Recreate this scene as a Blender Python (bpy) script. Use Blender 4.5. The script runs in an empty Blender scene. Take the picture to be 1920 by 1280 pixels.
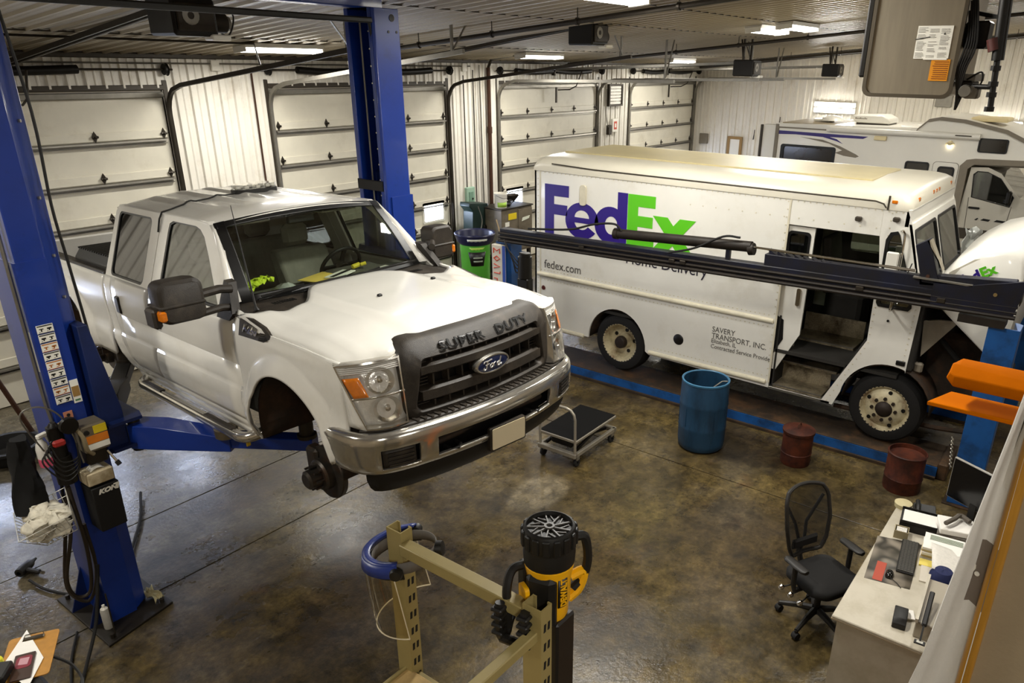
import bpy, bmesh, math, random
from math import sin, cos, pi, radians as R_, sqrt, atan2, hypot
from mathutils import Vector as V, Matrix, Euler, noise
from mathutils.geometry import tessellate_polygon
random.seed(7)
SC = bpy.context.scene
COL = SC.collection

# ------------------------------------------------------------------ camera
CAM_H = 4.35
def make_camera(f=1408.53, pitch=22.7201, roll=.91756, yaw=54.6133, cx=1071.28, cy=709.08):
    a, p, r = R_(yaw), R_(pitch), R_(roll)
    fw = V((sin(a)*cos(p), cos(a)*cos(p), -sin(p)))
    rt = V((cos(a), -sin(a), 0)); up = rt.cross(fw)
    rt2 = rt*cos(r)+up*sin(r); up2 = -rt*sin(r)+up*cos(r)
    cd = bpy.data.cameras.new('camera'); co = bpy.data.objects.new('camera', cd); COL.objects.link(co)
    m = Matrix((rt2, up2, -fw)).transposed().to_4x4(); m.translation = V((0, 0, CAM_H))
    co.matrix_world = m
    cd.sensor_fit = 'HORIZONTAL'; cd.sensor_width = 36; cd.lens = f/1920*36
    cd.shift_x = -(cx-960)/1920; cd.shift_y = (cy-640)/1920
    cd.clip_start = .05; cd.clip_end = 200
    SC.camera = co
make_camera()

# ------------------------------------------------------------------ world, exposure
SC.view_settings.view_transform = 'Standard'
SC.view_settings.look = 'None'
SC.view_settings.gamma = 1
SC.view_settings.use_curve_mapping = False
SC.view_settings.exposure = 0.88
W = bpy.data.worlds.new('world'); SC.world = W; W.use_nodes = True
W.node_tree.nodes['Background'].inputs[0].default_value = (.75, .8, .9, 1)
W.node_tree.nodes['Background'].inputs[1].default_value = .25
LAMP_COL = (1.0, .97, .90)
TUBE_POWER = 60.0

# ------------------------------------------------------------------ helpers
def lin(h):
    if not isinstance(h, str): return (h[0], h[1], h[2], 1)
    h = h.lstrip('#'); o = []
    for i in (0, 2, 4):
        c = int(h[i:i+2], 16)/255
        o.append(c/12.92 if c <= .04045 else ((c+.055)/1.055)**2.4)
    return (*o, 1)

MATS = {}
def mat(name, col='#888888', rough=.5, metal=0., var=0., scale=4., bump=0., bscale=60., col2=None, emit=0., coat=0., trans=0., alpha=1., rvar=0., dirt=None, dscale=1.5, dlo=.45, dhi=.7, ecol=None, stretch=None, ior=1.45, spec=.5):
    if name in MATS: return MATS[name]
    m = bpy.data.materials.new(name); m.use_nodes = True; MATS[name] = m
    nt = m.node_tree; N = nt.nodes; L = nt.links; b = N['Principled BSDF']
    c = lin(col); b.inputs['Base Color'].default_value = c
    b.inputs['Roughness'].default_value = rough; b.inputs['Metallic'].default_value = metal
    b.inputs['Coat Weight'].default_value = coat; b.inputs['Coat Roughness'].default_value = .08
    b.inputs['Transmission Weight'].default_value = trans; b.inputs['Alpha'].default_value = alpha
    b.inputs['IOR'].default_value = ior; b.inputs['Specular IOR Level'].default_value = spec
    if emit:
        b.inputs['Emission Color'].default_value = lin(ecol or col); b.inputs['Emission Strength'].default_value = emit
    co = None
    def coord():
        nonlocal co
        if co is None:
            t = N.new('ShaderNodeTexCoord'); mp = N.new('ShaderNodeMapping'); L.new(t.outputs['Object'], mp.inputs[0])
            if stretch: mp.inputs['Scale'].default_value = stretch
            co = mp.outputs[0]
        return co
    def noi(sc, det=4, ro=.6):
        n = N.new('ShaderNodeTexNoise'); n.inputs['Scale'].default_value = sc; n.inputs['Detail'].default_value = det
        n.inputs['Roughness'].default_value = ro; L.new(coord(), n.inputs['Vector']); return n
    def mix(a_sock, b_col, fac):
        x = N.new('ShaderNodeMix'); x.data_type = 'RGBA'
        if hasattr(a_sock, 'links'): L.new(a_sock, x.inputs[6])
        else: x.inputs[6].default_value = a_sock
        x.inputs[7].default_value = b_col; L.new(fac, x.inputs[0]); return x.outputs[2]
    def ramp(sock, lo, hi):
        r = N.new('ShaderNodeMapRange'); r.inputs[1].default_value = lo; r.inputs[2].default_value = hi; L.new(sock, r.inputs[0]); return r.outputs[0]
    cur = c
    if var or col2:
        n = noi(scale)
        c2 = lin(col2) if col2 else tuple(min(1, x*(1-var)) for x in c[:3])+(1,)
        cur = mix(cur, c2, ramp(n.outputs[0], .35, .65))
    if dirt:
        n = noi(dscale, 6, .7); cur = mix(cur, lin(dirt), ramp(n.outputs[0], dlo, dhi))
    if hasattr(cur, 'links'): L.new(cur, b.inputs['Base Color'])
    if rvar:
        n = noi(scale*1.7); r = N.new('ShaderNodeMapRange'); r.inputs[3].default_value = max(.03, rough-rvar); r.inputs[4].default_value = min(1, rough+rvar)
        r.inputs[1].default_value = .3; r.inputs[2].default_value = .7
        L.new(n.outputs[0], r.inputs[0]); L.new(r.outputs[0], b.inputs['Roughness'])
    if bump:
        n = noi(bscale, 3); bp = N.new('ShaderNodeBump'); bp.inputs['Strength'].default_value = bump; bp.inputs['Distance'].default_value = .01
        L.new(n.outputs[0], bp.inputs['Height']); L.new(bp.outputs[0], b.inputs['Normal'])
    return m

def glass(name, tint='#ffffff', alpha=.25, rough=.03):
    """thin pane: mostly see-through with a mirror-like reflection"""
    if name in MATS: return MATS[name]
    m = bpy.data.materials.new(name); m.use_nodes = True; MATS[name] = m
    N = m.node_tree.nodes; L = m.node_tree.links; N.remove(N['Principled BSDF'])
    tr = N.new('ShaderNodeBsdfTransparent'); tr.inputs[0].default_value = lin(tint)
    gl = N.new('ShaderNodeBsdfGlossy'); gl.inputs[1].default_value = rough; gl.inputs[0].default_value = (1, 1, 1, 1)
    fr = N.new('ShaderNodeFresnel'); ge = N.new('ShaderNodeNewGeometry'); mr = N.new('ShaderNodeMapRange'); mr.inputs[3].default_value = 1.5; mr.inputs[4].default_value = 1/1.5
    L.new(ge.outputs['Backfacing'], mr.inputs[0]); L.new(mr.outputs[0], fr.inputs[0])
    ad = N.new('ShaderNodeMath'); ad.operation = 'MULTIPLY_ADD'; ad.inputs[1].default_value = 1; ad.inputs[2].default_value = alpha
    L.new(fr.outputs[0], ad.inputs[0])
    mx = N.new('ShaderNodeMixShader'); L.new(ad.outputs[0], mx.inputs[0]); L.new(tr.outputs[0], mx.inputs[1]); L.new(gl.outputs[0], mx.inputs[2])
    L.new(mx.outputs[0], N['Material Output'].inputs[0])
    return m

class MB:
    """collects shapes, builds ONE mesh object"""
    def __init__(s, M=None): s.v = []; s.f = []; s.mi = []; s.cur = 0; s.M = M
    def add(s, vs, fs):
        o = len(s.v)
        if s.M is not None: vs = [s.M @ V(p) for p in vs]
        s.v += [tuple(p) for p in vs]
        for f in fs: s.f.append([o+i for i in f]); s.mi.append(s.cur)
        return s
    def box(s, x0, x1, y0, y1, z0, z1, b=0.):
        if x0 > x1: x0, x1 = x1, x0
        if y0 > y1: y0, y1 = y1, y0
        if z0 > z1: z0, z1 = z1, z0
        if b <= 0:
            vs = [(x, y, z) for z in (z0, z1) for y in (y0, y1) for x in (x0, x1)]
            return s.add(vs, [(0, 2, 3, 1), (4, 5, 7, 6), (0, 1, 5, 4), (2, 6, 7, 3), (0, 4, 6, 2), (1, 3, 7, 5)])
        b = min(b, (x1-x0)*.49, (y1-y0)*.49, (z1-z0)*.49)
        X = ((x0, x0+b), (x1, x1-b)); Y = ((y0, y0+b), (y1, y1-b)); Z = ((z0, z0+b), (z1, z1-b))
        vs = []
        for k in (0, 1):
            for j in (0, 1):
                for i in (0, 1):
                    vs += [(X[i][0], Y[j][1], Z[k][1]), (X[i][1], Y[j][0], Z[k][1]), (X[i][1], Y[j][1], Z[k][0])]
        I = lambda i, j, k, a: (k*4+j*2+i)*3+a
        fs = []
        for i in (0, 1): fs.append([I(i, 0, 0, 0), I(i, 1, 0, 0), I(i, 1, 1, 0), I(i, 0, 1, 0)])
        for j in (0, 1): fs.append([I(0, j, 0, 1), I(1, j, 0, 1), I(1, j, 1, 1), I(0, j, 1, 1)])
        for k in (0, 1): fs.append([I(0, 0, k, 2), I(1, 0, k, 2), I(1, 1, k, 2), I(0, 1, k, 2)])
        for a in (0, 1):
            for c in (0, 1):
                fs.append([I(0, a, c, 1), I(1, a, c, 1), I(1, a, c, 2), I(0, a, c, 2)])
                fs.append([I(a, 0, c, 0), I(a, 1, c, 0), I(a, 1, c, 2), I(a, 0, c, 2)])
                fs.append([I(a, c, 0, 0), I(a, c, 1, 0), I(a, c, 1, 1), I(a, c, 0, 1)])
        for i in (0, 1):
            for j in (0, 1):
                for k in (0, 1): fs.append([I(i, j, k, 0), I(i, j, k, 1), I(i, j, k, 2)])
        return s.add(vs, fs)
    def cbox(s, c, d, b=0.): return s.box(c[0]-d[0]/2, c[0]+d[0]/2, c[1]-d[1]/2, c[1]+d[1]/2, c[2]-d[2]/2, c[2]+d[2]/2, b)
    def beam(s, p, q, w, h, up=(0, 0, 1), b=0.):
        """box from p to q, w wide, h high"""
        p, q = V(p), V(q); d = (q-p); l = d.length; d.normalize()
        u = V(up)
        if abs(d.dot(u)) > .99: u = V((1, 0, 0))
        sd = d.cross(u).normalized(); u = sd.cross(d)
        m = Matrix((d, sd, u)).transposed().to_4x4(); m.translation = p
        old = s.M; s.M = m if old is None else old @ m
        s.box(0, l, -w/2, w/2, -h/2, h/2, b); s.M = old; return s
    def cyl(s, p, q, r, r2=None, n=14, cap=True, cap2=None):
        p, q = V(p), V(q); r2 = r if r2 is None else r2
        d = (q-p).normalized(); u = V((0, 0, 1)) if abs(d.z) < .9 else V((1, 0, 0))
        a = d.cross(u).normalized(); b = d.cross(a)
        vs = []
        for c, rr in ((p, r), (q, r2)):
            for i in range(n):
                t = 2*pi*i/n; vs.append(c+a*cos(t)*rr+b*sin(t)*rr)
        fs = [(i, (i+1) % n, n+(i+1) % n, n+i) for i in range(n)]
        if cap: fs.append(tuple(range(n)))
        if cap if cap2 is None else cap2: fs.append(tuple(range(2*n-1, n-1, -1)))
        return s.add(vs, fs)
    def tube(s, pts, r, n=8, closed=False, cap=True):
        pts = [V(p) for p in pts]; m = len(pts)
        rs = r if isinstance(r, (list, tuple)) else [r]*m
        T = []
        for i in range(m):
            a = pts[(i-1) % m] if closed or i > 0 else pts[i]; b = pts[(i+1) % m] if closed or i < m-1 else pts[i]
            T.append((b-a).normalized())
        u = V((0, 0, 1)) if abs(T[0].z) < .9 else V((1, 0, 0))
        nn = T[0].cross(u).normalized(); vs = []
        for i in range(m):
            nn = (nn-T[i]*nn.dot(T[i])).normalized(); bb = T[i].cross(nn)
            for k in range(n):
                t = 2*pi*k/n; vs.append(pts[i]+(nn*cos(t)+bb*sin(t))*rs[i])
        fs = []
        for i in range(m if closed else m-1):
            j = (i+1) % m
            for k in range(n): fs.append((i*n+k, i*n+(k+1) % n, j*n+(k+1) % n, j*n+k))
        if cap and not closed: fs += [tuple(range(n)), tuple(range(m*n-1, (m-1)*n-1, -1))]
        return s.add(vs, fs)
    def lathe(s, prof, n=24, o=(0, 0, 0), ax='z', cap=False):
        o = V(o); vs = []
        for r, z in prof:
            for i in range(n):
                t = 2*pi*i/n; a, b = r*cos(t), r*sin(t)
                vs.append(o+V({'z': (a, b, z), 'x': (z, a, b), 'y': (b, z, a)}[ax]))
        fs = []
        for j in range(len(prof)-1):
            for i in range(n): fs.append((j*n+i, j*n+(i+1) % n, (j+1)*n+(i+1) % n, (j+1)*n+i))
        if cap: fs += [tuple(range(n-1, -1, -1)), tuple(range((len(prof)-1)*n, len(prof)*n))]
        return s.add(vs, fs)
    def _p3(s, ax, p, t): return {'x': (t, p[0], p[1]), 'y': (p[0], t, p[1]), 'z': (p[0], p[1], t)}[ax]
    def prism(s, poly, ax, a, b):
        n = len(poly)
        vs = [s._p3(ax, p, a) for p in poly]+[s._p3(ax, p, b) for p in poly]
        fs = [tuple(range(n)), tuple(range(2*n-1, n-1, -1))]+[(i, (i+1) % n, n+(i+1) % n, n+i) for i in range(n)]
        return s.add(vs, fs)
    def holed(s, outer, holes, ax, a, b, fn=None):
        """flat plate with holes, extruded a..b; fn(p, t) maps (2-D point, depth) to 3-D"""
        fn = fn or (lambda p, t: s._p3(ax, p, t))
        loops = [outer]+list(holes)
        tri = tessellate_polygon([[V((p[0], p[1], 0)) for p in l] for l in loops])
        flat = [p for l in loops for p in l]; n = len(flat)
        vs = [fn(p, a) for p in flat]+[fn(p, b) for p in flat]
        fs = [tuple(t) for t in tri]+[tuple(n+i for i in reversed(t)) for t in tri]
        o = 0
        for l in loops:
            k = len(l)
            fs += [(o+i, o+(i+1) % k, n+o+(i+1) % k, n+o+i) for i in range(k)]; o += k
        return s.add(vs, fs)
    def grid(s, rows, closed=False):
        m = len(rows[0]); vs = [p for r in rows for p in r]; fs = []
        for j in range(len(rows)-1):
            for i in range(m if closed else m-1):
                k = (i+1) % m; fs.append((j*m+i, j*m+k, (j+1)*m+k, (j+1)*m+i))
        return s.add(vs, fs)
    def loft(s, secs, cap=True):
        s.grid(secs, True); n = len(secs[0]); o = len(s.v)-n*len(secs)
        if cap:
            s.f.append([o+i for i in range(n)]); s.mi.append(s.cur)
            s.f.append([o+n*(len(secs)-1)+i for i in range(n-1, -1, -1)]); s.mi.append(s.cur)
        return s
    def mesh(s, name, mats, smooth=35, recalc=True, merge=0.):
        me = bpy.data.meshes.new(name); me.from_pydata(s.v, [], s.f)
        mats = mats if isinstance(mats, (list, tuple)) else [mats]
        for m in mats: me.materials.append(m)
        me.polygons.foreach_set('material_index', s.mi)
        if recalc or merge:
            bm = bmesh.new(); bm.from_mesh(me)
            if merge: bmesh.ops.remove_doubles(bm, verts=bm.verts, dist=merge)
            if recalc: bmesh.ops.recalc_face_normals(bm, faces=bm.faces)
            bm.to_mesh(me); bm.free()
        if smooth:
            me.polygons.foreach_set('use_smooth', [True]*len(me.polygons)); me.set_sharp_from_angle(angle=R_(smooth))
        me.update(); return me
    def build(s, name, mats, parent=None, smooth=35, recalc=True, merge=0., solid=0., sub=0, bev=0., label=None, soff=0.):
        o = bpy.data.objects.new(name, s.mesh(name, mats, smooth, recalc, merge)); COL.objects.link(o)
        if parent is not None: o.parent = parent
        if label: o['label'] = label
        if solid:
            md = o.modifiers.new('solid', 'SOLIDIFY'); md.thickness = solid; md.offset = soff
        if bev:
            md = o.modifiers.new('bevel', 'BEVEL'); md.width = bev; md.segments = 2; md.limit_method = 'ANGLE'
        if sub:
            md = o.modifiers.new('sub', 'SUBSURF'); md.levels = sub; md.render_levels = sub
        return o

def thing(name, label, cat, loc=(0, 0, 0), rz=0., group=None, rot=None):
    o = bpy.data.objects.new(name, None); COL.objects.link(o); o.location = loc
    o.rotation_euler = rot if rot else (0, 0, rz); o.empty_display_size = .1
    tag(o, label, cat, group); return o
def tag(o, label, cat, group=None):
    o['label'] = label; o['category'] = cat
    if group: o['group'] = group
    return o
def struct(o, label=None, cat=None):
    o['kind'] = 'structure'
    if label: o['label'] = label
    if cat: o['category'] = cat
    return o
def stuff(o): o['kind'] = 'stuff'; return o
def inst(me, name, parent, loc=(0, 0, 0), rot=(0, 0, 0), scale=None):
    o = bpy.data.objects.new(name, me); COL.objects.link(o)
    if parent is not None: o.parent = parent
    o.location = loc; o.rotation_euler = rot
    if scale: o.scale = scale
    return o
def copy_tree(o, parent=None, label=None):
    c = o.copy(); COL.objects.link(c); c.parent = parent
    if label: c['label'] = label
    for ch in list(o.children): copy_tree(ch, c)
    return c
def frame(o, xdir, up):
    """matrix: local x along xdir, local z (text face normal) = up-ish cross"""
    x = V(xdir).normalized(); y = V(up).normalized(); z = x.cross(y).normalized(); y = z.cross(x)
    m = Matrix((x, y, z)).transposed().to_4x4(); m.translation = V(o); return m
def text(name, s, size, M, m, parent=None, ext=.002, bold=0., align='LEFT', shear=0., wid=1., space=1.):
    cu = bpy.data.curves.new(name, 'FONT'); cu.body = s; cu.size = size; cu.extrude = ext; cu.offset = bold; cu.align_x = align; cu.shear = shear
    cu.space_character = space; cu.resolution_u = 3
    t = bpy.data.objects.new(name, cu); COL.objects.link(t)
    me = bpy.data.meshes.new_from_object(t); bpy.data.objects.remove(t); bpy.data.curves.remove(cu)
    me.transform(M @ Matrix.Diagonal((wid, 1, 1, 1))); me.materials.clear(); me.materials.append(m)
    o = bpy.data.objects.new(name, me); COL.objects.link(o)
    if parent is not None: o.parent = parent
    return o
def arc(cx, cy, r, a0, a1, n, ry=None):
    ry = r if ry is None else ry
    return [(cx+r*cos(R_(a0+(a1-a0)*i/n)), cy+ry*sin(R_(a0+(a1-a0)*i/n))) for i in range(n+1)]
def rrect(x0, x1, y0, y1, r, n=4):
    r = min(r, (x1-x0)/2.001, (y1-y0)/2.001)
    return arc(x1-r, y0+r, r, -90, 0, n)+arc(x1-r, y1-r, r, 0, 90, n)+arc(x0+r, y1-r, r, 90, 180, n)+arc(x0+r, y0+r, r, 180, 270, n)
def lerp(a, b, t): return a+(b-a)*t
def interp(pts, x):
    """piecewise-linear through sorted (x, y) points"""
    if x <= pts[0][0]: return pts[0][1]
    for (a, b), (c, d) in zip(pts, pts[1:]):
        if x <= c: return b+(d-b)*(x-a)/(c-a)
    return pts[-1][1]
def sm_interp(pts, x):
    if x <= pts[0][0]: return pts[0][1]
    for (a, b), (c, d) in zip(pts, pts[1:]):
        if x <= c:
            t = (x-a)/(c-a); t = t*t*(3-2*t); return b+(d-b)*t
    return pts[-1][1]
def spline(pts, n=6):
    """Catmull-Rom through 3-D points"""
    P = [V(p) for p in pts]; P = [P[0]*2-P[1]]+P+[P[-1]*2-P[-2]]; o = []
    for i in range(1, len(P)-2):
        for k in range(n):
            t = k/n; a, b, c, d = P[i-1:i+3]
            o.append(.5*((2*b)+(c-a)*t+(2*a-5*b+4*c-d)*t*t+(3*b-a-3*c+d)*t**3))
    return o+[P[-2]]
def area_light(name, M, sx, sy, power, col=LAMP_COL, parent=None):
    l = bpy.data.lights.new(name, 'AREA'); l.shape = 'RECTANGLE'; l.size = sx; l.size_y = sy; l.energy = power; l.color = col
    o = bpy.data.objects.new(name, l); COL.objects.link(o)
    if parent is not None: o.parent = parent
    o.matrix_local = M
    return o
def frange(a, b, n): return [a+(b-a)*i/n for i in range(n+1)]
def W(name, label, cat, mb, m, **k): return tag(mb.build(name, m, None, **k), label, cat)
# ================================================================== the room
X0, X1, Y0, Y1 = -3.5, 22.5, -7.0, 11.35
def ceil_z(y): return 4.40+.095*(Y1-y)
RIDGE = -1.0
def floor_material():
    m = bpy.data.materials.new('stained_concrete'); m.use_nodes = True
    N = m.node_tree.nodes; L = m.node_tree.links; b = N['Principled BSDF']
    g = N.new('ShaderNodeNewGeometry'); pos = g.outputs['Position']
    def noi(sc, det=6, ro=.65):
        n = N.new('ShaderNodeTexNoise'); n.inputs['Scale'].default_value = sc; n.inputs['Detail'].default_value = det; n.inputs['Roughness'].default_value = ro
        L.new(pos, n.inputs['Vector']); return n.outputs[0]
    def rmp(s, a, c, lo=0., hi=1.):
        r = N.new('ShaderNodeMapRange'); r.inputs[1].default_value = a; r.inputs[2].default_value = c; r.inputs[3].default_value = lo; r.inputs[4].default_value = hi
        L.new(s, r.inputs[0]); return r.outputs[0]
    def mix(a, c, f, mode='MIX'):
        x = N.new('ShaderNodeMix'); x.data_type = 'RGBA'; x.blend_type = mode
        for k, val in ((6, a), (7, c), (0, f)):
            if hasattr(val, 'links'): L.new(val, x.inputs[k])
            else: x.inputs[k].default_value = val
        return x.outputs[2]
    def spot(cx, cy, rx, ry, wob=.5):
        mp = N.new('ShaderNodeMapping'); mp.vector_type = 'POINT'
        s = N.new('ShaderNodeVectorMath'); s.operation = 'SUBTRACT'; s.inputs[1].default_value = (cx, cy, 0); L.new(pos, s.inputs[0])
        d = N.new('ShaderNodeVectorMath'); d.operation = 'DIVIDE'; d.inputs[1].default_value = (rx, ry, 1); L.new(s.outputs[0], d.inputs[0])
        l = N.new('ShaderNodeVectorMath'); l.operation = 'LENGTH'; L.new(d.outputs[0], l.inputs[0])
        a = N.new('ShaderNodeMath'); a.operation = 'MULTIPLY_ADD'; a.inputs[1].default_value = 1; L.new(l.outputs['Value'], a.inputs[0])
        w = N.new('ShaderNodeMath'); w.operation = 'MULTIPLY'; w.inputs[1].default_value = wob; L.new(noi(3.1), w.inputs[0]); L.new(w.outputs[0], a.inputs[2])
        return rmp(a.outputs[0], .75+wob*.5, 1.05+wob*.5, 1., 0.)
    col = mix(lin('#5a4c2c'), lin('#41351e'), rmp(noi(.55), .38, .62))
    col = mix(col, lin('#655a44'), rmp(noi(1.3), .52, .72))
    col = mix(col, lin('#231a11'), rmp(noi(2.6, 8, .75), .53, .72))
    col = mix(col, lin('#452b18'), rmp(noi(.9, 5), .6, .75))
    # grey, less oily concrete towards the doors
    sx = N.new('ShaderNodeSeparateXYZ'); L.new(pos, sx.inputs[0])
    fy = rmp(sx.outputs[1], 5.5, 7.5)
    fx = rmp(sx.outputs[0], 5.5, 3.5)
    mm = N.new('ShaderNodeMath'); mm.operation = 'MULTIPLY'; L.new(fy, mm.inputs[0]); L.new(fx, mm.inputs[1])
    m2 = N.new('ShaderNodeMath'); m2.operation = 'MULTIPLY'; L.new(mm.outputs[0], m2.inputs[0]); m2.inputs[1].default_value = .55
    col = mix(col, lin('#5d594f'), m2.outputs[0])
    # speckles of dirt and drips
    v = N.new('ShaderNodeTexVoronoi'); v.inputs['Scale'].default_value = 26; L.new(pos, v.inputs['Vector'])
    sp = rmp(v.outputs['Distance'], .05, .17, 1., 0.)
    gate = rmp(noi(.8, 3), .5, .62)
    q = N.new('ShaderNodeMath'); q.operation = 'MULTIPLY'; L.new(sp, q.inputs[0]); L.new(gate, q.inputs[1])
    col = mix(col, lin('#1d1610'), q.outputs[0])
    for cx, cy, rx, ry, c, k in ((3.74, 7.0, .75, .42, '#3a2a16', .8), (3.9, 5.3, .5, .45, '#2a1f15', .6), (3.5, 4.5, 1.0, .6, '#2f2116', .5), (5.6, 4.4, .45, .3, '#7e7460', .5), (4.6, 3.3, .8, .9, '#332517', .5), (2.6, 6.3, .5, .35, '#2b2218', .6), (6.0, 2.2, 1.2, .9, '#382a1a', .4), (8.0, 3.0, .5, .9, '#241a10', .6)):
        s = spot(cx, cy, rx, ry)
        f = N.new('ShaderNodeMath'); f.operation = 'MULTIPLY'; f.inputs[1].default_value = k; L.new(s, f.inputs[0])
        col = mix(col, lin(c), f.outputs[0])
    for sc_, lo_, hi_, a_, c_ in ((5., .36, .64, .46, 1.42), (22., .34, .66, .62, 1.36), (1.6, .38, .62, .68, 1.25)):
        vv = N.new('ShaderNodeCombineColor'); rr = rmp(noi(sc_, 9, .72), lo_, hi_, a_, c_)
        for k in range(3): L.new(rr, vv.inputs[k])
        col = mix(col, vv.outputs[0], 1., 'MULTIPLY')
    L.new(col, b.inputs['Base Color'])
    L.new(rmp(noi(1.1, 5), .36, .64, .17, .44), b.inputs['Roughness'])
    b.inputs['Specular IOR Level'].default_value = .5
    bp = N.new('ShaderNodeBump'); bp.inputs['Strength'].default_value = .35; bp.inputs['Distance'].default_value = .01
    L.new(noi(22, 5), bp.inputs['Height']); L.new(bp.outputs[0], b.inputs['Normal'])
    return m
M_floor = floor_material()
M_dark = mat('dark_gap', '#15110d', .9)
M_wall = mat('white_ribbed_steel', '#e9e4d8', .38, 0, .10, 1.2, dirt='#b9ad98', dscale=2.2, dlo=.55, dhi=.9)
M_ceil = mat('ceiling_steel', '#a2967f', .33, .15, .12, .8, spec=.6)
M_beige = mat('beige_drywall', '#a08f73', .75, 0, .12, 2.5, bump=.1)
M_cream = mat('cream_door', '#e0dac8', .42, 0, .10, 1.6, dirt='#b3a88f', dscale=1.3, dlo=.55, dhi=.95)
M_galv = mat('galvanised', '#8d8980', .38, .7, .15, 8)
M_dsteel = mat('dark_steel', '#3a342c', .45, .6, .2, 8)
M_blacks = mat('black_metal', '#16130f', .45, .3)
M_black = mat('black_plastic', '#14120f', .5)
M_trim = mat('dark_trim', '#3c352b', .5, .2)
M_white = mat('white_plastic', '#e6e2d6', .4)
M_day = mat('daylight_pane', '#e6eeff', .3, emit=26, ecol='#d3e0ff')
M_chrome = mat('chrome', '#d8d4cc', .12, 1.)
M_rub = mat('rubber', '#12100e', .75, bump=.1)
M_rust = mat('rusty_pipe', '#4a2c1a', .75, .2, .3, 12, bump=.2)

fl = struct(MB().box(X0, X1, Y0, Y1+.3, -.3, -.02).build('floor', M_dark), 'stained brown concrete floor with saw-cut joints')
xs = [X0, 7.13, 13.2, X1]
ys = {0: [Y0, -.2, 6.06, 7.28, Y1+.3], 1: [Y0, Y1+.3], 2: [Y0, 3., Y1+.3]}
for i in range(3):
    for a, b in zip(ys[i], ys[i][1:]):
        MB().box(xs[i]+.007, xs[i+1]-.007, a+.007, b-.007, -.05, 0, .002).build('floor_slab', M_floor, fl)

def rib_sheet(w, h, pitch=.2286, d=.034):
    """ribbed steel sheet in local x (width) / z (height), ribs stand towards -y"""
    pr = []; x = 0.
    while x < w-1e-6:
        for a, y in ((0, 0), (.055, 0), (.070, .35), (.085, .35), (.100, 0), (.165, 0), (.180, 1), (.205, 1), (.222, 0)):
            if x+a < w: pr.append((x+a, -y*d))
        x += pitch
    pr.append((w, 0))
    mb = MB(); mb.grid([[(p[0], p[1], 0) for p in pr], [(p[0], p[1], h) for p in pr]])
    return mb
SHEETS = {}
def ribbed(parent, p, ang, w, h, m=None, name='wall_panel'):
    """cover w x h with .914 m sheets starting at p, running in direction ang"""
    m = m or M_wall; x = 0
    while x < w-.02:
        ww = min(.9144, w-x); k = (round(ww, 3), round(h, 3), m.name)
        if k not in SHEETS: SHEETS[k] = rib_sheet(ww, h).mesh('wall_panel', m, smooth=0, recalc=False)
        inst(SHEETS[k], name, parent, (p[0]+cos(ang)*x, p[1]+sin(ang)*x, p[2]), (0, 0, ang)); x += .9144

DOORS = [(1.95, 5.86), (7.56, 11.50), (13.09, 16.91), (18.49, 22.24)]
DH = 3.95
wb = struct(MB().box(X0, X1, Y1+.12, Y1+.3, 0, 4.6).build('wall_back', M_trim), 'white ribbed steel wall holding the garage doors')
px = X0
for a, b in DOORS+[(X1, X1)]:
    if a-px > .05: ribbed(wb, (px, Y1, 0), 0, a-px, 4.42)
    if b > a: ribbed(wb, (a, Y1, DH), 0, b-a, .47)
    px = b
wr = struct(MB().box(X1+.02, X1+.2, Y0, Y1+.3, 0, 6.2).build('wall_right', M_wall), 'white ribbed steel end wall behind the motorhome')
y = Y1
while y > Y0+.5:
    ww = min(.9144, y-Y0); k = ('r', round(ww, 3))
    hh = 5.9
    if k not in SHEETS: SHEETS[k] = rib_sheet(ww, hh).mesh('wall_panel', M_wall, smooth=0, recalc=False)
    inst(SHEETS[k], 'wall_panel', wr, (X1, y, 0), (0, 0, -pi/2)); y -= .9144
struct(MB().box(X0-.2, X0, Y0, Y1+.3, 0, 6.2).build('wall_left', M_beige))
struct(MB().box(X0-.2, X1+.2, Y0-.2, Y0, 0, 6.2).build('wall_front', M_beige))
# ceiling: ribbed sheets running up from the door wall to a ridge
ce = struct(MB().add([(X0-.2, Y1+.3, ceil_z(Y1)+.12), (X1+.2, Y1+.3, ceil_z(Y1)+.12), (X1+.2, RIDGE, ceil_z(RIDGE)+.15), (X0-.2, RIDGE, ceil_z(RIDGE)+.15), (X0-.2, Y0-.2, ceil_z(RIDGE)-.45), (X1+.2, Y0-.2, ceil_z(RIDGE)-.45)],
    [(0, 1, 2, 3), (3, 2, 5, 4)]).build('ceiling', M_ceil, recalc=False), 'ribbed steel ceiling sloping up from the doors')
seams = [Y1, 9.3, 6.3, 4.95, 2.2, RIDGE]
sl = atan2(-.095, 1)
for a, b in zip(seams, seams[1:]):
    ln = (a-b)/cos(sl)+.015
    me = MB(); pr = []
    for k in range(4):
        for q, yy in ((0, 0), (.06, 0), (.075, .4), (.09, .4), (.105, 0), (.165, 0), (.18, 1), (.205, 1), (.222, 0)): pr.append((k*.2286+q, -yy*.026))
    pr.append((.9144, 0)); me.grid([[(p[0], 0, p[1]) for p in pr], [(p[0], -ln, p[1]) for p in pr]])
    me = me.mesh('ceiling_panel', M_ceil, smooth=0, recalc=False)
    x = X0
    while x < X1:
        inst(me, 'ceiling_panel', ce, (x, a, ceil_z(a)+(.004 if seams.index(a) % 2 else 0)), (sl, 0, 0)); x += .9144
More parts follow.
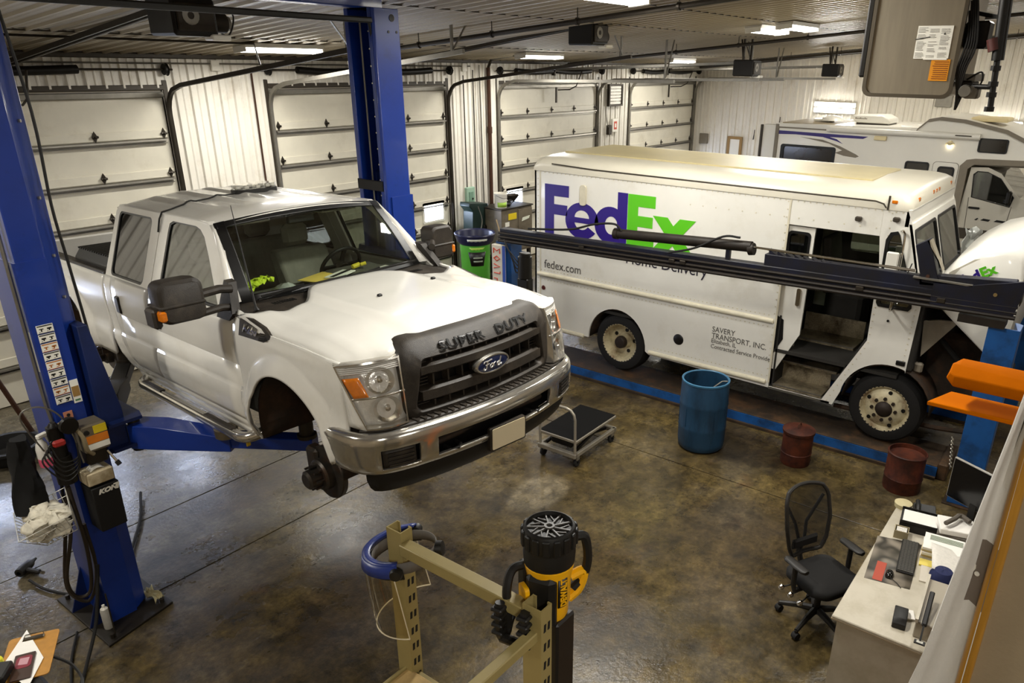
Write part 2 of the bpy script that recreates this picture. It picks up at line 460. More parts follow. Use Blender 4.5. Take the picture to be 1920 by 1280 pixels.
# seam battens with screw heads across the sheets
for s in seams[1:-1]:
    mb = MB(); mb.beam((X0, s, ceil_z(s)-.014), (X1, s, ceil_z(s)-.014), .016, .014)
    mb.build('ceiling_seam', M_trim, ce)
struct(MB().box(X0, X1, Y1-.05, Y1+.02, 4.33, 4.40, .01).build('trim_1', M_trim), 'dark trim where the wall meets the ceiling')
struct(MB().box(X1-.04, X1+.02, Y0, Y1, 0, .12, .01).build('baseboard_right', M_trim))
# dark angle trim where the end wall meets the sloping ceiling
struct(MB().beam((X1-.05, Y1, ceil_z(Y1)-.09), (X1-.05, RIDGE, ceil_z(RIDGE)-.09), .06, .10).build('trim_2', M_trim), 'dark sloping trim along the top of the end wall')

# ------------------------------------------------------------------ sectional garage doors
LINES = [3.28, 2.735, 2.19, 1.64, 1.10, .55]
def hinge_mesh():
    mb = MB(); d = [(0, .075), (.032, .012), (.032, -.012), (0, -.075), (-.032, -.012), (-.032, .012)]
    mb.prism(d, 'y', -.012, 0); mb.cyl((-.04, -.022, 0), (.04, -.022, 0), .016, n=8); mb.cyl((-.012, -.04, 0), (.012, -.04, 0), .012, n=6)
    return mb.mesh('hinge', M_dsteel)
HINGE = hinge_mesh()
def garage_door(n, a, b):
    w = b-a; yf = Y1+.03
    d = bpy.data.objects.new('door_%d' % n, None); COL.objects.link(d); d.location = (0, 0, 0)
    struct(d, ['cream sectional garage door behind the pickup, at the left edge', 'cream sectional garage door behind the blue lift post', 'cream sectional garage door behind the delivery van', 'cream sectional garage door in the far corner'][n-1])
    zs = [DH]+[z+.06 for z in LINES]+[.01]
    for k in range(7):
        hi, lo = zs[k]-.003, zs[k+1]+.003
        s = MB()
        s.box(a, b, yf, yf+.05, lo, hi, .006)
        if k == 4:   # section with daylight windows
            sec = s.build('section', M_cream, d)
            for cx in {1: (2.65, 3.95, 5.2), 2: (8.15, 9.6, 11.02), 3: (13.62, 15.0, 16.4), 4: (19.4, 21.3)}[n]:
                fz = (lo+hi)/2+.06
                f = MB(); f.holed(rrect(cx-.31, cx+.31, fz-.21, fz+.21, .03), [rrect(cx-.26, cx+.26, fz-.165, fz+.165, .02)], 'y', yf-.022, yf+.002).build('window_frame', M_white, sec)
                MB().box(cx-.27, cx+.27, yf-.012, yf-.004, fz-.17, fz+.17).build('window_pane', M_day, sec)
        else: s.build('section', M_cream, d)
    for z in LINES:
        MB().box(a+.01, b-.03, yf-.022, yf, z, z+.115, .006).build('rail', M_cream, d)
        st = MB(); prof = [(yf, z-.008), (yf-.075, z-.012), (yf-.078, z-.035), (yf-.070, z-.035), (yf-.066, z-.02), (yf-.01, z-.016), (yf-.01, z-.062), (yf-.05, z-.066), (yf-.05, z-.075), (yf, z-.075)]
        st.prism(prof, 'x', a+.03, b-.06); st.build('strut', M_galv, d)
        for i in range(5):
            inst(HINGE, 'hinge', d, (lerp(a+.09, b-.09, i/4), yf-.022, z+.062))
    # top strut and weather seal
    MB().box(a, b, yf-.06, yf, DH-.13, DH-.05, .01).build('strut', M_galv, d)
    MB().box(a-.02, b+.02, Y1-.03, yf, DH-.03, DH+.04, .008).build('header_seal', M_trim, d)
    # vertical and curved horizontal tracks
    for sx, x in ((-1, a-.03), (1, b+.03)):
        pts = [(x, yf-.07, .02), (x, yf-.07, DH-.35)]+[(x, yf-.07-.38*(1-cos(t)), DH-.35+.38*sin(t)) for t in [pi/2*i/6 for i in range(1, 7)]]
        slope = .125 if n < 3 else .02
        pts[-2:] = []
        y_, z_ = pts[-1][1], pts[-1][2]; pts += [(x, y_-.25, z_+.07), (x, yf-4.3, z_+.07+slope*(y_-.25-yf+4.3))]
        tr = MB()
        rows = []
        for i, p in enumerate(pts):
            q = V(pts[min(i+1, len(pts)-1)])-V(pts[max(i-1, 0)]); nrm = V((0, -q.z, q.y)).normalized()
            c = V(p); rows.append([c+V((-.02*sx, 0, 0))+nrm*.028, c+V((.025*sx, 0, 0))+nrm*.028, c+V((.025*sx, 0, 0))-nrm*.028, c+V((-.02*sx, 0, 0))-nrm*.028])
        tr.loft(rows); tr.build('track', M_dsteel if n == 1 or (n == 2 and sx > 0) else M_galv, d)
        MB().box(x-.05 if sx < 0 else x-.02, x+.02 if sx < 0 else x+.05, Y1-.012, yf+.02, .02, DH+.1, .004).build('jamb', M_trim, d)
        # hanger at the rear of the horizontal track
        yb = yf-4.1
        MB().beam((x, yb, DH+.10+slope*3.4), (x, yb, ceil_z(yb)), .03, .03).build('hanger', M_galv, d)
        MB().beam((x, yb-.02, DH+.12+slope*3.4), (x-.25*sx, yb-.02, ceil_z(yb)), .025, .01).build('hanger', M_galv, d)
    # torsion shaft, springs, drums
    zt = DH+.24; yt = Y1-.09
    MB().cyl((a-.15, yt, zt), (b+.15, yt, zt), .014, n=8).build('torsion_shaft', M_dsteel, d)
    for x, q in ((a-.06, 1), (b+.02, 1)):
        MB().lathe([(.02, 0), (.075, .005), (.07, .035), (.085, .05), (.02, .055)], 14, (x, yt, zt), 'x').build('cable_drum', M_blacks, d)
    for xa, xb in ((a+.25, lerp(a, b, .72)),) if n == 1 else ((a+.5, lerp(a, b, .5)-.1), (lerp(a, b, .5)+.05, b-.45)):
        sp = MB(); k = 46; pts = []
        sp.tube([(lerp(xa, xb, i/10), yt, zt-.03*sin(pi*i/10)) for i in range(11)], .055, 12)
        for i in range(0, k): pass
        sp.build('torsion_spring', M_blacks, d)
    MB().cbox((lerp(a, b, .5), yt+.03, zt), (.06, .09, .2), .005).build('spring_bracket', M_dsteel, d)
    return d
for n, (a, b) in enumerate(DOORS): garage_door(n+1, a, b)
# ================================================================== two-post lift
M_blue = mat('lift_blue_paint', '#133387', .34, 0, .12, 2, coat=.3, dirt='#0e2150', dscale=3, dlo=.55, dhi=.95)
M_blued = mat('lift_blue_shaded_dirty', '#0f2357', .45, 0, .3, 3, dirt='#0a1430', dscale=2.5, dlo=.45, dhi=.8)  # darker lift blue: shadow-side tone put into the colour, plus patchy dirt
M_steelc = mat('bright_cable', '#b9b4a6', .35, .8)
lift = thing('two_post_lift', 'tall blue two-post vehicle lift holding up the white pickup', 'vehicle lift', (3.65, 6.15, 0))
def LB(): return MB(Matrix.Translation((-3.65, -6.15, 0)))
PT = 4.80
def post(sx, xo, xi, xl):
    """xo: outer (back) face, xi: end of the flat side, xl: opening side"""
    t = .012; ya, yb = 5.95, 6.37; c = .085 if sx > 0 else .02; w_ = .15 if sx > 0 else .075
    o = [(xo, ya), (xi, ya), (xl, ya+c), (xl, ya+w_)]; o2 = [(xl, yb-w_), (xl, yb-c), (xi, yb), (xo, yb)]
    sg = 1 if xl > xo else -1
    inn = [(xl-sg*t, yb-w_), (xl-sg*t, yb-c), (xi, yb-t), (xo+sg*t, yb-t), (xo+sg*t, ya+t), (xi, ya+t), (xl-sg*t, ya+c), (xl-sg*t, ya+w_)]
    p = LB(); p.prism(o+inn[::-1][:0]+[] or o, 'z', 0, .001) if False else None
    loop = [o[3], o[2], o[1], o[0], o2[3], o2[2], o2[1], o2[0]]+inn
    p.prism(loop, 'z', .02, PT); return p.build('post', M_blue, lift, smooth=20, bev=.006)
pl_ = post(1, 1.86, 2.045, 2.165); pr_ = post(-1, 5.45, 5.15, 5.13)
# base plates and gussets
for s, xc in ((1, 2.0), (-1, 5.3)):
    LB().prism([(xc-.30, 5.68), (xc+.28, 5.80), (xc+.28, 6.62), (xc-.30, 6.62)], 'z', 0, .022).build('base_plate', mat('greasy_plate', '#2a241c', .5, .3, .4, 5), lift, bev=.004)
    xo = 1.86 if s > 0 else 5.45
    for y in (6.0, 6.32): LB().prism([(xo, .02), (xo-s*.16, .02), (xo, .45)], 'y', y, y+.012).build('gusset', M_blued, lift)
    for bx, by in ((-.24, 5.75), (.22, 5.86), (-.24, 6.55), (.22, 6.55)): LB().cyl((xc+bx, by, .02), (xc+bx, by, .06), .018, n=6).build('anchor_bolt', M_dsteel, lift)
LB().box(5.10, 5.47, 5.93, 6.39, .02, 2.95, .01).build('post_sleeve', M_blue, lift) if False else None
# lower stiffener shell on the right post
LB().prism([(5.47, 5.935), (5.19, 5.935), (5.19, 5.955), (5.455, 5.955), (5.455, 6.365), (5.19, 6.365), (5.19, 6.385), (5.47, 6.385)], 'z', .02, 3.08).build('post_sleeve', M_blue, lift)
LB().prism([(1.845, 6.385), (1.845, 5.935), (2.045, 5.935), (2.045, 5.955), (1.858, 5.955), (1.858, 6.365), (2.045, 6.365), (2.045, 6.385)], 'z', .02, 3.05).build('post_sleeve', M_blue, lift)
# overhead beam, shut-off bar
LB().box(1.95, 5.36, 6.06, 6.26, 4.80, 4.90, .008).build('overhead_beam', M_blue, lift)
LB().box(2.18, 5.12, 5.93, 5.985, 4.665, 4.715, .012).build('shutoff_bar', M_black, lift)
LB().beam((5.10, 5.97, 4.69), (5.16, 6.0, 4.50), .02, .02).build('bar_brace', M_black, lift)
# cables inside the right post, locking band
for y, x in ((6.02, 5.20), (6.12, 5.26), (6.24, 5.22)): LB().cyl((x, y, .3), (x, y, PT-.1), .009, n=6).build('cable', M_steelc, lift)
LB().box(5.112, 5.130, 5.98, 6.35, 3.14, 3.24, .004).build('lock_band', M_blacks, lift)
LB().box(5.30, 5.40, 6.05, 6.30, .4, 3.30, .01).build('carriage_slider', M_blued, lift)
# rows of bolt heads and holes on the posts
for z in frange(3.1, 4.6, 10): LB().cyl((5.132, 6.02, z), (5.126, 6.02, z), .008, n=6).build('rivet', M_steelc, lift)
LB().cyl((5.36, 5.951, 4.72), (5.36, 5.945, 4.72), .032, n=14).build('post_hole', M_black, lift)
for x in (5.31, 5.41): LB().cyl((x, 5.951, 4.60), (x, 5.945, 4.60), .012, n=8).build('post_hole', M_black, lift)
for z in (3.95, 3.45, 3.05, 2.75, 2.45): LB().cyl((2.11, 5.995, z), (2.12, 5.985, z), .012, n=6).build('rivet', M_steelc, lift)
# carriages
for s, xa, xb in ((1, 2.10, 2.27), (-1, 5.03, 5.20)):
    LB().prism([(xa, 1.50), (xb, 1.50), (xb, 1.85), ((xa+.07) if s > 0 else xa, 2.55), (xa if s > 0 else xb, 2.55)] if s > 0 else [(xb, 1.50), (xa, 1.50), (xa, 1.85), (xb-.07, 2.55), (xb, 2.55)], 'y', 5.87, 6.45).build('carriage', M_blued, lift, bev=.006)
    xc = 2.27 if s > 0 else 5.03
    for z in (1.53, 1.74): LB().prism([(xc-s*.15, 5.80), (xc+s*.10, 5.80), (xc+s*.13, 5.90), (xc+s*.13, 6.40), (xc+s*.05, 6.5), (xc-s*.15, 6.5)], 'z', z, z+.025).build('yoke_plate', M_blued, lift)
# swing arms
def arm(p, q, z, w0, w1, mname, gus=True, mt=None, pad=.03, split=.55):
    mt = mt or M_blue
    p, q = V((p[0], p[1], z)), V((q[0], q[1], z)); d = (q-p).normalized(); n = V((-d.y, d.x, 0)); m1 = p.lerp(q, split); L0 = V((0, 0, 1))
    h = .075
    ro = LB(); secs = []
    for c, w, hh in ((p, w0, .20), (p.lerp(m1, .3), w0, .20), (m1, w1*1.25, .12)):
        b = c-L0*.075; secs.append([b+n*w/2, b-n*w/2, b-n*w/2+L0*hh, b+n*w/2+L0*hh])
    ro.loft(secs); oa = ro.build('swing_arm', mt, lift, bev=.006)
    LB().beam(m1-d*.35, q, w1, .10, b=.006).build('arm_extension', mt, oa)
    LB().cyl(p-L0*.12, p+L0*.16, .045, n=14).build('pivot_pin', M_dsteel, oa)
    LB().cyl(q+L0*.045-d*.06, q+L0*pad-d*.06, .055, n=18).build('lift_pad', M_dsteel, oa)
    LB().cyl(q+L0*.045-d*.06, q+L0*.075-d*.06, .075, n=18).build('pad_seat', M_dsteel, oa)
    return oa, m1, d
fa, fm, fd_ = arm((2.34, 5.90), (3.12, 4.68), 1.57, .19, .13, 'front', pad=.29)
arm((2.36, 6.36), (2.95, 7.30), 1.655, .17, .13, 'rear', mt=mat('oily_black_arm', '#1d1a16', .5, .2, .4, 6), pad=.18)
arm((4.96, 5.90), (4.10, 4.80), 1.655, .19, .13, 'front', pad=.21)
arm((4.95, 6.36), (4.25, 7.30), 1.655, .17, .13, 'rear', pad=.18)
# ring adapter parked on the front arm and a yellow tab
ra = LB(); c = fm-fd_*.02+V((-.05, -.03, .06))
ra.lathe([(.075, 0), (.085, 0), (.088, .07), (.078, .075), (.06, .07), (.055, .02)], 20, tuple(c-V((0, 0, .0)))); tmp = ra.build('pad_adapter', mat('adapter_steel', '#857a66', .45, .7, .3, 10), fa)
LB().cbox(tuple(fm+fd_*.16+V((-.08, -.05, .02))), (.035, .012, .05), .004).build('arm_tag', mat('yellow_tab', '#d8b32a', .5), fa)
# warning labels on the post
M_lab = mat('label_white', '#e9e6da', .5)
M_ink = mat('label_ink', '#1c1b19', .6)
for i in range(9):
    z = 2.60-i*.068; x0 = 1.872
    lb = LB().box(x0, x0+.105, 5.9285, 5.9345, z-.060, z, .0).build('warning_label', M_lab, pl_)
    m2 = LB(); m2.box(x0+.004, x0+.101, 5.927, 5.929, z-.010, z-.003)
    for k in range(2):
        cx = x0+.028+k*.05; m2.box(cx-.014, cx+.014, 5.927, 5.929, z-.030-.006*((i+k) % 2), z-.024); m2.box(cx-.004, cx+.004, 5.927, 5.929, z-.046, z-.028); m2.box(cx-.016, cx-.010+.006*((i*k) % 3), 5.927, 5.929, z-.050, z-.046)
    m2.box(x0+.004, x0+.101, 5.927, 5.929, z-.060, z-.056)
    m2.build('label_print', M_ink if i not in (2, 4, 7) else mat('label_orange', '#b06a28', .6), lb)
lb = LB().box(1.985, 2.04, 5.9285, 5.9345, 1.97, 2.15).build('instruction_label', M_lab, pl_)
LB().box(1.988, 2.037, 5.927, 5.929, 2.02, 2.10).build('label_panel', mat('label_tan', '#96743f', .6), lb)
LB().box(1.994, 2.03, 5.927, 5.929, 1.985, 1.998).build('label_print', mat('label_green', '#4c7a52', .6), lb)
lb = LB().box(1.895, 1.955, 5.9285, 5.9345, 1.87, 1.925).build('pink_label', mat('label_salmon', '#c98667', .6), pl_)
LB().cyl((1.925, 5.9285, 1.897), (1.925, 5.927, 1.897), .013, n=10).build('label_print', M_ink, lb)
lb = LB().box(1.842, 1.8455, 5.99, 6.05, 2.25, 2.55).build('spec_label', M_lab, pl_)
# pipe and hose clipped to the back of the post
LB().tube([(1.825, 6.0, 4.6), (1.825, 6.0, 2.0), (1.84, 5.98, 1.70)], .014, 8).build('hydraulic_pipe', M_galv, lift)
LB().tube(spline([(2.15, 6.0, 4.70), (2.19, 5.97, 4.0), (2.17, 5.97, 3.4), (2.185, 5.97, 3.0), (2.20, 5.95, 2.4)], 5), .010, 6).build('air_line', M_black, lift)
# control box with lever
cb = LB().box(1.915, 2.095, 5.76, 5.93, 1.62, 1.84, .012).build('control_box', mat('control_grey', '#7c7260', .45, .4, .2, 6), lift)
LB().box(2.0, 2.09, 5.754, 5.761, 1.765, 1.825).build('control_label', mat('label_yellow', '#d6bb1e', .5), cb)
LB().box(1.93, 2.09, 5.754, 5.761, 1.695, 1.755).build('control_label', mat('label_orange2', '#d0761f', .5), cb)
LB().box(1.93, 2.09, 5.754, 5.761, 1.645, 1.69).build('control_label', M_lab, cb)
LB().cyl((1.95, 5.765, 1.79), (1.95, 5.745, 1.79), .018, n=12).build('push_button', M_black, cb)
LB().cyl((2.06, 5.76, 1.60), (2.09, 5.70, 1.50), .009, n=8).build('lever', M_chrome, cb)
LB().cyl((2.085, 5.71, 1.515), (2.095, 5.69, 1.485), .018, n=8).build('lever_knob', M_black, cb)
LB().box(1.93, 2.08, 5.80, 5.93, 1.50, 1.62, .015).build('pump_block', M_dsteel, cb)
pu = LB(); pu.cyl((1.80, 5.90, 1.62), (1.80, 5.90, 1.86), .05, n=16); pu.cyl((1.80, 5.90, 1.86), (1.80, 5.90, 1.89), .04, .02, n=16); pu.cyl((1.80, 5.90, 1.40), (1.80, 5.90, 1.62), .065, n=16)
pu.build('power_unit', M_blacks, lift)
LB().tube(spline([(1.84, 5.9, 1.86), (1.88, 5.82, 1.86), (1.92, 5.76, 1.78), (1.93, 5.76, 1.66), (1.97, 5.78, 1.60)], 5), .016, 8).build('pump_hose', mat('tan_hose', '#7a6d52', .6), lift)

# ---- things hung on or stood by the post
tis = thing('tissue_box', 'white tissue box wedged on the lift post under the control box', 'tissue box', (1.97, 5.82, 1.36))
MB().box(-.095, .095, -.07, .09, 0, .105, .008).build('carton', mat('carton_white', '#cdbd9c', .7, 0, .25, 9, dirt='#8a7650', dscale=6), tis)
MB().grid([[(-.05+.1*i/4, -.04+.08*j/4, .105+.035*sin(pi*i/4)*(.5+.5*sin(j*2.2))) for i in range(5)] for j in range(5)]).build('tissue', M_white, tis, solid=.002)
kn = thing('tool_holder', 'black tool holder box with white lettering on the lift post', 'tool holder', (1.98, 5.83, .96))
MB().prism([(-.095, 0), (.095, 0), (.10, .38), (-.10, .38)], 'y', -.08, .10).build('holder_body', mat('holder_black', '#100f0e', .6), kn, bev=.008)
text('lettering', 'KONI', .05, frame((-.055, -.0825, .32), (1, 0, 0), (0, 0, 1)), M_white, kn, .001, .003, shear=.3, wid=1.15)
MB().prism([(.075, .315), (.085, .315), (.10, .365), (.060, .365), (.057, .355), (.085, .355)], 'y', -.084, -.081).build('wing_mark', M_white, kn)
# wire basket of rags
bs = thing('wire_basket', 'white wire basket full of rags hanging from the lift post', 'basket', (1.67, 5.90, 1.05), R_(-25)); bs.rotation_euler = (R_(20), R_(-20), R_(-25))
bm = MB(); A, B, D0, D1, H0 = .185, .145, .11, .09, .22
top = [(-A, -B, H0), (A, -B, H0), (A, B, H0), (-A, B, H0)]; bot = [(-D0, -D1, 0), (D0, -D1, 0), (D0, D1, 0), (-D0, D1, 0)]
M_wire = mat('white_wire', '#d9d6cc', .4, .3)
wires = []
for k in range(4):
    a, b, c, d = V(top[k]), V(top[(k+1) % 4]), V(bot[k]), V(bot[(k+1) % 4])
    for h in (0, .35, .7, 1.0): wires.append((c.lerp(a, h), d.lerp(b, h)))
    for i in range(9): wires.append((a.lerp(b, i/8), c.lerp(d, i/8)))
for i in range(1, 6): wires.append((V(bot[0]).lerp(V(bot[1]), i/6), V(bot[3]).lerp(V(bot[2]), i/6)))
for a, b in wires: bm.cyl(a, b, .0028, n=5, cap=False)
stuff(bm.build('wire_grid', M_wire, bs))
MB().tube([(-A, B, H0), (-.05, B+.08, H0+.02), (.08, B+.12, H0+.05)], .004, 5).build('basket_hook', M_wire, bs)
for i in range(14):
    rg = MB(); cx, cy = random.uniform(-.09, .09), random.uniform(-.07, .07); cz = .05+.014*i
    rg.grid([[(cx+.095*cos(t)*s_+.01*sin(5*t+i), cy+.075*sin(t)*s_+.01*cos(4*t+i), cz+.05*(1-s_)+.012*sin(3*t+i*2)) for t in [2*pi*k/16 for k in range(16)]] for s_ in (.02, .4, .75, 1.0)], True)
    rg = rg.build('shop_rag', mat('rag_white', '#e6dfcb', .9, 0, .25, 16, dirt='#77694c', dscale=14, dlo=.55, dhi=.8), None, solid=.006)
    rg.location = bs.location; rg.rotation_euler = bs.rotation_euler; tag(rg, 'crumpled off-white shop rag in the wire basket', 'rag', 'rags in the wire basket')
sb = thing('spray_bottle', 'spray bottle with pink liquid hanging beside the lift post', 'spray bottle', (1.70, 5.90, 1.58), R_(20))
MB().lathe([(.0, 0), (.042, .002), (.045, .02), (.044, .07)], 18).build('liquid', mat('pink_liquid', '#d05a72', .3), sb)
MB().lathe([(.044, .07), (.044, .14), (.035, .18), (.018, .205), (.018, .22)], 18).build('bottle', mat('bottle_white', '#d9d5cb', .35), sb)
hd = MB(); hd.box(-.022, .06, -.015, .015, .22, .255, .008); hd.beam((.045, 0, .22), (.06, 0, .17), .012, .01); hd.build('trigger_head', M_white, sb)
# black coverall hanging on the left side
bk = MB(); rows = []
for j in range(12):
    z = lerp(1.82, 1.24, j/11); w = lerp(.06, .115, j/11)
    rows.append([(1.585+w*cos(t)*1.0+.01*sin(3*t+j)-.035*j/11, 5.97+.06*sin(t)+.012*sin(4*t+j*.6), z+.012*sin(2*t)) for t in [2*pi*k/18 for k in range(18)]])
bk.loft(rows); W('work_apron', 'black work apron hanging left of the lift post', 'apron', bk, mat('black_cloth', '#0f0e0d', .9, 0, .3, 14))
# impact gun, hoses, can, rag, inspection lamp ring
ig = thing('impact_gun', 'black air impact gun lying on the floor at the left', 'impact gun', (1.72, 7.28, 0), R_(35))
MB().lathe([(.02, -.10), (.04, -.095), (.043, 0), (.036, .06), (.018, .09), (.012, .13)], 16, (0, 0, .05), 'x').build('gun_body', M_black, ig)
MB().beam((-.03, 0, .05), (-.05, -.16, .035), .045, .04, b=.01).build('gun_grip', M_black, ig)
MB().beam((-.05, -.165, .035), (-.055, -.20, .03), .02, .02).build('air_fitting', M_chrome, ig)
hs = MB(); hs.tube(spline([(1.665, 7.08, .03), (1.70, 6.85, .02), (1.80, 6.60, .02), (1.90, 6.45, .08), (1.88, 6.40, .5), (1.84, 6.3, .9), (1.82, 6.1, 1.35)], 7), .012, 8)
W('air_hose', 'black air hose running from the impact gun up the lift post', 'hose', hs, M_rub)
for i, (pts, lab) in enumerate((
    ([(1.80, 5.92, 1.40), (1.72, 5.88, 1.0), (1.62, 5.92, .60), (1.66, 5.95, .40), (1.76, 5.93, .42), (1.80, 5.9, .8), (1.79, 5.9, 1.36)], 'dark hose looped down in front of the wire basket'),
    ([(1.81, 5.95, 1.38), (1.70, 5.98, .9), (1.63, 6.0, .48), (1.74, 5.97, .30), (1.84, 5.95, .55), (1.83, 5.92, 1.0)], 'brown hose looped lowest beside the lift post'),
    ([(1.84, 5.90, .62), (1.70, 5.80, .22), (1.50, 5.60, .03), (1.30, 5.30, .016), (1.18, 5.0, .016)], 'thick black hose trailing from the post to the clipboard'),
    ([(1.62, 6.05, .02), (1.45, 5.75, .016), (1.28, 5.35, .016), (1.12, 5.05, .016)], 'thin black hose crossing the floor behind the clipboard'),
    ([(2.20, 6.5, .06), (2.45, 6.85, .03), (2.75, 7.3, .03), (2.98, 7.75, .05)], 'black rubber strap lying on the floor behind the lift post'))):
    W('hose' if i < 4 else 'rubber_strap', lab, 'hose' if i < 4 else 'strap', MB().tube(spline(pts, 7), .014 if i != 3 else .01, 8), mat('brown_hose', '#2e251a', .6) if i < 2 else M_rub)
can = thing('spray_can', 'white aerosol can standing on the lift base plate', 'spray can', (1.80, 5.90, .022))
MB().lathe([(0, 0), (.032, 0), (.033, .005), (.033, .17), (.028, .19)], 18).build('can_body', mat('can_white', '#c9c6bd', .3, .2, .2, 9), can)
MB().lathe([(.028, .19), (.018, .20), (.012, .205), (.012, .225), (0, .225)], 14).build('can_nozzle', M_white, can)
rp = MB(); rp.grid([[(2.17+.08*i/5+.01*sin(j), 5.87+.22*j/7, .03+.05*abs(sin(i*1.1+j*.8))) for i in range(6)] for j in range(8)])
W('paper_towel', 'crumpled yellowish paper towel on the lift base plate', 'paper towel', rp, mat('towel', '#cfc294', .9, 0, .2, 20), solid=.004)
W('threaded_rod', 'thin steel rod leaning upright at the lift base corner', 'rod', MB().cyl((1.78, 5.74, .022), (1.80, 5.78, .42), .006, n=6), M_dsteel)
# reel stand with red clip and wires at the left of the control box
cl = thing('cable_bundle', 'tangle of black cables with a red clamp beside the control box', 'cables', (1.79, 5.80, 1.70))
for i in range(5):
    MB().tube(spline([(.02*sin(i), 0, .06), (-.07-.02*i, -.03, .10-.03*i), (-.05, -.06, -.05-.04*i), (.06, -.05, -.07-.02*i), (.09, -.02, .03)], 6), .006, 6).build('cable_loop', M_black, cl)
MB().cbox((-.03, -.06, .09), (.08, .04, .05), .012).build('red_clamp', mat('clamp_red', '#8e1f18', .5), cl)
MB().lathe([(.0, 0), (.06, 0), (.065, .03), (.0, .04)], 16, (.07, -.04, .18), 'y').build('reel_disc', M_blacks, cl)
W('wire_hook_rack', 'thin wire rack arched above the spray bottle', 'wire rack', MB().tube(spline([(1.69, 5.85, 1.72), (1.60, 5.83, 2.02), (1.70, 5.80, 2.08), (1.82, 5.80, 1.98), (1.88, 5.80, 1.78), (1.90, 5.80, 1.55)], 7), .006, 6), M_galv)
ti = MB(); ti.lathe([(0, .01), (.24, .01), (.27, .04), (.30, .16), (.34, .17), (.34, .20), (.29, .20), (.255, .05), (0, .03)], 32, (2.50, 9.75, 0))
W('drain_pan', 'round black oil drain pan on the floor near the first door', 'drain pan', ti, M_rub)
W('leaning_pipe', 'rusty brown pipe leaning against the wall at the left edge', 'pipe', MB().cyl((2.85, 9.9, 0), (2.2, 9.95, 2.6), .028, n=10), M_rust)
# ================================================================== white pickup on the two-post lift
M_paint = mat('truck_white_paint', '#e3e0d7', .24, 0, .05, 1.5, coat=.7, dirt='#c9c1b0', dscale=1.1, dlo=.55, dhi=.95)
M_gblack = mat('textured_black_plastic', '#2e2821', .5, 0, .25, 9, bump=.25, bscale=180, dirt='#4a4136', dscale=7, dlo=.5, dhi=.8)
M_seal = mat('black_seal', '#0d0c0b', .4)
M_chromeb = mat('truck_chrome', '#d9d5cc', .15, .88, .2, 3, rvar=.06, dirt='#8d8068', dscale=4, dlo=.58, dhi=.9)
M_under = mat('underbody', '#2b2219', .8, .2, .35, 6, bump=.3, bscale=30, dirt='#4b3320', dscale=3)
M_int = mat('grey_cloth_interior', '#8d897d', .8, 0, .15, 12)
M_dash = mat('dash_plastic', '#5d5b52', .6, 0, .1, 20)
M_amber = mat('amber_lens', '#e07a12', .15, 0, .2, 30, coat=.5)
M_wind = glass('windshield_glass', '#e6eee6', .03)
M_tint = glass('tinted_side_glass', '#5a5852', .05)
M_lens = glass('clear_lens', '#ffffff', .0)
M_clear = glass('clear_side_glass', '#b9bdb6', .04)
M_iron = mat('brake_iron', '#4d4842', .4, .7, .3, 12, dirt='#5a3a22', dscale=9, dlo=.5, dhi=.8)

fy_, fp_ = R_(-4.593), R_(2.44)
_fu = V((sin(fy_)*cos(fp_), -cos(fy_)*cos(fp_), sin(fp_))); _lv = V((cos(fy_), sin(fy_), 0)); _wu = _fu.cross(_lv)
FM = Matrix((_fu, _lv, _wu)).transposed().to_4x4(); FM.translation = V((3.593, 4.145, 1.373))
ford = thing('pickup_truck', 'white crew-cab pickup raised on the blue lift with its wheels off', 'truck')
ford.matrix_world = FM

SIDE = [(.36, .90), (.46, .935), (.54, .972), (.64, .995), (.74, 1.0), (.79, .993), (.83, .978), (.92, .976), (1.10, .982), (1.22, .974), (1.29, .958), (1.34, .935), (1.40, .90)]
def side_v(u, w):
    v = sm_interp(SIDE, w)
    if u > .35: v -= .20*(u-.35)**2*1.2
    return v
def arch(cu, cw, r, u):
    d = r*r-(u-cu)**2
    return cw+sqrt(d) if d > 0 else None
def side_panel(name, s, us, lo, hi, n=18, flare=None, m=None):
    rows = []
    for u in us:
        a, b = lo(u), hi(u); r = []
        for j in range(n+1):
            t = j/n; w = lerp(a, b, t); v = side_v(u, w)
            if flare:
                d = hypot(u-flare[0], w-flare[1])-flare[2]
                if w > .42: v += .045*max(0., 1-max(d, 0)/.13)**.7 if d < .13 else 0
            r.append((u, s*v, w))
        rows.append(r)
    return MB().grid(rows).build(name, m or M_paint, ford, solid=.018, smooth=28)
FC = (.10, .55, .50)
def f_lo(u):
    a = arch(*FC, u)
    if a is not None: return a
    return .47 if u < 0 else lerp(.55, .80, min(1, (u-.6)/.15))
def f_hi(u): return interp([(-.54, 1.385), (-.40, 1.37), (-.03, 1.300), (.4, 1.295), (.72, 1.268), (.80, 1.15), (.87, .90)], u)
us = sorted(set(frange(-.525, .74, 34)+[-.399, -.395, .599, .597]))
RC = (-3.967, .55, .50)
def b_lo(u):
    a = arch(*RC, u); return a if a is not None else .55
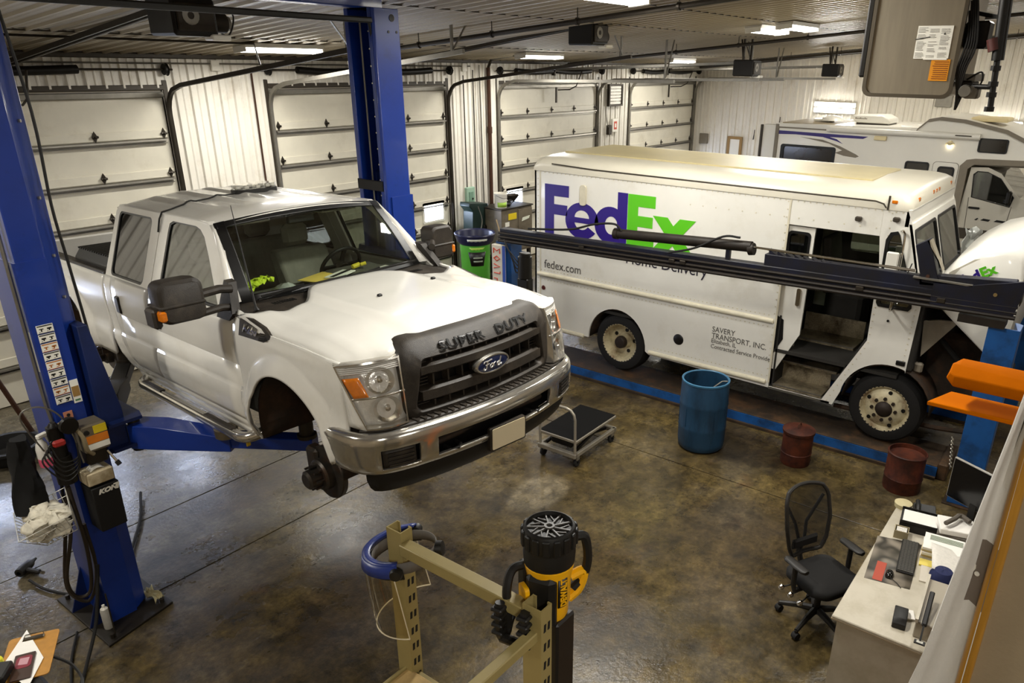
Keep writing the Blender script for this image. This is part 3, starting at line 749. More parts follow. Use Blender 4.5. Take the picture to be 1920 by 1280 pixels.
for s in (1, -1):
    side_panel('front_fender', s, us, f_lo, f_hi, 20, FC)
    # doors: rows along w so that the rear edge can curve
    def door(name, u0, u1, w0, w1, bot=None):
        rows = []
        for w in sorted(set(frange(w0, w1, 22)+[.80, .82, .84, 1.0])):
            a, b = u0(w), u1(w)
            rows.append([(lerp(a, b, i/8), s*side_v(lerp(a, b, i/8), w), w) for i in range(9)])
        return MB().grid(rows).build(name, M_paint, ford, solid=.018, smooth=28)
    fd = door('front_door', lambda w: -1.935, lambda w: -.535, .56, 1.315)
    rd = door('rear_door', lambda w: -2.72 if w > .95 else -2.72+.30*((.95-w)/.45)**1.6, lambda w: -1.945, .56, 1.315)
    door('rocker_panel', lambda w: -2.60, lambda w: -.50, .40, .553)
    door('cab_corner', lambda w: -2.875 if w > .85 else -2.875+.26*((.85-w)/.4)**1.5, lambda w: -2.73 if w > .95 else -2.73+.30*((.95-w)/.45)**1.6, .47, 1.315)
    side_panel('bed_side', s, sorted(set(frange(-5.28, -2.89, 48)+[RC[0]-.499, RC[0]+.499])), lambda u: b_lo(u) if u < -2.95 else lerp(.55, .72, (u+2.95)/.06), lambda u: 1.31, 18, RC)
    MB().box(-5.28, -2.89, s*.86, s*.955, 1.305, 1.335, .012).build('bed_rail_cap', M_gblack, ford)
    MB().box(-5.26, -2.92, s*.84, s*.865, .75, 1.31).build('bed_liner', M_gblack, ford)
    # door handles (dark upright pulls)
    for d, u, w in ((rd, -2.60, 1.09), (fd, -1.80, 1.10)):
        MB().cbox((u, s*(side_v(u, w)+.008), w), (.085, .03, .155), .012).build('door_handle', M_gblack, d)
    # greenhouse
    G = lambda p, t: (p[0], s*(.948-.37*(p[1]-1.31)-t), p[1])
    fwin = [(-1.79, 1.335), (-.78, 1.345)]+[(-.86, 1.44), (-1.05, 1.67), (-1.17, 1.80), (-1.25, 1.845), (-1.33, 1.862), (-1.72, 1.862), (-1.775, 1.84), (-1.785, 1.79)]
    rwin = rrect(-2.775, -2.10, 1.325, 1.855, .05)
    fo = [(-1.935, 1.31), (-.535, 1.31), (-.66, 1.42), (-.92, 1.72), (-1.08, 1.87), (-1.16, 1.905), (-1.935, 1.905)]
    ro = [(-2.88, 1.31), (-1.945, 1.31), (-1.945, 1.905), (-2.80, 1.905), (-2.85, 1.85)]
    for nm, o_, h_, dr in (('front_door_frame', fo, fwin, fd), ('rear_door_frame', ro, rwin, rd)):
        MB().holed(o_, [h_], 'x', 0, .05, fn=G).build(nm, M_paint, ford, smooth=20)
        c = (sum(p[0] for p in h_)/len(h_), sum(p[1] for p in h_)/len(h_))
        big = [(c[0]+(p[0]-c[0])*1.0, c[1]+(p[1]-c[1])*1.0) for p in h_]; sml = [(c[0]+(p[0]-c[0])*.955, c[1]+(p[1]-c[1])*.94) for p in h_]
        MB().holed(big, [sml], 'x', .004, .03, fn=G).build('window_seal', M_seal, ford, smooth=20)
        MB().holed(sml, [], 'x', .014, .018, fn=G).build('side_window', M_clear if dr is fd else M_tint, ford)
# roof with pressed ribs
def roof_w(u, v):
    w = 1.905+.068*(1-abs(v/.735)**2.2)
    w -= .03*max(0, (u+1.35)/.27)**2 if u > -1.35 else 0
    w -= .035*max(0, (-2.66-u)/.22)**2 if u < -2.66 else 0
    if -2.75 < u < -1.5:
        k = (abs(v)+.12) % .24-.12; e = min(1, (u+2.75)/.12, (-1.5-u)/.25)
        if abs(v) < .62: w += .016*e*max(0, 1-(abs(k)/.05)**2)
    return w
vs_ = frange(-.735, .735, 60)
MB().grid([[(u+(.04*(1-(v/.735)**2) if u > -1.1 else 0), v, roof_w(u, v)) for v in vs_] for u in frange(-2.86, -1.07, 40)]).build('roof', M_paint, ford, solid=.03, soff=-1, smooth=40)
# windshield
def ws(u_, t):
    v = lerp(-.80, .80, u_)*lerp(1, .885, t); k = 1-(lerp(-1, 1, u_))**2
    return V((lerp(-.685, -1.085, t)+.075*k*lerp(1, .55, t), v, lerp(1.392, 1.885, t)+.045*k*t+.02*sin(pi*t)*1))
MB().grid([[ws(i/24, j/10) for i in range(25)] for j in range(11)]).build('windshield', M_wind, ford)
def ws_strip(a0, a1, t0, t1, d=.006):
    return [[ws(lerp(a0, a1, i/12), lerp(t0, t1, j/6))+V((d, 0, d)) for i in range(13)] for j in range(7)]
mb = MB()
for a in ((-.012, .045, -.02, 1.02), (.955, 1.012, -.02, 1.02), (0, 1, -.03, .05), (0, 1, .93, 1.015)): mb.grid(ws_strip(*a))
mb.build('windshield_seal', M_seal, ford, solid=.008)
# painted windshield pillars fill between frame and glass
for s in (1, -1):
    rows = []
    for j in range(9):
        t = j/8; a = ws(0 if s < 0 else 1, t); p = interp([(1.31, -.535), (1.42, -.66), (1.72, -.92), (1.87, -1.08), (1.905, -1.16)], a.z)
        rows.append([(p, s*(.948-.37*(a.z-1.31)), a.z), (lerp(p, a.x, .5)+.01, s*(abs(a.y)+.948-.37*(a.z-1.31))/2+s*.006, a.z+.004), (a.x, a.y, a.z)])
    MB().grid(rows).build('windshield_pillar', M_paint, ford, solid=.012)
# wipers
for v0, v1 in ((-.70, .0), (.0, .68)):
    w_ = MB(); w_.beam((-.585, v0, 1.425), (-.635+.075, v1, 1.445), .014, .012); w_.beam((-.60, v0-.02, 1.40), (-.60, lerp(v0, v1, .5), 1.445), .018, .01)
    w_.build('wiper', M_black, ford)
# cowl and hood
def hood_w(u, v):
    a = abs(v)
    w = sm_interp([(0, 1.425), (.40, 1.420), (.53, 1.392), (.80, 1.368), (.90, 1.33), (.975, 1.285)], a)
    w += .012*min(1, max(0, -u/.5))
    if u > .35: w -= .10*((u-.35)/.6)**2.0
    if a > .7: w += (f_hi(u)-1.30)*min(1, (a-.7)/.2)*(1 if u < .3 else .5)
    return w
def hood_r(v): return sm_interp([(0, -.60), (.26, -.60), (.56, -.30), (.72, -.27), (.86, -.33), (.98, -.45)], abs(v))
def hood_f(v): return sm_interp([(0, .885), (.40, .872), (.60, .842), (.68, .888), (.80, .838), (.98, .708)], abs(v))
vs_ = sorted(set(frange(-.965, .965, 50)+[-.53, .53, -.40, .40]))
rows = []
for j in range(27):
    t = j/26; r = []
    for v in vs_:
        u = lerp(hood_r(v), hood_f(v), t); vv = v*(1 if u < .3 else 1-.02*(u-.3)); w = hood_w(u, vv)
        if t < .001 or t > .999: w -= .012
        r.append((u, vv, w))
    rows.append(r)
hood = MB().grid(rows).build('hood', M_paint, ford, solid=.02, soff=-1, smooth=50)
for u, v in ((.108, -.178), (.004, .399)):
    MB().cbox((u, v, hood_w(u, v)+.008), (.03, .035, .018), .006).build('washer_jet', M_black, hood)
MB().grid([[(lerp(-.75, hood_r(v)+.06, t), v, lerp(1.378, 1.368, t)-.02*(abs(v) > .85)) for v in frange(-.95, .95, 40)] for t in frange(0, 1, 6)]).build('cowl', M_gblack, ford, solid=.01)
for s in (1, -1):
    mb = MB()
    for k in range(9): mb.box(-.52+k*.0, -.46, s*(.50+k*.02), s*(.508+k*.02), 1.373, 1.382)
    mb.build('cowl_vent', M_black, ford)
# fender badge vents
for s in (1, -1):
    o = [(-.435, 1.372), (-.435, 1.235), (-.10, 1.245), (-.035, 1.275), (-.02, 1.30), (-.12, 1.335), (-.28, 1.368)]
    fn = lambda p, t: (p[0], s*(side_v(p[0], min(p[1], 1.33))+.012-t), p[1])
    fv = MB().holed(o, [], 'x', 0, .03, fn=fn).build('fender_vent', M_gblack, ford)
    mb = MB()
    for k in range(4): mb.beam((-.15+.02*k, s*.99, 1.255+k*.018), (-.05-.01*k, s*.985, 1.268+k*.014), .008, .006)
    mb.build('vent_louvre', M_black, fv)
    t = text('model_badge', 'F-250', .07, Matrix(), M_chromeb, fv, .004, .004, 'CENTER', shear=.15, wid=1.25)
    for q in t.data.vertices:
        x, y, z = q.co; u = -.285+(x if s > 0 else x)*(-1 if s > 0 else 1)*.95; w = 1.272+y-.0*x
        q.co = (u, s*(side_v(u, min(w, 1.33))+.016+z), w)
# grille
def gmap(v, w, d):
    k = 1-min(1, abs(v)/.72)**2
    u = interp([(.80, 1.0), (1.18, 1.005), (1.26, .985), (1.32, .945), (1.36, .90)], w)-.085+.095*k
    return V((u+d, v, w))
def ring(hw0, hw1, w0, w1, r, d, n=7):
    """rounded trapezoid ring, half width hw0 at bottom, hw1 at top"""
    pts = []
    for x, y in rrect(-1, 1, w0, w1, 1e-4, 1)[:0]: pass
    P = []
    def side(a, b, m): return [(lerp(a[0], b[0], i/m), lerp(a[1], b[1], i/m)) for i in range(m)]
    def corner(c, a0, a1): return [(c[0]+r*cos(R_(lerp(a0, a1, i/n))), c[1]+r*sin(R_(lerp(a0, a1, i/n)))) for i in range(n)]
    P += side((-hw0+r, w0), (hw0-r, w0), 14)+corner((hw0-r, w0+r), -90, 0)+side((hw0, w0+r), (hw1, w1-r), 8)+corner((hw1-r, w1-r), 0, 90)
    P += side((hw1-r, w1), (-hw1+r, w1), 14)+corner((-hw1+r, w1-r), 90, 180)+side((-hw1, w1-r), (-hw0, w0+r), 8)+corner((-hw0+r, w0+r), 180, 270)
    return [gmap(p[0], p[1], d) for p in P]
gr = MB().grid([ring(.675, .655, .825, 1.352, .12, -.10), ring(.675, .655, .825, 1.352, .12, -.015), ring(.655, .63, .84, 1.335, .12, .015), ring(.595, .545, .885, 1.235, .05, .022), ring(.58, .53, .898, 1.222, .045, .008), ring(.575, .525, .903, 1.217, .04, -.07)], True).build('grille_surround', M_gblack, ford, smooth=50)
MB().grid([[gmap(lerp(-.64, .64, i/16), lerp(.84, 1.25, j/4), -.085) for i in range(17)] for j in range(5)]).build('grille_back', M_seal, ford, solid=.01)
for w0, w1 in ((1.120, 1.195), (.945, 1.035)):
    mb = MB(); sec = []
    for i in range(25):
        v = lerp(-.545, .545, i/24); e = .0 if abs(v) < .46 else .02
        sec.append([gmap(v, w0-e*.2, -.06), gmap(v, w0+e, .004), gmap(v, w0+.014, .022), gmap(v, w1-.014, .022), gmap(v, w1-e, .004), gmap(v, w1+e*.2, -.06)])
    mb.loft(sec); mb.build('grille_bar', M_gblack, ford, smooth=35)
for i in range(9):
    v = lerp(-.44, .44, i/8)
    for a, b in ((.90, .94), (1.04, 1.115), (1.198, 1.222)):
        mb = MB(); p = [gmap(v-.006, a, -.07), gmap(v+.006, a, -.07), gmap(v+.006, a, -.01), gmap(v-.006, a, -.01)]
        q = [x+V((0, 0, b-a)) for x in p]; mb.add(p+q, [(0, 1, 2, 3), (4, 7, 6, 5), (0, 4, 5, 1), (1, 5, 6, 2), (2, 6, 7, 3), (3, 7, 4, 0)]); mb.build('grille_rib', M_gblack, ford)
for s in (1, -1):
    mb = MB()
    for k in range(14): mb.beam(gmap(s*.46, .92+k*.021, -.045), gmap(s*.555, .92+k*.021, -.04), .01, .006)
    mb.build('grille_mesh', M_gblack, ford)
# oval emblem
ec = gmap(0, 1.075, .03)
def oval(a, b, d, n=36): return [ec+V((d, a*cos(2*pi*i/n), b*sin(2*pi*i/n))) for i in range(n)]
em = MB().loft([oval(.155, .066, -.03), oval(.155, .066, .004), oval(.148, .060, .014), oval(.138, .052, .014), oval(.136, .050, .006)], True).build('emblem', M_chromeb, ford, smooth=50)
MB().loft([oval(.137, .051, .002), oval(.137, .051, .010), oval(.125, .043, .0125)], True).build('emblem_face', mat('emblem_blue', '#14234a', .2, .3, coat=1), em)
SCR = {'F': [[(-.100, .018), (-.090, .030), (-.060, .028), (-.030, .034), (-.024, .030)], [(-.062, .028), (-.070, .0), (-.080, -.024), (-.094, -.030), (-.102, -.022), (-.094, -.014)], [(-.086, .002), (-.064, .004), (-.048, .008)]],
       'o': [[(-.026, .004), (-.040, -.006), (-.042, -.020), (-.032, -.026), (-.020, -.016), (-.018, -.002), (-.026, .004), (-.012, -.002)]],
       'r': [[(-.010, .004), (-.012, -.022)], [(-.012, -.010), (.002, .006), (.012, .004)]],
       'd': [[(.048, .002), (.034, .002), (.024, -.010), (.026, -.024), (.038, -.022), (.048, -.006)], [(.062, .034), (.050, .0), (.048, -.016), (.054, -.024), (.066, -.018)]]}
mb = MB()
for L_ in SCR.values():
    for st in L_:
        pp = spline([(p[0]*.98+.012, p[1]*.95, 0) for p in st], 5)
        mb.tube([ec+V((.013, p.x, p.y)) for p in pp], .0048, 6)
mb.build('emblem_script', mat('emblem_silver', '#e8e6e0', .25, .8), em)
# embossed name across the grille top
for word, cx in (('SUPER', -.205), ('DUTY', .255)):
    t = text('grille_lettering', word, .075, Matrix(), M_seal, gr, .004, .0012, 'CENTER', wid=1.62, space=1.08)
    for q in t.data.vertices:
        x, y, z = q.co; sl_ = 1.255+y*.95; p = gmap(x+cx, sl_, .018 if sl_ > 1.3 else .021); q.co = p+V((.004+z, 0, .004))
# headlights
def hl(s, a, t, d):
    """a: 0 outer..1 inner, t: 0 bottom..1 top"""
    ob, ot, ib, it = V((.885, .915, .862)), V((.715, .985, 1.262)), V((.985, .675, .865)), V((.925, .655, 1.285))
    p = ob.lerp(ot, t).lerp(ib.lerp(it, t), a)
    p += V((.8, .55, 0)).normalized()*(.035*sin(pi*a)*1+.02*sin(pi*t))
    p += V((-.8, -.5, 0)).normalized()*d
    return V((p.x, s*p.y, p.z))
M_refl = mat('headlight_reflector', '#f0eee8', .2, .25, .12, 14, rvar=.08, bump=.5, bscale=22)
for s in (1, -1):
    MB().grid([[hl(s, i/10, j/10, .07) for i in range(11)] for j in range(11)]).build('headlight_reflector', M_refl, ford, solid=.01)
    e = MB(); rim = [(i/10, 0) for i in range(10)]+[(1, i/10) for i in range(10)]+[(1-i/10, 1) for i in range(10)]+[(0, 1-i/10) for i in range(10)]
    e.grid([[hl(s, a, t, -.002) for a, t in rim], [hl(s, a, t, .075) for a, t in rim], [hl(s, lerp(a, .5, .06), lerp(t, .5, .06), .075) for a, t in rim], [hl(s, lerp(a, .5, .05), lerp(t, .5, .05), -.002) for a, t in rim], [hl(s, a, t, -.002) for a, t in rim]], True).build('headlight_bezel', M_chromeb, ford)
    for t0 in (.27, .70):
        c = hl(s, .62, t0, .06); ax = (V((.86, s*.5, 0))).normalized()
        Mx = ax.to_track_quat('Z', 'Y').to_matrix().to_4x4(); Mx.translation = c
        MB(Mx).lathe([(.012, -.03), (.05, -.02), (.082, .02), (.088, .035)], 20).build('headlight_bowl', M_chromeb, ford)
        MB(Mx).lathe([(.001, .035), (.016, .03), (.018, -.02)], 12).build('headlight_bulb', M_chromeb, ford)
    MB().grid([[hl(s, a, t, .02) for a in frange(.0, 1, 10)] for t in (.475, .505)]).build('headlight_divider', M_chromeb, ford, solid=.03)
    MB().grid([[hl(s, lerp(.03, .30, i/4)+.05*(1-j/5), lerp(.50, .80, j/5), .012) for i in range(5)] for j in range(6)]).build('turn_signal', M_amber, ford, solid=.012)
    mb = MB()
    for k in range(5): mb.tube([hl(s, a, .86+k*.026, .01) for a in frange(.03, .97, 8)], .005, 5)
    mb.build('headlight_rib', M_refl, ford)
    MB().grid([[hl(s, i/12, j/12, .0) for i in range(13)] for j in range(13)]).build('headlight_lens', M_lens, ford)
# bumper
def bu(v):
    a = abs(v)
    return sm_interp([(0, 1.125), (.40, 1.10), (.72, 1.035), (.88, .955), (.97, .85), (1.005, .70), (1.01, .60)], a)
VB = [-1.01, -1.006, -.995, -.975, -.95, -.92, -.885, -.84, -.78, -.70, -.655, -.61, -.56, -.50, -.40, -.30, -.20, -.10]; VB = VB+[0]+[-x for x in reversed(VB)]
# follow the plan by arc so that the ends wrap round
PL = [(-1.01, .55), (-1.01, .66), (-1.0, .76), (-.975, .85), (-.93, .92), (-.885, .958), (-.84, .985), (-.78, 1.01), (-.70, 1.035), (-.655, 1.045), (-.60, 1.057), (-.53, 1.072), (-.40, 1.095), (-.30, 1.107), (-.2, 1.116), (-.1, 1.122), (0, 1.125)]
PL = PL+[(-a, b) for a, b in reversed(PL[:-1])]
WR = [.548, .565, .60, .64, .70, .735, .77, .80, .825, .838, .845]
def prof(w): return interp([(.548, -.05), (.565, -.02), (.60, 0), (.70, .012), (.77, .014), (.80, .012), (.825, 0), (.838, -.02), (.845, -.04)], w)
def bp(i, w, d=0.):
    v, u = PL[i]; k = prof(w)+d
    a = PL[max(0, i-1)]; b = PL[min(len(PL)-1, i+1)]
    n = V((b[0]-a[0], -(b[1]-a[1]), 0)).normalized()   # (u, v) normal
    return V((u+n.x*k, v+n.y*k, w))
mb = MB(); m = len(WR)
for i in range(len(PL)):
    for w in WR:
        # opening lips
        mb.v.append(tuple(bp(i, w)))
for i in range(len(PL)-1):
    v0, v1 = PL[i][0], PL[i+1][0]; vm = (v0+v1)/2
    for j in range(m-1):
        wm = (WR[j]+WR[j+1])/2
        if abs(vm) < .53 and .60 < wm < .735: continue
        if .655 < abs(vm) < .885 and .60 < wm < .735: continue
        mb.f.append([i*m+j, (i+1)*m+j, (i+1)*m+j+1, i*m+j+1]); mb.mi.append(0)
bum = mb.build('front_bumper', M_chromeb, ford, solid=.03, soff=-1, bev=.006, smooth=40)
MB().grid([[bp(i, .838, -.02+lerp(0, -.13, t))+V((0, 0, .012)) for i in range(3, len(PL)-3)] for t in frange(0, 1, 4)]).build('bumper_step_pad', M_gblack, bum, solid=.012)
mb = MB()
for i in range(26):
    v = lerp(-.62, .62, i/25); u = interp(sorted((a, b) for a, b in PL), v); mb.box(u-.14, u-.04, v-.008, v+.008, .855, .864)
mb.build('step_pad_rib', M_gblack, bum)
MB().grid([[(interp(sorted((a, b) for a, b in PL), v)-.10, v, w) for v in frange(-.9, .9, 16)] for w in (.57, .77)]).build('bumper_recess', M_seal, bum, solid=.01)
for s in (1, -1):
    rows = []
    for w in frange(.612, .725, 5): rows.append([V((interp(sorted((a, b) for a, b in PL), v)-.022, s*v, w)) for v in frange(.675, .87, 6)])
    fo_ = MB().grid(rows).build('fog_lamp_cover', M_gblack, bum, solid=.03)
    for k in range(4):
        w = .628+k*.026; v0, v1 = .695, .85
        MB().beam((interp(sorted((a, b) for a, b in PL), v0)-.0, s*v0, w), (interp(sorted((a, b) for a, b in PL), v1)-.0, s*v1, w), .02, .008).build('cover_rib', M_gblack, fo_)
    mb = MB(); mb.tube([(.98, s*.42, .60), (1.07, s*.42, .60), (1.085, s*.38, .605), (1.06, s*.34, .61), (.98, s*.33, .61)], .014, 8); mb.build('tow_hook', M_black, ford)
    MB().tube([(1.0, s*.1, .66), (1.0, s*.5, .66)], .02, 8).build('bumper_brace', M_under, ford)
MB().grid([[bp(i, .56, interp([(.40, -.10), (.47, -.035), (.56, -.03), (.58, -.03)], w))+V((0, 0, w-.56)) for i in range(3, len(PL)-3)] for w in (.585, .555, .50, .44, .41, .40)]).build('air_dam', mat('air_dam_plastic', '#171513', .5, 0, .2, 6, bump=.1), ford, solid=.02)
pl = MB(); pl.M = Matrix.Translation((1.135, .03, .565)) @ Euler((0, R_(4), R_(-3))).to_matrix().to_4x4()
pl.prism(rrect(-.165, .165, -.088, .088, .015), 'x', -.03, 0); plo = pl.build('plate_bracket', M_gblack, ford)
pl = MB(); pl.M = Matrix.Translation((1.139, .03, .57)) @ Euler((0, R_(4), R_(-3))).to_matrix().to_4x4()
pl.prism(rrect(-.15, .15, -.078, .078, .012), 'x', 0, .004); pl.build('licence_plate', mat('blank_plate', '#cdbf9f', .5), plo, label='blank tan licence plate')
# tow mirrors; the driver's one is folded back
for s in (1, -1):
    k_ = .80 if s > 0 else 1.; du = -.17 if s > 0 else 0.; dv = .095 if s > 0 else 0.
    mv_ = lambda v: s*((v-.96)*k_+.96-dv*(v > .99))
    m_ = MB(); secs = []
    for t, f in ((0, .80), (.06, .94), (.5, 1.0), (.9, .97), (1, .85)):
        u = lerp(-.70, -.52, t)+du; secs.append([(u, mv_(p[0]), p[1]) for p in [(1.265+(q[0]-1.265)*f, 1.515+(q[1]-1.515)*f) for q in rrect(1.115, 1.415, 1.375, 1.665, .06)]])
    m_.loft(secs); mr = m_.build('mirror', M_gblack, ford, smooth=40)
    MB().box(-.706+du, -.70+du, mv_(1.14), mv_(1.39), 1.41, 1.63).build('mirror_glass', M_chrome, mr)
    MB().box(-.715+du, -.51+du, mv_(1.12), mv_(1.42), 1.488, 1.508, .006).build('mirror_band', M_gblack, mr)
    MB().box(-.64+du, -.508+du, mv_(1.385), mv_(1.428), 1.41, 1.48, .01).build('mirror_marker', M_amber, mr)
    MB().box(-.70+du, -.56+du, mv_(1.40), mv_(1.455), 1.36, 1.49, .015).build('mirror_end', M_gblack, mr)
    for w in (1.525, 1.395):
        a = MB(); a.tube([(-.60+du, mv_(1.13), w), (-.60+du*.6, s*.985, w+.01), (-.60, s*.90, w-.005)], .03 if w > 1.45 else .026, 10); a.build('mirror_arm', M_gblack, mr)
    MB().holed([(-.56, 1.31), (-.53, 1.36), (-.66, 1.55), (-.73, 1.56), (-.74, 1.31)], [], 'x', 0, .06, fn=lambda p, t: (p[0], s*(.975-.37*(p[1]-1.31)-t), p[1])).build('mirror_sail', M_gblack, mr)
    # painted strip between the fender edge and the headlight
    rows = []
    for j in range(11):
        t = j/10; q = hl(s, 0, t, .004); w = q.z; rows.append([(.725, s*(side_v(.725, w)-.002), w), (lerp(.74, q.x, .5), s*(lerp(side_v(.74, w), abs(q.y), .5)+.004), w), tuple(q)])
    MB().grid(rows).build('fender_nose', M_paint, ford, solid=.012)
# antenna, beacon
MB().tube([(-.435, -.826, 1.375), (-.44, -.826, 1.40), (-.60, -.80, 2.08)], [.022, .008, .0025], 8).build('antenna', M_black, ford)
bc = MB(); bc.prism(rrect(-.10, .10, -.20, .20, .09, 6), 'z', 0, .035); bc.M = None
bk = bpy.data.objects.new('beacon_mount', None); COL.objects.link(bk); bk.parent = ford; bk.location = (-2.05, .13, 1.972)
bc.build('beacon_base', M_black, bk)
MB().prism(rrect(-.095, .095, -.195, .195, .09, 6), 'z', .035, .075).build('beacon_lens', glass('beacon_clear', '#f2f2ee', .04), bk)
for i in range(10):
    t = 2*pi*i/10; MB().cbox((.07*cos(t), .165*sin(t), .052), (.03, .04, .026), .004).build('beacon_led', M_refl, bk)
MB().tube([(p[0], p[1], roof_w(p[0], max(-.73, min(.73, p[1])))+.008) for p in [tuple(q)[:2] for q in spline([(-2.02, -.05, 0), (-1.98, -.28, 0), (-1.98, -.50, 0), (-1.93, -.66, 0), (-1.93, -.733, 0)], 6)]]+[(-1.94, -.76, 1.86), (-1.94, -.79, 1.76)], .007, 6).build('beacon_cable', M_black, ford)
# rear cab wall with window, tailgate, bed floor
mb = MB(); mb.holed([(-.93, .6), (.93, .6), (.93, 1.31), (.72, 1.90), (-.72, 1.90), (-.93, 1.31)], [rrect(-.62, .62, 1.42, 1.80, .08)], 'x', 0, .03, fn=lambda p, t: (-2.875+.045*max(0, p[1]-1.31)/.6+t, p[0], p[1])); mb.build('cab_rear_wall', M_paint, ford)
MB().holed(rrect(-.62, .62, 1.42, 1.80, .08), [], 'x', 0, .006, fn=lambda p, t: (-2.865+.045*(p[1]-1.31)/.6+t, p[0], p[1])).build('rear_window', M_tint, ford)
MB().box(-5.28, -2.9, -.86, .86, .72, .76).build('bed_floor', M_gblack, ford)
MB().box(-5.30, -5.25, -.80, .80, .72, 1.31, .015).build('tailgate', M_paint, ford)
MB().box(-2.93, -2.89, -.86, .86, .72, 1.31).build('bed_front_wall', M_gblack, ford)
# interior
MB().box(-2.85, -.62, -.86, .86, .56, .62).build('cab_floor', M_dash, ford)
MB().box(-.66, -.60, -.88, .88, .60, 1.34).build('firewall', M_dash, ford)
ds = []
for v in frange(-.85, .85, 20):
    h = .05 if .12 < v < .62 else 0
    ds.append([(-.66, v, 1.33), (-.80, v, 1.345), (-1.0, v, 1.345+h*.6), (-1.12, v, 1.33+h), (-1.18, v, 1.26+h), (-1.14, v, .95), (-.66, v, .95)])
MB().loft(ds).build('dashboard', M_dash, ford, smooth=45)
def seat(u, v, wd=.52):
    MB().prism([(u-.02, .70), (u+.50, .72), (u+.54, .80), (u+.50, .88), (u+.05, .86)], 'y', v-wd/2, v+wd/2).build('seat_cushion', M_int, ford, bev=.03)
    MB().prism([(u-.02, .80), (u+.10, .82), (u+.02, 1.20), (u-.10, 1.44), (u-.22, 1.45), (u-.24, 1.40)], 'y', v-wd/2, v+wd/2).build('seat_back', M_int, ford, bev=.04)
    MB().cbox((u-.20, v, 1.56), (.10, .26, .20), .04).build('headrest', M_int, ford)
seat(-1.80, -.42); seat(-1.80, .42); seat(-2.55, -.45, .75); seat(-2.55, .45, .75)
sw = MB(); c = V((-1.26, .40, 1.36)); ax = V((-.85, 0, .5)).normalized(); a1 = V((0, 1, 0)); a2 = ax.cross(a1)
sw.tube([c+(a1*cos(t)+a2*sin(t))*.19 for t in [2*pi*i/28 for i in range(28)]], .016, 8, closed=True)
for t in (0, pi, -pi/2): sw.beam(c, c+(a1*cos(t)+a2*sin(t))*.18, .035, .02, up=ax)
sw.cyl(c-ax*.05, c+ax*.01, .06, n=16); sw.build('steering_wheel', M_black, ford)
MB().cbox((-1.12, .0, 1.84), (.03, .24, .07), .012).build('rear_view_mirror', M_black, ford)
for v in (-.40, .40): MB().cbox((-1.28, v, 1.855), (.22, .34, .02), .008).build('sun_visor', M_int, ford)
MB().grid([[(u, v, roof_w(u, v)-.045) for v in frange(-.70, .70, 8)] for u in frange(-2.8, -1.12, 8)]).build('headliner', M_int, ford)
# wheel wells, hubs, axles, frame
for s in (1, -1):
    for (cu, cw, r) in (FC, RC):
        pts = [(cu+(r+.015)*cos(R_(a)), cw+(r+.015)*sin(R_(a))) for a in range(-12, 193, 12)]
        MB().grid([[(p[0], s*.955, p[1]) for p in pts], [(p[0], s*.45, p[1]) for p in pts]]).build('wheel_well', M_under, ford, solid=.012)
        MB().holed([(cu-.5, .5)]+[(cu+.51*cos(R_(a)), cw+.51*sin(R_(a))) for a in range(180, -1, -12)]+[(cu+.5, .5)], [], 'y', s*.44, s*.46).build('well_liner', M_under, ford)
    for cu, w, nm in ((.03, .22, 'front'), (-3.967, .31, 'rear')):
        h = MB(); o = (cu, 0, w)
        hb = MB().lathe([(.05, s*.66), (.20, s*.70), (.205, s*.735), (.20, s*.745), (.12, s*.75), (.12, s*.80), (.105, s*.815), (.072, s*.82), (.07, s*.90), (.05, s*.915), (.0, s*.915)], 32, o, 'y').build('brake_hub', M_iron, ford, smooth=30)
        for k in range(8):
            t = 2*pi*k/8; MB().cyl((cu+.085*cos(t), s*.80, w+.085*sin(t)), (cu+.085*cos(t), s*.875, w+.085*sin(t)), .009, n=6).build('wheel_stud', M_iron, hb)
        MB().box(cu-.20, cu-.06, s*.68, s*.78, w-.02, w+.17, .02).build('brake_caliper', M_iron, hb)
        MB().tube([(cu-.05, s*.66, w), (cu-.05, s*.30, w+.03), (cu-.05, 0, w+.02)], [.07, .055, .05], 10).build('axle_half', M_under, ford)
    MB().box(-5.2, .95, s*.38, s*.48, .47, .60, .015).build('frame_rail', M_under, ford)
    MB().lathe([(.075, .30), (.08, .32)]+[(.08+(.012 if k % 2 else 0), .33+k*.025) for k in range(16)], 16, (.0, s*.52, 0)).build('coil_spring', M_under, ford)
    MB().beam((.05, s*.6, .22), (.75, s*.42, .45), .05, .06).build('radius_arm', M_under, ford)
    MB().cyl((-.02, s*.62, .25), (-.12, s*.50, .85), .03, n=10).build('shock_absorber', M_under, ford)
    # chrome step bars with tread pads
    st = MB(); pts = spline([(-2.52, s*.72, .47), (-2.50, s*.90, .42), (-2.42, s*1.0, .405), (-2.2, s*1.01, .40), (-1.5, s*1.01, .40), (-.85, s*1.01, .40), (-.62, s*1.0, .405), (-.54, s*.90, .43), (-.52, s*.72, .47)], 5)
    sb = st.tube(pts, .042, 12).build('step_bar', M_chromeb, ford, smooth=50)
    for u0, u1 in ((-2.36, -1.98), (-1.20, -.74)): MB().box(u0, u1, s*.985, s*1.035, .435, .447, .005).build('tread_pad', M_gblack, sb)
    MB().box(-.80, .0, s*.1, s*.45, .42, .58, .04).build('crossmember', M_under, ford)
MB().cyl((-.05, -.7, .28), (-.05, .7, .28), .06, n=10).build('front_axle', M_under, ford)
MB().cyl((-3.967, -.7, .34), (-3.967, .7, .34), .07, n=10).build('rear_axle', M_under, ford)
MB().lathe([(.03, -.13), (.13, -.09), (.15, 0), (.13, .09), (.03, .13)], 16, (-3.967, 0, .34), 'x').build('differential', M_under, ford)
MB().box(-.6, .85, -.4, .4, .55, 1.15, .05).build('engine_block', M_under, ford)
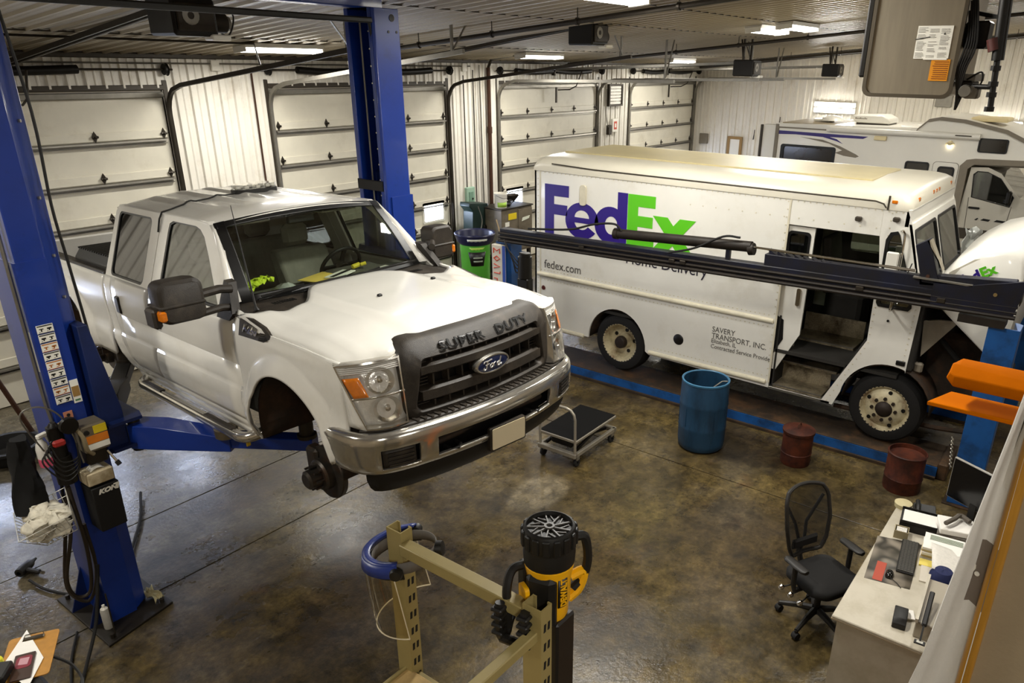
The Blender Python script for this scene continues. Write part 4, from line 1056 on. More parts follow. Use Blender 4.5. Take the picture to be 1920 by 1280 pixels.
MB().box(.86, .90, -.6, .6, .60, 1.25).build('radiator', M_seal, ford)
MB().cyl((-4.0, .1, .42), (-.7, .1, .55), .04, n=8).build('drive_shaft', M_under, ford)
MB().tube([(-5.0, -.55, .45), (-3.4, -.62, .50), (-2.2, -.5, .42), (-.8, -.35, .45)], .04, 8).build('exhaust_pipe', M_under, ford)

# things inside the cab and bed
def in_ford(o): o.matrix_world = FM @ o.matrix_world; return o
v_ = MB(); rows = []
for i in range(13):
    rows.append([(-.95+.22*sin(j*.8)*.2-.02*i+.03*sin(i+j), -.62+i*.026+.02*sin(j*1.7), 1.36+.05*abs(sin(i*.9+j*.7))+.03*sin(i*.25*pi/3)) for j in range(9)])
hv = v_.grid(rows).build('safety_vest', mat('hi_vis_yellow', '#c8e02a', .7), None, solid=.006)
tag(hv, 'hi-vis yellow vest crumpled on the pickup dashboard', 'vest'); in_ford(hv)
rows = [[(-.97+.03*i, -.42+.02*j, 1.36+.045*sin(pi*i/6)*sin(pi*j/8)+.01*sin(i*2.1+j*3)) for j in range(9)] for i in range(7)]
bg = MB().grid(rows).build('plastic_bag', mat('cloudy_plastic', '#b9bbb4', .25, alpha=.8), None, solid=.004)
tag(bg, 'clear plastic bag beside the yellow vest on the dashboard', 'bag'); in_ford(bg)
en = MB(Matrix.Translation((-.98, .03, 1.365)) @ Matrix.Rotation(R_(20), 4, 'Z')).box(-.11, .11, -.16, .16, 0, .006).build('envelope', mat('manila', '#e0c25a', .7)); tag(en, 'yellow manila envelope lying on the pickup dashboard', 'envelope'); in_ford(en)
nb = MB(Matrix.Translation((-.90, .16, 1.375)) @ Matrix.Rotation(R_(25), 4, 'Z')); nb.box(-.06, .06, -.14, .14, 0, .01); nb.cur = 1; nb.box(-.015, .02, -.13, .13, .01, .013)
nb = nb.build('notebook', [M_white, M_black]); tag(nb, 'white booklet with a black stripe on the dashboard', 'booklet'); in_ford(nb)
tb = MB().beam((-.80, -.42, 1.36), (-.78, .14, 1.37), .022, .012).build('window_scraper', M_white); tag(tb, 'white stick lying along the pickup windshield base', 'stick'); in_ford(tb)
pp_ = MB(Matrix.Translation((-.80, .52, 1.375)) @ Matrix.Rotation(R_(15), 4, 'Z')).box(-.06, .06, -.1, .1, 0, .004).build('paper_sheet', M_white); tag(pp_, 'white paper lying on the dashboard by the steering wheel', 'paper'); in_ford(pp_)
gl = MB(); gl.cyl((-.97, .33, 1.40), (-.97, .40, 1.41), .02, n=8); gl.cyl((-.95, .40, 1.41), (-.93, .44, 1.42), .015, n=8); gl = gl.build('work_gloves', mat('hi_vis_yellow2', '#d8c632', .7)); tag(gl, 'yellow glove crumpled on top of the instrument hood', 'glove'); in_ford(gl)
# bed toolbox and plank
tbx = thing('tool_box', 'black diamond-ribbed plastic tool box in the truck bed', 'tool box'); in_ford(tbx)
MB().prism([(-.90, 1.02), (-.90, 1.36), (-.84, 1.44), (-.52, 1.44), (-.46, 1.36), (-.46, 1.02)], 'x', -3.75, -2.97).build('box_body', mat('black_ribbed', '#151311', .55, 0, .3, 30), tbx, bev=.01)
for k in range(14): MB().box(-3.74+k*.055, -3.71+k*.055, -.86, -.50, 1.435, 1.45, .004).build('lid_rib', M_black, tbx)
MB().box(-3.75, -2.97, -.912, -.895, 1.30, 1.33).build('lid_edge', M_black, tbx)
pk = MB(); pk.beam((-3.55, -.30, .8), (-3.52, -.42, 1.58), .10, .04); pk.cur = 1; pk.beam((-3.52, -.42, 1.58), (-3.515, -.445, 1.74), .102, .042)
pk = pk.build('lumber_plank', [mat('raw_wood', '#b79b6d', .8, 0, .3, 14), mat('red_paint', '#7d2a20', .6)]); tag(pk, 'wooden plank with a red end standing in the truck bed', 'plank'); in_ford(pk)
# ================================================================== white delivery step van
M_vwhite = mat('van_white', '#e9e6dc', .33, 0, .06, 1.2, coat=.25, dirt='#cfc8b6', dscale=1.6, dlo=.55, dhi=.95)
M_vroof = mat('van_roof', '#d6d0be', .35, 0, .05, 1.5)
M_vcream = mat('van_roof_cream', '#c8ba8e', .5, 0, .1, 2)
M_rail = mat('van_rail', '#d9d1b9', .4, 0, .15, 5)
M_purple = mat('logo_purple', '#2e1a7a', .4)
M_green = mat('logo_green', '#5cc01f', .4)
M_grey = mat('grey_ink', '#5f5b55', .5)
M_rim = mat('cream_rim', '#cfc3a0', .45, .1, .25, 9, dirt='#6e4a2a', dscale=6, dlo=.5, dhi=.75)
M_tread = mat('diamond_plate', '#a89b80', .4, .4, .3, 60, bump=.8, bscale=70, dirt='#3c3020', dscale=4)
M_vdark = mat('van_interior', '#2c2924', .8, 0, .3, 4)
M_vgrey = mat('van_cab_grey', '#57534b', .7, 0, .2, 6)
M_pane = glass('van_window', '#aab0a4', .08)
VX, VXR = 8.75, 11.05
VO = V((9.9, 4.2, .17))
van = thing('delivery_van', 'white step van with big purple and green letters on its side', 'van', VO)
def VB_(): return MB(Matrix.Translation(-VO))
rc, rr_ = (5.42, .60), .50
def varch(c, r, a0, a1, n=20, rz=None): return arc(c[0], c[1], r, a0, a1, n, rz)
side = [(6.92, .60)]+[(5.92, .60)]+varch((5.43, .60), .49, 0, 180, 20, .52)+[(4.88, .56), (3.10, .53), (3.10, 2.945), (6.92, 2.945)]
front = [(2.05, 2.945), (2.05, 2.635), (2.0, 2.3), (1.99, 1.42), (2.42, .52), (2.27, .52)]+varch((1.68, .66), .52, 5, 108, 14)+[(1.515, 1.12), (1.49, 1.95), (1.52, 2.05), (1.72, 2.76), (1.80, 2.945)]
qwin = rrect(1.0, 2.0, 0, 1, .1)
qw = [(1.62, 1.86), (1.93, 1.86), (1.955, 1.90), (1.965, 2.60), (1.93, 2.68), (1.86, 2.70), (1.83, 2.66), (1.60, 1.98), (1.59, 1.90)]
for xa, xb, vis in ((VX, VX+.03, 1), (VXR-.03, VXR, 0)):
    sp = VB_().holed(side, [], 'x', xa, xb).build('side_panel', M_vwhite, van, smooth=20)
    VB_().holed(front, [qw], 'x', xa, xb).build('front_quarter', M_vwhite, van, smooth=20)
    VB_().box(xa, xb, 2.05, 3.09, 2.635, 2.945, .003).build('door_header', M_vwhite, van)
    sm = [(1.775+(p[0]-1.775)*.88, 2.27+(p[1]-2.27)*.95) for p in qw]; o = (-.008 if vis else .008)
    VB_().holed([(1.775+(p[0]-1.775)*1.06, 2.27+(p[1]-2.27)*1.03) for p in qw], [sm], 'x', min(xa, xa+o), max(xb, xb+o)).build('quarter_seal', M_seal, van)
    VB_().holed(sm, [], 'x', xa+.012, xa+.018).build('quarter_window', M_pane, van)
    if vis: SP = sp
# roof shell
def rsec(y, k=1., dz=0., inset=0.):
    P = [(VX-.012, 2.93), (VX-.012, 3.0), (VX+.02, 3.07), (VX+.09, 3.12), (VX+.25, 3.145), (9.9, 3.165), (VXR-.25, 3.145), (VXR-.09, 3.12), (VXR-.02, 3.07), (VXR+.012, 3.0), (VXR+.012, 2.93)]
    return [(9.9+(x-9.9)*(1-inset), y, 2.93+(z-2.93)*k+dz) for x, z in P]
VB_().loft([rsec(6.93, .25), rsec(6.93, .55, 0, .0), rsec(6.90, .80), rsec(6.80, .97), rsec(6.6, 1), rsec(2.2, 1), rsec(2.0, 1.0), rsec(1.88, .93), rsec(1.80, .78, 0, .01), rsec(1.765, .45, 0, .02), rsec(1.76, 0.02, 0, .02)]).build('roof_shell', M_vroof, van, smooth=45)
VB_().box(9.25, 10.55, 2.35, 6.75, 3.145, 3.170, .006).build('roof_panel', M_vcream, van)
VB_().tube([(VX-.018, 6.6, 3.045), (VX-.016, 5.9, 3.022), (VX-.014, 2.15, 3.012), (VX-.016, 2.06, 2.99), (VX-.016, 2.03, 2.95)], .008, 6).build('rain_gutter', M_trim, van)
VB_().box(VX-.016, VX, 2.0, 2.02, 2.93, 3.08).build('cap_seam', M_trim, van)
for x in (9.05, 9.75, 9.9, 10.05, 10.75): VB_().box(x-.045, x+.045, 1.762, 1.79, 3.0, 3.05, .01).build('marker_light', M_amber, van)
VB_().cbox((VX-.012, 1.95, 3.02), (.02, .06, .035), .006).build('marker_light', M_amber, van)
# rear wall, front cowl, windshield
VB_().box(VX, VXR, 6.89, 6.92, .60, 2.95).build('rear_wall', M_vwhite, van)
wsb, wst = (1.50, 2.03), (1.725, 2.76)
fr_ = VB_(); fn = lambda p, t: (p[0], lerp(wsb[0], wst[0], (p[1]-2.03)/.73)+t, p[1])
panes = [rrect(VX+.07, 9.84, 2.10, 2.72, .06), rrect(9.96, VXR-.07, 2.10, 2.72, .06)]
fr_.holed([(VX, 2.0), (VXR, 2.0), (VXR, 2.80), (VX, 2.80)], panes, 'y', 0, .03, fn=fn).build('windshield_frame', M_vwhite, van)
for p in panes:
    cx = sum(q[0] for q in p)/len(p); big = [(cx+(q[0]-cx)*1.03, 2.41+(q[1]-2.41)*1.05) for q in p]; sm = [(cx+(q[0]-cx)*.96, 2.41+(q[1]-2.41)*.95) for q in p]
    VB_().holed(big, [sm], 'y', -.01, .02, fn=fn).build('windshield_seal', M_seal, van)
    VB_().holed(p, [], 'y', .008, .012, fn=fn).build('windshield_pane', M_pane, van)
VB_().box(VX, VXR, 1.76, 1.82, 2.76, 2.96, .01).build('front_header', M_vwhite, van)
VB_().box(VX+.02, VXR-.02, 1.46, 1.56, 1.15, 2.03, .01).build('firewall', M_vdark, van)
VB_().box(VX, VXR, 1.42, 1.60, 1.94, 2.05, .015).build('cowl_top', M_vwhite, van)
# rub rails
for ya, yb, z, r in ((3.15, 6.84, 1.42, .034), (3.16, 4.86, .60, .032), (6.02, 6.66, .60, .032)):
    rl = VB_().tube([(VX-.004, ya, z), (VX-.004, yb, z)], r, 12).build('rub_rail', M_rail, van, smooth=60)
    for y in (ya, yb): VB_().lathe([(0, -.03), (r*.9, -.02), (r, 0), (r*.9, .02), (0, .03)], 10, (VX-.004, y, z), 'y').build('rail_end', M_rail, rl)
# seams and rivets
for y in (3.10, 6.82): VB_().box(VX-.006, VX, y-.012, y+.012, .60, 2.93, .002).build('seam_strip', M_rail, van)
rv = VB_()
def rivet_row(p, q, n):
    for i in range(n):
        t = i/(n-1); y, z = lerp(p[0], q[0], t), lerp(p[1], q[1], t); rv.box(VX-.005, VX, y-.007, y+.007, z-.007, z+.007)
rivet_row((6.88, 2.915), (1.85, 2.915), 70); rivet_row((6.86, .7), (6.86, 2.9), 28); rivet_row((3.13, .6), (3.13, 2.9), 26)
for z in (1.34, 1.49, .68): rivet_row((6.8 if z > 1 else 4.8, z), (3.2, z), 60 if z > 1 else 28)
rivet_row((4.4, 2.72), (2.1, 2.72), 14); rivet_row((1.96, 2.9), (1.97, 1.5), 18); rivet_row((1.97, 1.40), (2.34, .56), 12); rivet_row((4.9, 1.95), (3.3, 1.95), 14); rivet_row((1.56, 1.2), (1.53, 1.95), 12)
stuff(rv.build('rivets', M_rail, van))
# fuel filler, reflector, vent plate, small lamps
fc = VB_(); fc.lathe([(.0, -.012), (.062, -.012), (.075, -.004), (.078, 0)], 20, (VX, 4.43, .89), 'x'); fc.build('fuel_filler', M_seal, van)
VB_().lathe([(0, -.012), (.03, -.01), (.036, 0)], 16, (VX, 6.76, 1.21), 'x').build('side_reflector', mat('dark_red', '#4e1c14', .4), van)
VB_().prism(rrect(6.0, 6.11, 2.52, 2.80, .04), 'x', VX-.03, VX).build('vent_cover', M_rail, van, bev=.006)
for y, z in ((2.30, 2.80), (1.90, 2.84)): VB_().cbox((VX-.025, y, z), (.05, .07, .05), .01).build('marker_lamp', M_trim, van)
VB_().cbox((VX-.012, 1.58, 1.235), (.025, .10, .055), .006).build('side_lamp', M_seal, van)
VB_().cyl((VX-.01, 1.80, 1.70), (VX, 1.80, 1.70), .014, n=10).build('side_plug', M_seal, van)
# mirror bracket in front of the quarter window
mb = VB_(); mb.tube(spline([(VX-.01, 1.83, 2.72), (VX-.14, 1.78, 2.74), (VX-.17, 1.75, 2.62), (VX-.17, 1.76, 2.0), (VX-.12, 1.78, 1.86), (VX-.01, 1.78, 1.84)], 5), .014, 8); mbr = mb.build('mirror_bracket', M_chrome, van)
VB_().box(VX-.20, VX-.16, 1.77, 1.90, 2.02, 2.52, .012).build('mirror_head', M_white, mbr)
# lettering
def vt(name, s, h, y, z, m, **k): return text(name, s, h, frame(V((VX-.003, y, z))-VO, (0, -1, 0), (0, 0, 1)), m, van, .0015, **k)
vt('web_lettering', 'fedex.com', .175, 6.745, 1.53, M_grey, wid=.92)
vt('service_lettering', 'Home Delivery', .20, 5.33, 1.82, mat('dark_ink', '#2a2433', .5), wid=1.0)
for i, (s, h, y) in enumerate((('SAVERY', .105, 3.945), ('TRANSPORT, INC.', .105, 3.945), ('Elizabeth, IL', .082, 3.945), ('Contracted Service Provider', .082, 3.945))):
    vt('owner_lettering', s, h, y, (1.115, 1.025, .962, .885)[i], M_grey, wid=.90)
def letters(name, polys, m):
    b = VB_()
    for o, hs in polys: b.holed([(6.733-s, 2.055+z) for s, z in o], [[(6.733-s, 2.055+z) for s, z in h] for h in hs], 'x', VX-.004-.0007*polys.index((o, hs)), VX-.001)
    return b.build(name, m, van)
def ell(cx, cy, a, b, a0, a1, n): return [(cx+a*cos(R_(lerp(a0, a1, i/n))), cy+b*sin(R_(lerp(a0, a1, i/n)))) for i in range(n+1)]
F_ = [(0, 0), (.165, 0), (.165, .285), (.40, .285), (.40, .43), (.165, .43), (.165, .545), (.425, .545), (.425, .705), (0, .705)]
e_ = ell(.655, .245, .285, .255, -6, 325, 34)+ell(.655, .245, .13, .125, 325, 192, 12)+[(.53, .215), (.935, .215)]
e_h = ell(.655, .29, .125, .105, 0, 180, 12)
d_ = ell(1.135, .245, .26, .255, 0, 360, 36)[:-1]; d_h = ell(1.15, .245, .105, .125, 0, 360, 20)[:-1]
letters('logo_letter', [(F_, [])], M_purple); letters('logo_letter', [(e_, [e_h])], M_purple)
letters('logo_letter', [(d_, [d_h]), ([(1.245, 0), (1.402, 0), (1.402, .708), (1.245, .708)], [])], M_purple)
E_ = [(1.408, 0), (1.83, 0), (1.83, .155), (1.57, .155), (1.57, .285), (1.80, .285), (1.80, .43), (1.57, .43), (1.57, .55), (1.83, .55), (1.83, .705), (1.408, .705)]
letters('logo_letter', [(E_, [])], M_green); letters('logo_letter', [([(1.80, .46), (2.02, .46), (2.43, 0), (2.20, 0)], []), ([(1.80, 0), (2.03, 0), (2.43, .46), (2.20, .46)], [])], M_green)
# cab interior: floor, steps, seat, sliding door, bulkhead, far side window
VB_().box(VX+.03, VXR-.03, 1.6, 6.88, 1.02, 1.06).build('cargo_floor', M_vdark, van)
for i, (xa, xb, z0, z1) in enumerate(((VX+.02, 9.12, .55, .585), (VX+.28, 9.42, .80, .835), (VX+.56, 9.75, 1.05, 1.09))):
    st = VB_().box(xa, xb, 2.42-.08*i, 3.05, z0, z1, .006).build('entry_step', M_tread, van)
    VB_().box(xb-.02, xb, 2.42-.08*i, 3.05, z1, z1+.235).build('step_riser', M_tread, st)
    VB_().box(xa-.004, xa+.008, 2.42-.08*i, 3.05, z1-.006, z1+.006).build('step_nosing', M_galv, st)
VB_().prism([(2.42, .52), (2.02, 1.42), (1.98, 1.42), (2.36, .52)], 'x', VX+.03, 9.5).build('step_side', M_vdark, van)
VB_().box(VX+.03, 9.5, 3.05, 3.07, .52, 1.5).build('step_side', M_vdark, van)
VB_().box(VX+.0, VX+.03, 2.30, 3.1, .515, .55, .004).build('door_sill', M_galv, van)
sd = [(3.30, .78), (3.05, .78), (2.80, 1.30), (2.78, 2.62), (3.30, 2.62)]
dw = rrect(2.83, 3.09, 1.95, 2.55, .05)
sdo = VB_().holed(sd, [dw], 'x', VX+.045, VX+.075).build('sliding_door', M_vwhite, van)
VB_().holed(dw, [], 'x', VX+.058, VX+.062).build('door_pane', M_pane, sdo)
VB_().holed(rrect(2.82, 3.10, 1.94, 2.56, .05), [rrect(2.85, 3.07, 1.97, 2.53, .04)], 'x', VX+.038, VX+.05).build('door_seal', M_seal, sdo)
VB_().prism(rrect(2.85, 2.90, 1.66, 1.88, .02), 'x', VX+.025, VX+.045).build('door_handle', M_chrome, sdo)
VB_().prism([(3.12, 1.5), (3.02, 1.45), (3.0, 1.2), (3.12, .95)], 'x', VX+.036, VX+.046).build('door_pocket', M_seal, sdo)
VB_().box(VX+.1, VXR-.1, 3.35, 3.39, 1.06, 2.9).build('bulkhead', M_vgrey, van)
for y in (2.98, 2.90): VB_().cyl((VX+.16, y, 1.1), (VX+.16, y, 2.8), .016, n=8).build('grab_pole', M_galv, van)
fw = rrect(2.1, 2.95, 1.95, 2.6, .05)
VB_().holed([(2.05, .6), (3.1, .6), (3.1, 2.7), (2.05, 2.7)], [fw], 'x', VXR-.06, VXR-.035).build('far_door', M_vgrey, van)
VB_().holed(fw, [], 'x', VXR-.05, VXR-.046).build('far_door_pane', M_pane, van)
VB_().box(10.1, 10.62, 2.45, 2.95, 1.06, 1.55, .05).build('driver_seat_base', M_vdark, van)
VB_().prism([(2.86, 1.5), (3.0, 1.5), (3.10, 2.25), (2.98, 2.28)], 'x', 10.12, 10.60).build('driver_seat_back', M_vgrey, van, bev=.03)
VB_().box(9.0, 10.95, 1.60, 1.86, 1.06, 1.92, .03).build('dash_console', M_vdark, van)
sw = VB_(); cc = V((10.36, 2.05, 1.95)); sw.tube([cc+V((.21*cos(t), .12*sin(t), .17*sin(t))) for t in [2*pi*i/24 for i in range(24)]], .016, 8, closed=True); sw.beam(cc-V((.2, 0, 0)), cc+V((.2, 0, 0)), .03, .02); sw.cyl(cc, cc+V((0, -.3, -.4)), .03, n=8); sw.build('steering_wheel', M_black, van)
VB_().box(9.35, 9.55, 1.88, 2.0, 1.30, 1.75, .02).build('gear_console', M_vgrey, van)
# wheels
def wheel(x, y, z, deep, sgn=-1):
    w = bpy.data.objects.new('wheel', None); COL.objects.link(w); w.parent = van; w.location = V((x, y, z))-VO
    R0 = .435
    MB().lathe([(.275, .0), (.30, -.01*sgn*-1), (.40, .012), (R0-.01, .05), (R0, .10), (R0, .20), (R0-.02, .25), (.30, .27), (.275, .24)], 40, (0, 0, 0), 'x').build('tyre', M_rub, w)
    for k in range(3): MB().lathe([(R0+.001, .09+k*.05), (R0-.012, .095+k*.05), (R0-.012, .105+k*.05), (R0+.001, .11+k*.05)], 40, (0, 0, 0), 'x').build('tread_groove', M_seal, w)
    if deep:
        MB().lathe([(.285, -.004), (.275, .0), (.262, .03), (.245, .09), (.22, .15), (.12, .16), (.10, .12), (.085, .05), (.08, .02), (.0, .018)], 36, (0, 0, 0), 'x').build('rim', M_rim, w, smooth=40)
        MB().lathe([(.085, .10), (.095, .05), (.085, .0), (.075, -.01), (0, -.015)], 16, (0, 0, 0), 'x').build('hub', mat('greasy_hub', '#2a2018', .6, .2), w)
        nh, rh, xh = 5, .165, .147
    else:
        MB().lathe([(.285, -.004), (.275, .0), (.262, .03), (.245, .045), (.215, .02), (.16, -.012), (.10, -.018), (.095, .0), (.0, .0)], 36, (0, 0, 0), 'x').build('rim', M_rim, w, smooth=40)
        MB().lathe([(.10, -.012), (.09, -.03), (.05, -.05), (.035, -.06), (0, -.06)], 20, (0, 0, 0), 'x').build('hub', mat('greasy_hub', '#2a2018', .6, .2), w)
        nh, rh, xh = 5, .215, .012
        for k in range(8):
            t = 2*pi*k/8; MB().cyl((-.035, .135*cos(t), .135*sin(t)), (-.005, .135*cos(t), .135*sin(t)), .022, n=6).build('lug_nut', mat('greasy_hub', '#2a2018'), w)
    for k in range(nh):
        t = 2*pi*k/nh+.5; MB().cyl((xh-.006, rh*cos(t), rh*sin(t)), (xh+.004, rh*cos(t), rh*sin(t)), .028 if deep else .024, n=12).build('hand_hole', M_seal, w)
    return w
wheel(8.80, 5.40, .61, True); wheel(8.80, 1.675, .61, False)
for y in (5.40, 1.675):
    w = wheel(10.74, y, .61, False)
for y, c in ((5.43, .60), (1.68, .66)):
    pts = arc(y, c, .50, 0, 180, 14)
    VB_().grid([[(VX+.03, p[0], p[1]) for p in pts], [(9.35, p[0], p[1]) for p in pts]]).build('wheel_well', M_under, van, solid=.01)
    VB_().cyl((9.0, y, .62), (10.9, y, .62), .07, n=10).build('axle', M_under, van)
for x in (9.3, 10.4): VB_().box(x, x+.09, .7, 6.8, .72, .92, .01).build('chassis_rail', M_under, van)
VB_().box(9.2, 10.6, 3.2, 4.6, .45, .70, .03).build('fuel_tank', M_under, van)
VB_().tube([(8.98, 2.3, .42), (8.98, 1.1, .46), (9.0, .7, .5)], .03, 8).build('side_step_pipe', M_under, van)
# engine bay and hood tipped forward
VB_().box(9.2, 10.6, .75, 1.45, .72, 1.55, .06).build('engine_block', M_under, van)
VB_().box(9.35, 10.45, .70, .78, .80, 1.65, .02).build('radiator', M_vdark, van)
VB_().cyl((9.5, 1.05, 1.55), (9.5, 1.35, 1.62), .11, n=14).build('air_filter', M_vdark, van)
VB_().tube(spline([(9.15, 1.40, 1.60), (9.05, 1.2, 1.45), (9.08, 1.0, 1.25), (9.2, .85, 1.1)], 5), .035, 8).build('coolant_hose', M_rub, van)
VB_().prism([(1.46, 1.72), (1.30, 1.76), (1.10, 1.78), (1.42, 1.30)], 'x', 8.93, 8.97).build('inner_fender', mat('inner_fender_tan', '#8d8372', .6, 0, .2, 4), van)
VB_().cbox((8.95, 1.42, 1.16), (.08, .10, .12), .02).build('lamp_pod', mat('inner_fender_tan', '#8d8372'), van)
VB_().box(8.95, 10.9, .58, .66, .62, .82, .02).build('front_bumper', M_vdark, van)
hp_out = [(1.44, 1.985), (1.40, 2.22), (1.25, 2.47), (1.03, 2.64), (.80, 2.72), (.66, 2.70), (.60, 2.58), (.58, 2.1), (.62, 1.45), (.68, 1.42)]
hd = VB_(); secs = []
for x, k in ((8.86, .80), (8.90, .93), (9.0, 1.0), (9.5, 1.03), (9.9, 1.04), (10.3, 1.03), (10.85, 1.0), (10.95, .93), (10.99, .80)):
    secs.append([(x, .95+(y-.95)*(1 if y < .7 else k), 2.0+(z-2.0)*(k if z > 2 else 1)) for y, z in hp_out])
hood_v = hd.loft(secs).build('tipped_hood', M_vwhite, van, smooth=60, label='white hood tipped forward with a green logo')
VB_().prism([(1.30, 2.32), (1.08, 2.50), (.80, 2.58), (.78, 2.54), (1.06, 2.44), (1.27, 2.28)], 'x', 8.865, 8.90).build('hood_crease', M_vroof, hood_v)
text('hood_logo', 'Fed', .15, frame(V((8.853, 1.16, 2.20))-VO, V((0, -1, .62)), V((0, .62, 1))), M_purple, hood_v, .002, .006)
text('hood_logo', 'Ex', .15, frame(V((8.853, .97, 2.318))-VO, V((0, -1, .62)), V((0, .62, 1))), M_green, hood_v, .002, .006)
for i in range(3): VB_().cbox((9.0+.0*i, .585, 2.52-.2*i), (.22, .03, .12), .02).build('hood_grille_slot', M_seal, hood_v)

# ================================================================== drive-on rack under the van with its side beam
M_navy = mat('navy_greasy', '#0b0f26', .5, .1, .3, 5, dirt='#100c09', dscale=3.5, dlo=.40, dhi=.68)
M_grease = mat('greasy_brown', '#241c14', .55, .2, .4, 8)
M_rblue = mat('rack_blue', '#17508f', .42, 0, .2, 3, dirt='#10202f', dscale=3, dlo=.48, dhi=.8)
M_deck = mat('rack_deck', '#3b2e20', .7, .2, .4, 3, dirt='#6a4a2c', dscale=2.5, dlo=.5, dhi=.8, bump=.3)
RO = V((8.3, 3.9, 0))
rack = thing('drive_on_lift', 'blue four-post drive-on lift with a dark cross rail beside the white step van', 'vehicle lift', RO)
def RB(): return MB(Matrix.Translation(-RO))
for xa, xb in ((8.60, 9.22), (10.42, 11.04)):
    rw = RB().box(xa, xb, .95, 7.25, .06, .165, .006).build('runway', M_deck, rack)
    RB().box(xa-.012, xa, .95, 7.25, .035, .15).build('runway_side', M_rblue, rw)
    RB().box(xa-.05, xa-.012, .95, 7.25, .0, .035).build('runway_flange', M_deck, rw)
    RB().box(xa, xb, .85, .95, 0, .20, .01).build('wheel_stop', M_deck, rw)
    RB().box(xa+.02, xb-.02, .95, 7.2, .0, .06).build('runway_rib', M_deck, rw)
def bz(y): return lerp(2.15, 2.0, (y-.6)/6.4)
B0, B1 = .58, 7.05
RB().beam((8.16, B0, bz(B0)+.09), (8.16, B1, bz(B1)+.09), .13, .17, b=.008).build('side_beam', M_navy, rack)
RB().beam((8.16, B0, bz(B0)+.30), (8.16, 1.45, bz(1.45)+.25), .10, .12, b=.01).build('beam_head', M_navy, rack)
RB().prism([(.55, 2.18), (.50, 2.48), (.53, 2.52), (1.0, 2.40), (1.3, 2.38), (1.3, 2.14)], 'x', 8.06, 8.10).build('end_plate', M_navy, rack)
RB().cyl((8.05, .74, 2.36), (8.065, .74, 2.36), .018, n=10).build('plate_bolt', mat('brass_bolt', '#a08a5c', .4, .7), rack)
RB().beam((8.16, 1.0, bz(1.0)+.205), (8.16, 3.1, bz(3.1)+.225), .10, .16, b=.006).build('latch_rail', M_navy, rack)
mbt = RB()
for i in range(8):
    y = 3.05-.10*i; z = bz(y)+.33-.008*i; RB().prism([(y, z-.05), (y+.015, z+.03), (y-.11, z-.035)], 'x', 8.12, 8.20).build('latch_tooth', M_navy, rack)
RB().cyl((8.13, 5.10, bz(5.1)+.31), (8.13, 3.27, bz(3.27)+.36), .062, n=18).build('hydraulic_cylinder', M_grease, rack)
for y in (5.10, 3.27): RB().cyl((8.13, y+.03, bz(y)+.31+.02*(y < 4)), (8.13, y-.03, bz(y)+.31+.03*(y < 4)), .07, n=18).build('cylinder_cap', M_grease, rack)
RB().cyl((8.13, 3.27, bz(3.27)+.36), (8.13, 1.5, bz(1.5)+.33), .014, n=10).build('piston_rod', M_chrome, rack)
RB().beam((8.13, 3.55, bz(3.5)+.18), (8.13, 3.55, bz(3.5)+.32), .05, .05).build('cylinder_stand', M_navy, rack)
RB().tube(spline([(8.09, 5.0, bz(5)+.36), (8.06, 5.1, bz(5)+.44), (8.05, 5.4, bz(5)+.40), (8.06, 5.8, bz(5)+.28), (8.07, 6.5, bz(6)+.22)], 6), .014, 8).build('hydraulic_hose', M_rub, rack)
RB().tube(spline([(8.08, 3.4, bz(3)+.45), (8.05, 3.6, bz(3)+.44), (8.05, 3.95, bz(4)+.28), (8.06, 4.3, bz(4)+.17)], 6), .013, 8).build('hydraulic_hose', M_rub, rack)
for x, dz, r in ((8.075, .115, .016), (8.075, .06, .018), (8.07, .01, .022)): RB().cyl((x, B1, bz(B1)+dz), (x, B0-.05, bz(B0)+dz), r, n=8).build('side_pipe', M_grease, rack)
for y in (1.2, 2.0, 4.1, 4.25, 5.6): RB().cbox((8.065, y, bz(y)+.08), (.03, .08, .05), .006).build('pipe_clamp', M_dsteel, rack)
RB().prism([(1.25, 2.36), (1.42, 2.36), (1.54, 2.72), (1.42, 2.80)], 'x', 8.10, 8.22).build('lock_arm', M_navy, rack, bev=.006)
RB().prism([(1.30, 2.60), (1.25, 2.50), (1.41, 2.79), (1.44, 2.78)], 'x', 8.10, 8.22).build('arm_edge', mat('worn_edge', '#a39a86', .5, .4), rack)
RB().cyl((8.09, 1.37, 2.43), (8.10, 1.37, 2.43), .018, n=10).build('arm_bolt', M_rust, rack)
RB().box(8.06, 8.26, .95, 1.5, 2.40, 2.415).build('shim_plate', M_galv, rack)
RB().box(8.08, 8.30, .60, 1.02, 2.03, 2.11).build('saddle_plate', M_grease, rack)
RB().tube([(8.16, 1.55, 2.52), (8.13, 1.6, 2.30), (8.06, 1.62, 2.10)], .006, 6).build('tie_wire', M_black, rack)
for y in (.60, 7.0):
    yl = y-.14; yh = y+.14
    RB().prism([(8.12, yh), (8.12, yl), (8.36, yl), (8.40, yl+.05), (8.40, yl+.08), (8.14, yl+.03), (8.14, yh-.03), (8.40, yh-.08), (8.40, yh-.05), (8.36, yh)], 'z', .02, 2.03 if y < 4 else 1.98).build('lift_post', M_rblue, rack, bev=.004)
    RB().box(8.08, 8.44, y-.18, y+.18, 0, .02, .003).build('base_plate', M_deck, rack)
for y in (.60, 7.0): RB().prism([(10.98+.3, y+.14), (10.98+.3, y-.14), (11.52, y-.14), (11.52, y+.14)], 'z', 0, 2.0).build('lift_post', M_rblue, rack)
ch = RB()
for i in range(16): ch.tube([V((8.55+.012*i, .82+.004*i, .22+.018*i))+V((.014*cos(t), .014*sin(t)*(i % 2), .02*sin(t))) for t in [2*pi*k/8 for k in range(8)]], .004, 5, closed=True)
stuff(ch.build('chain', M_steelc, rack))
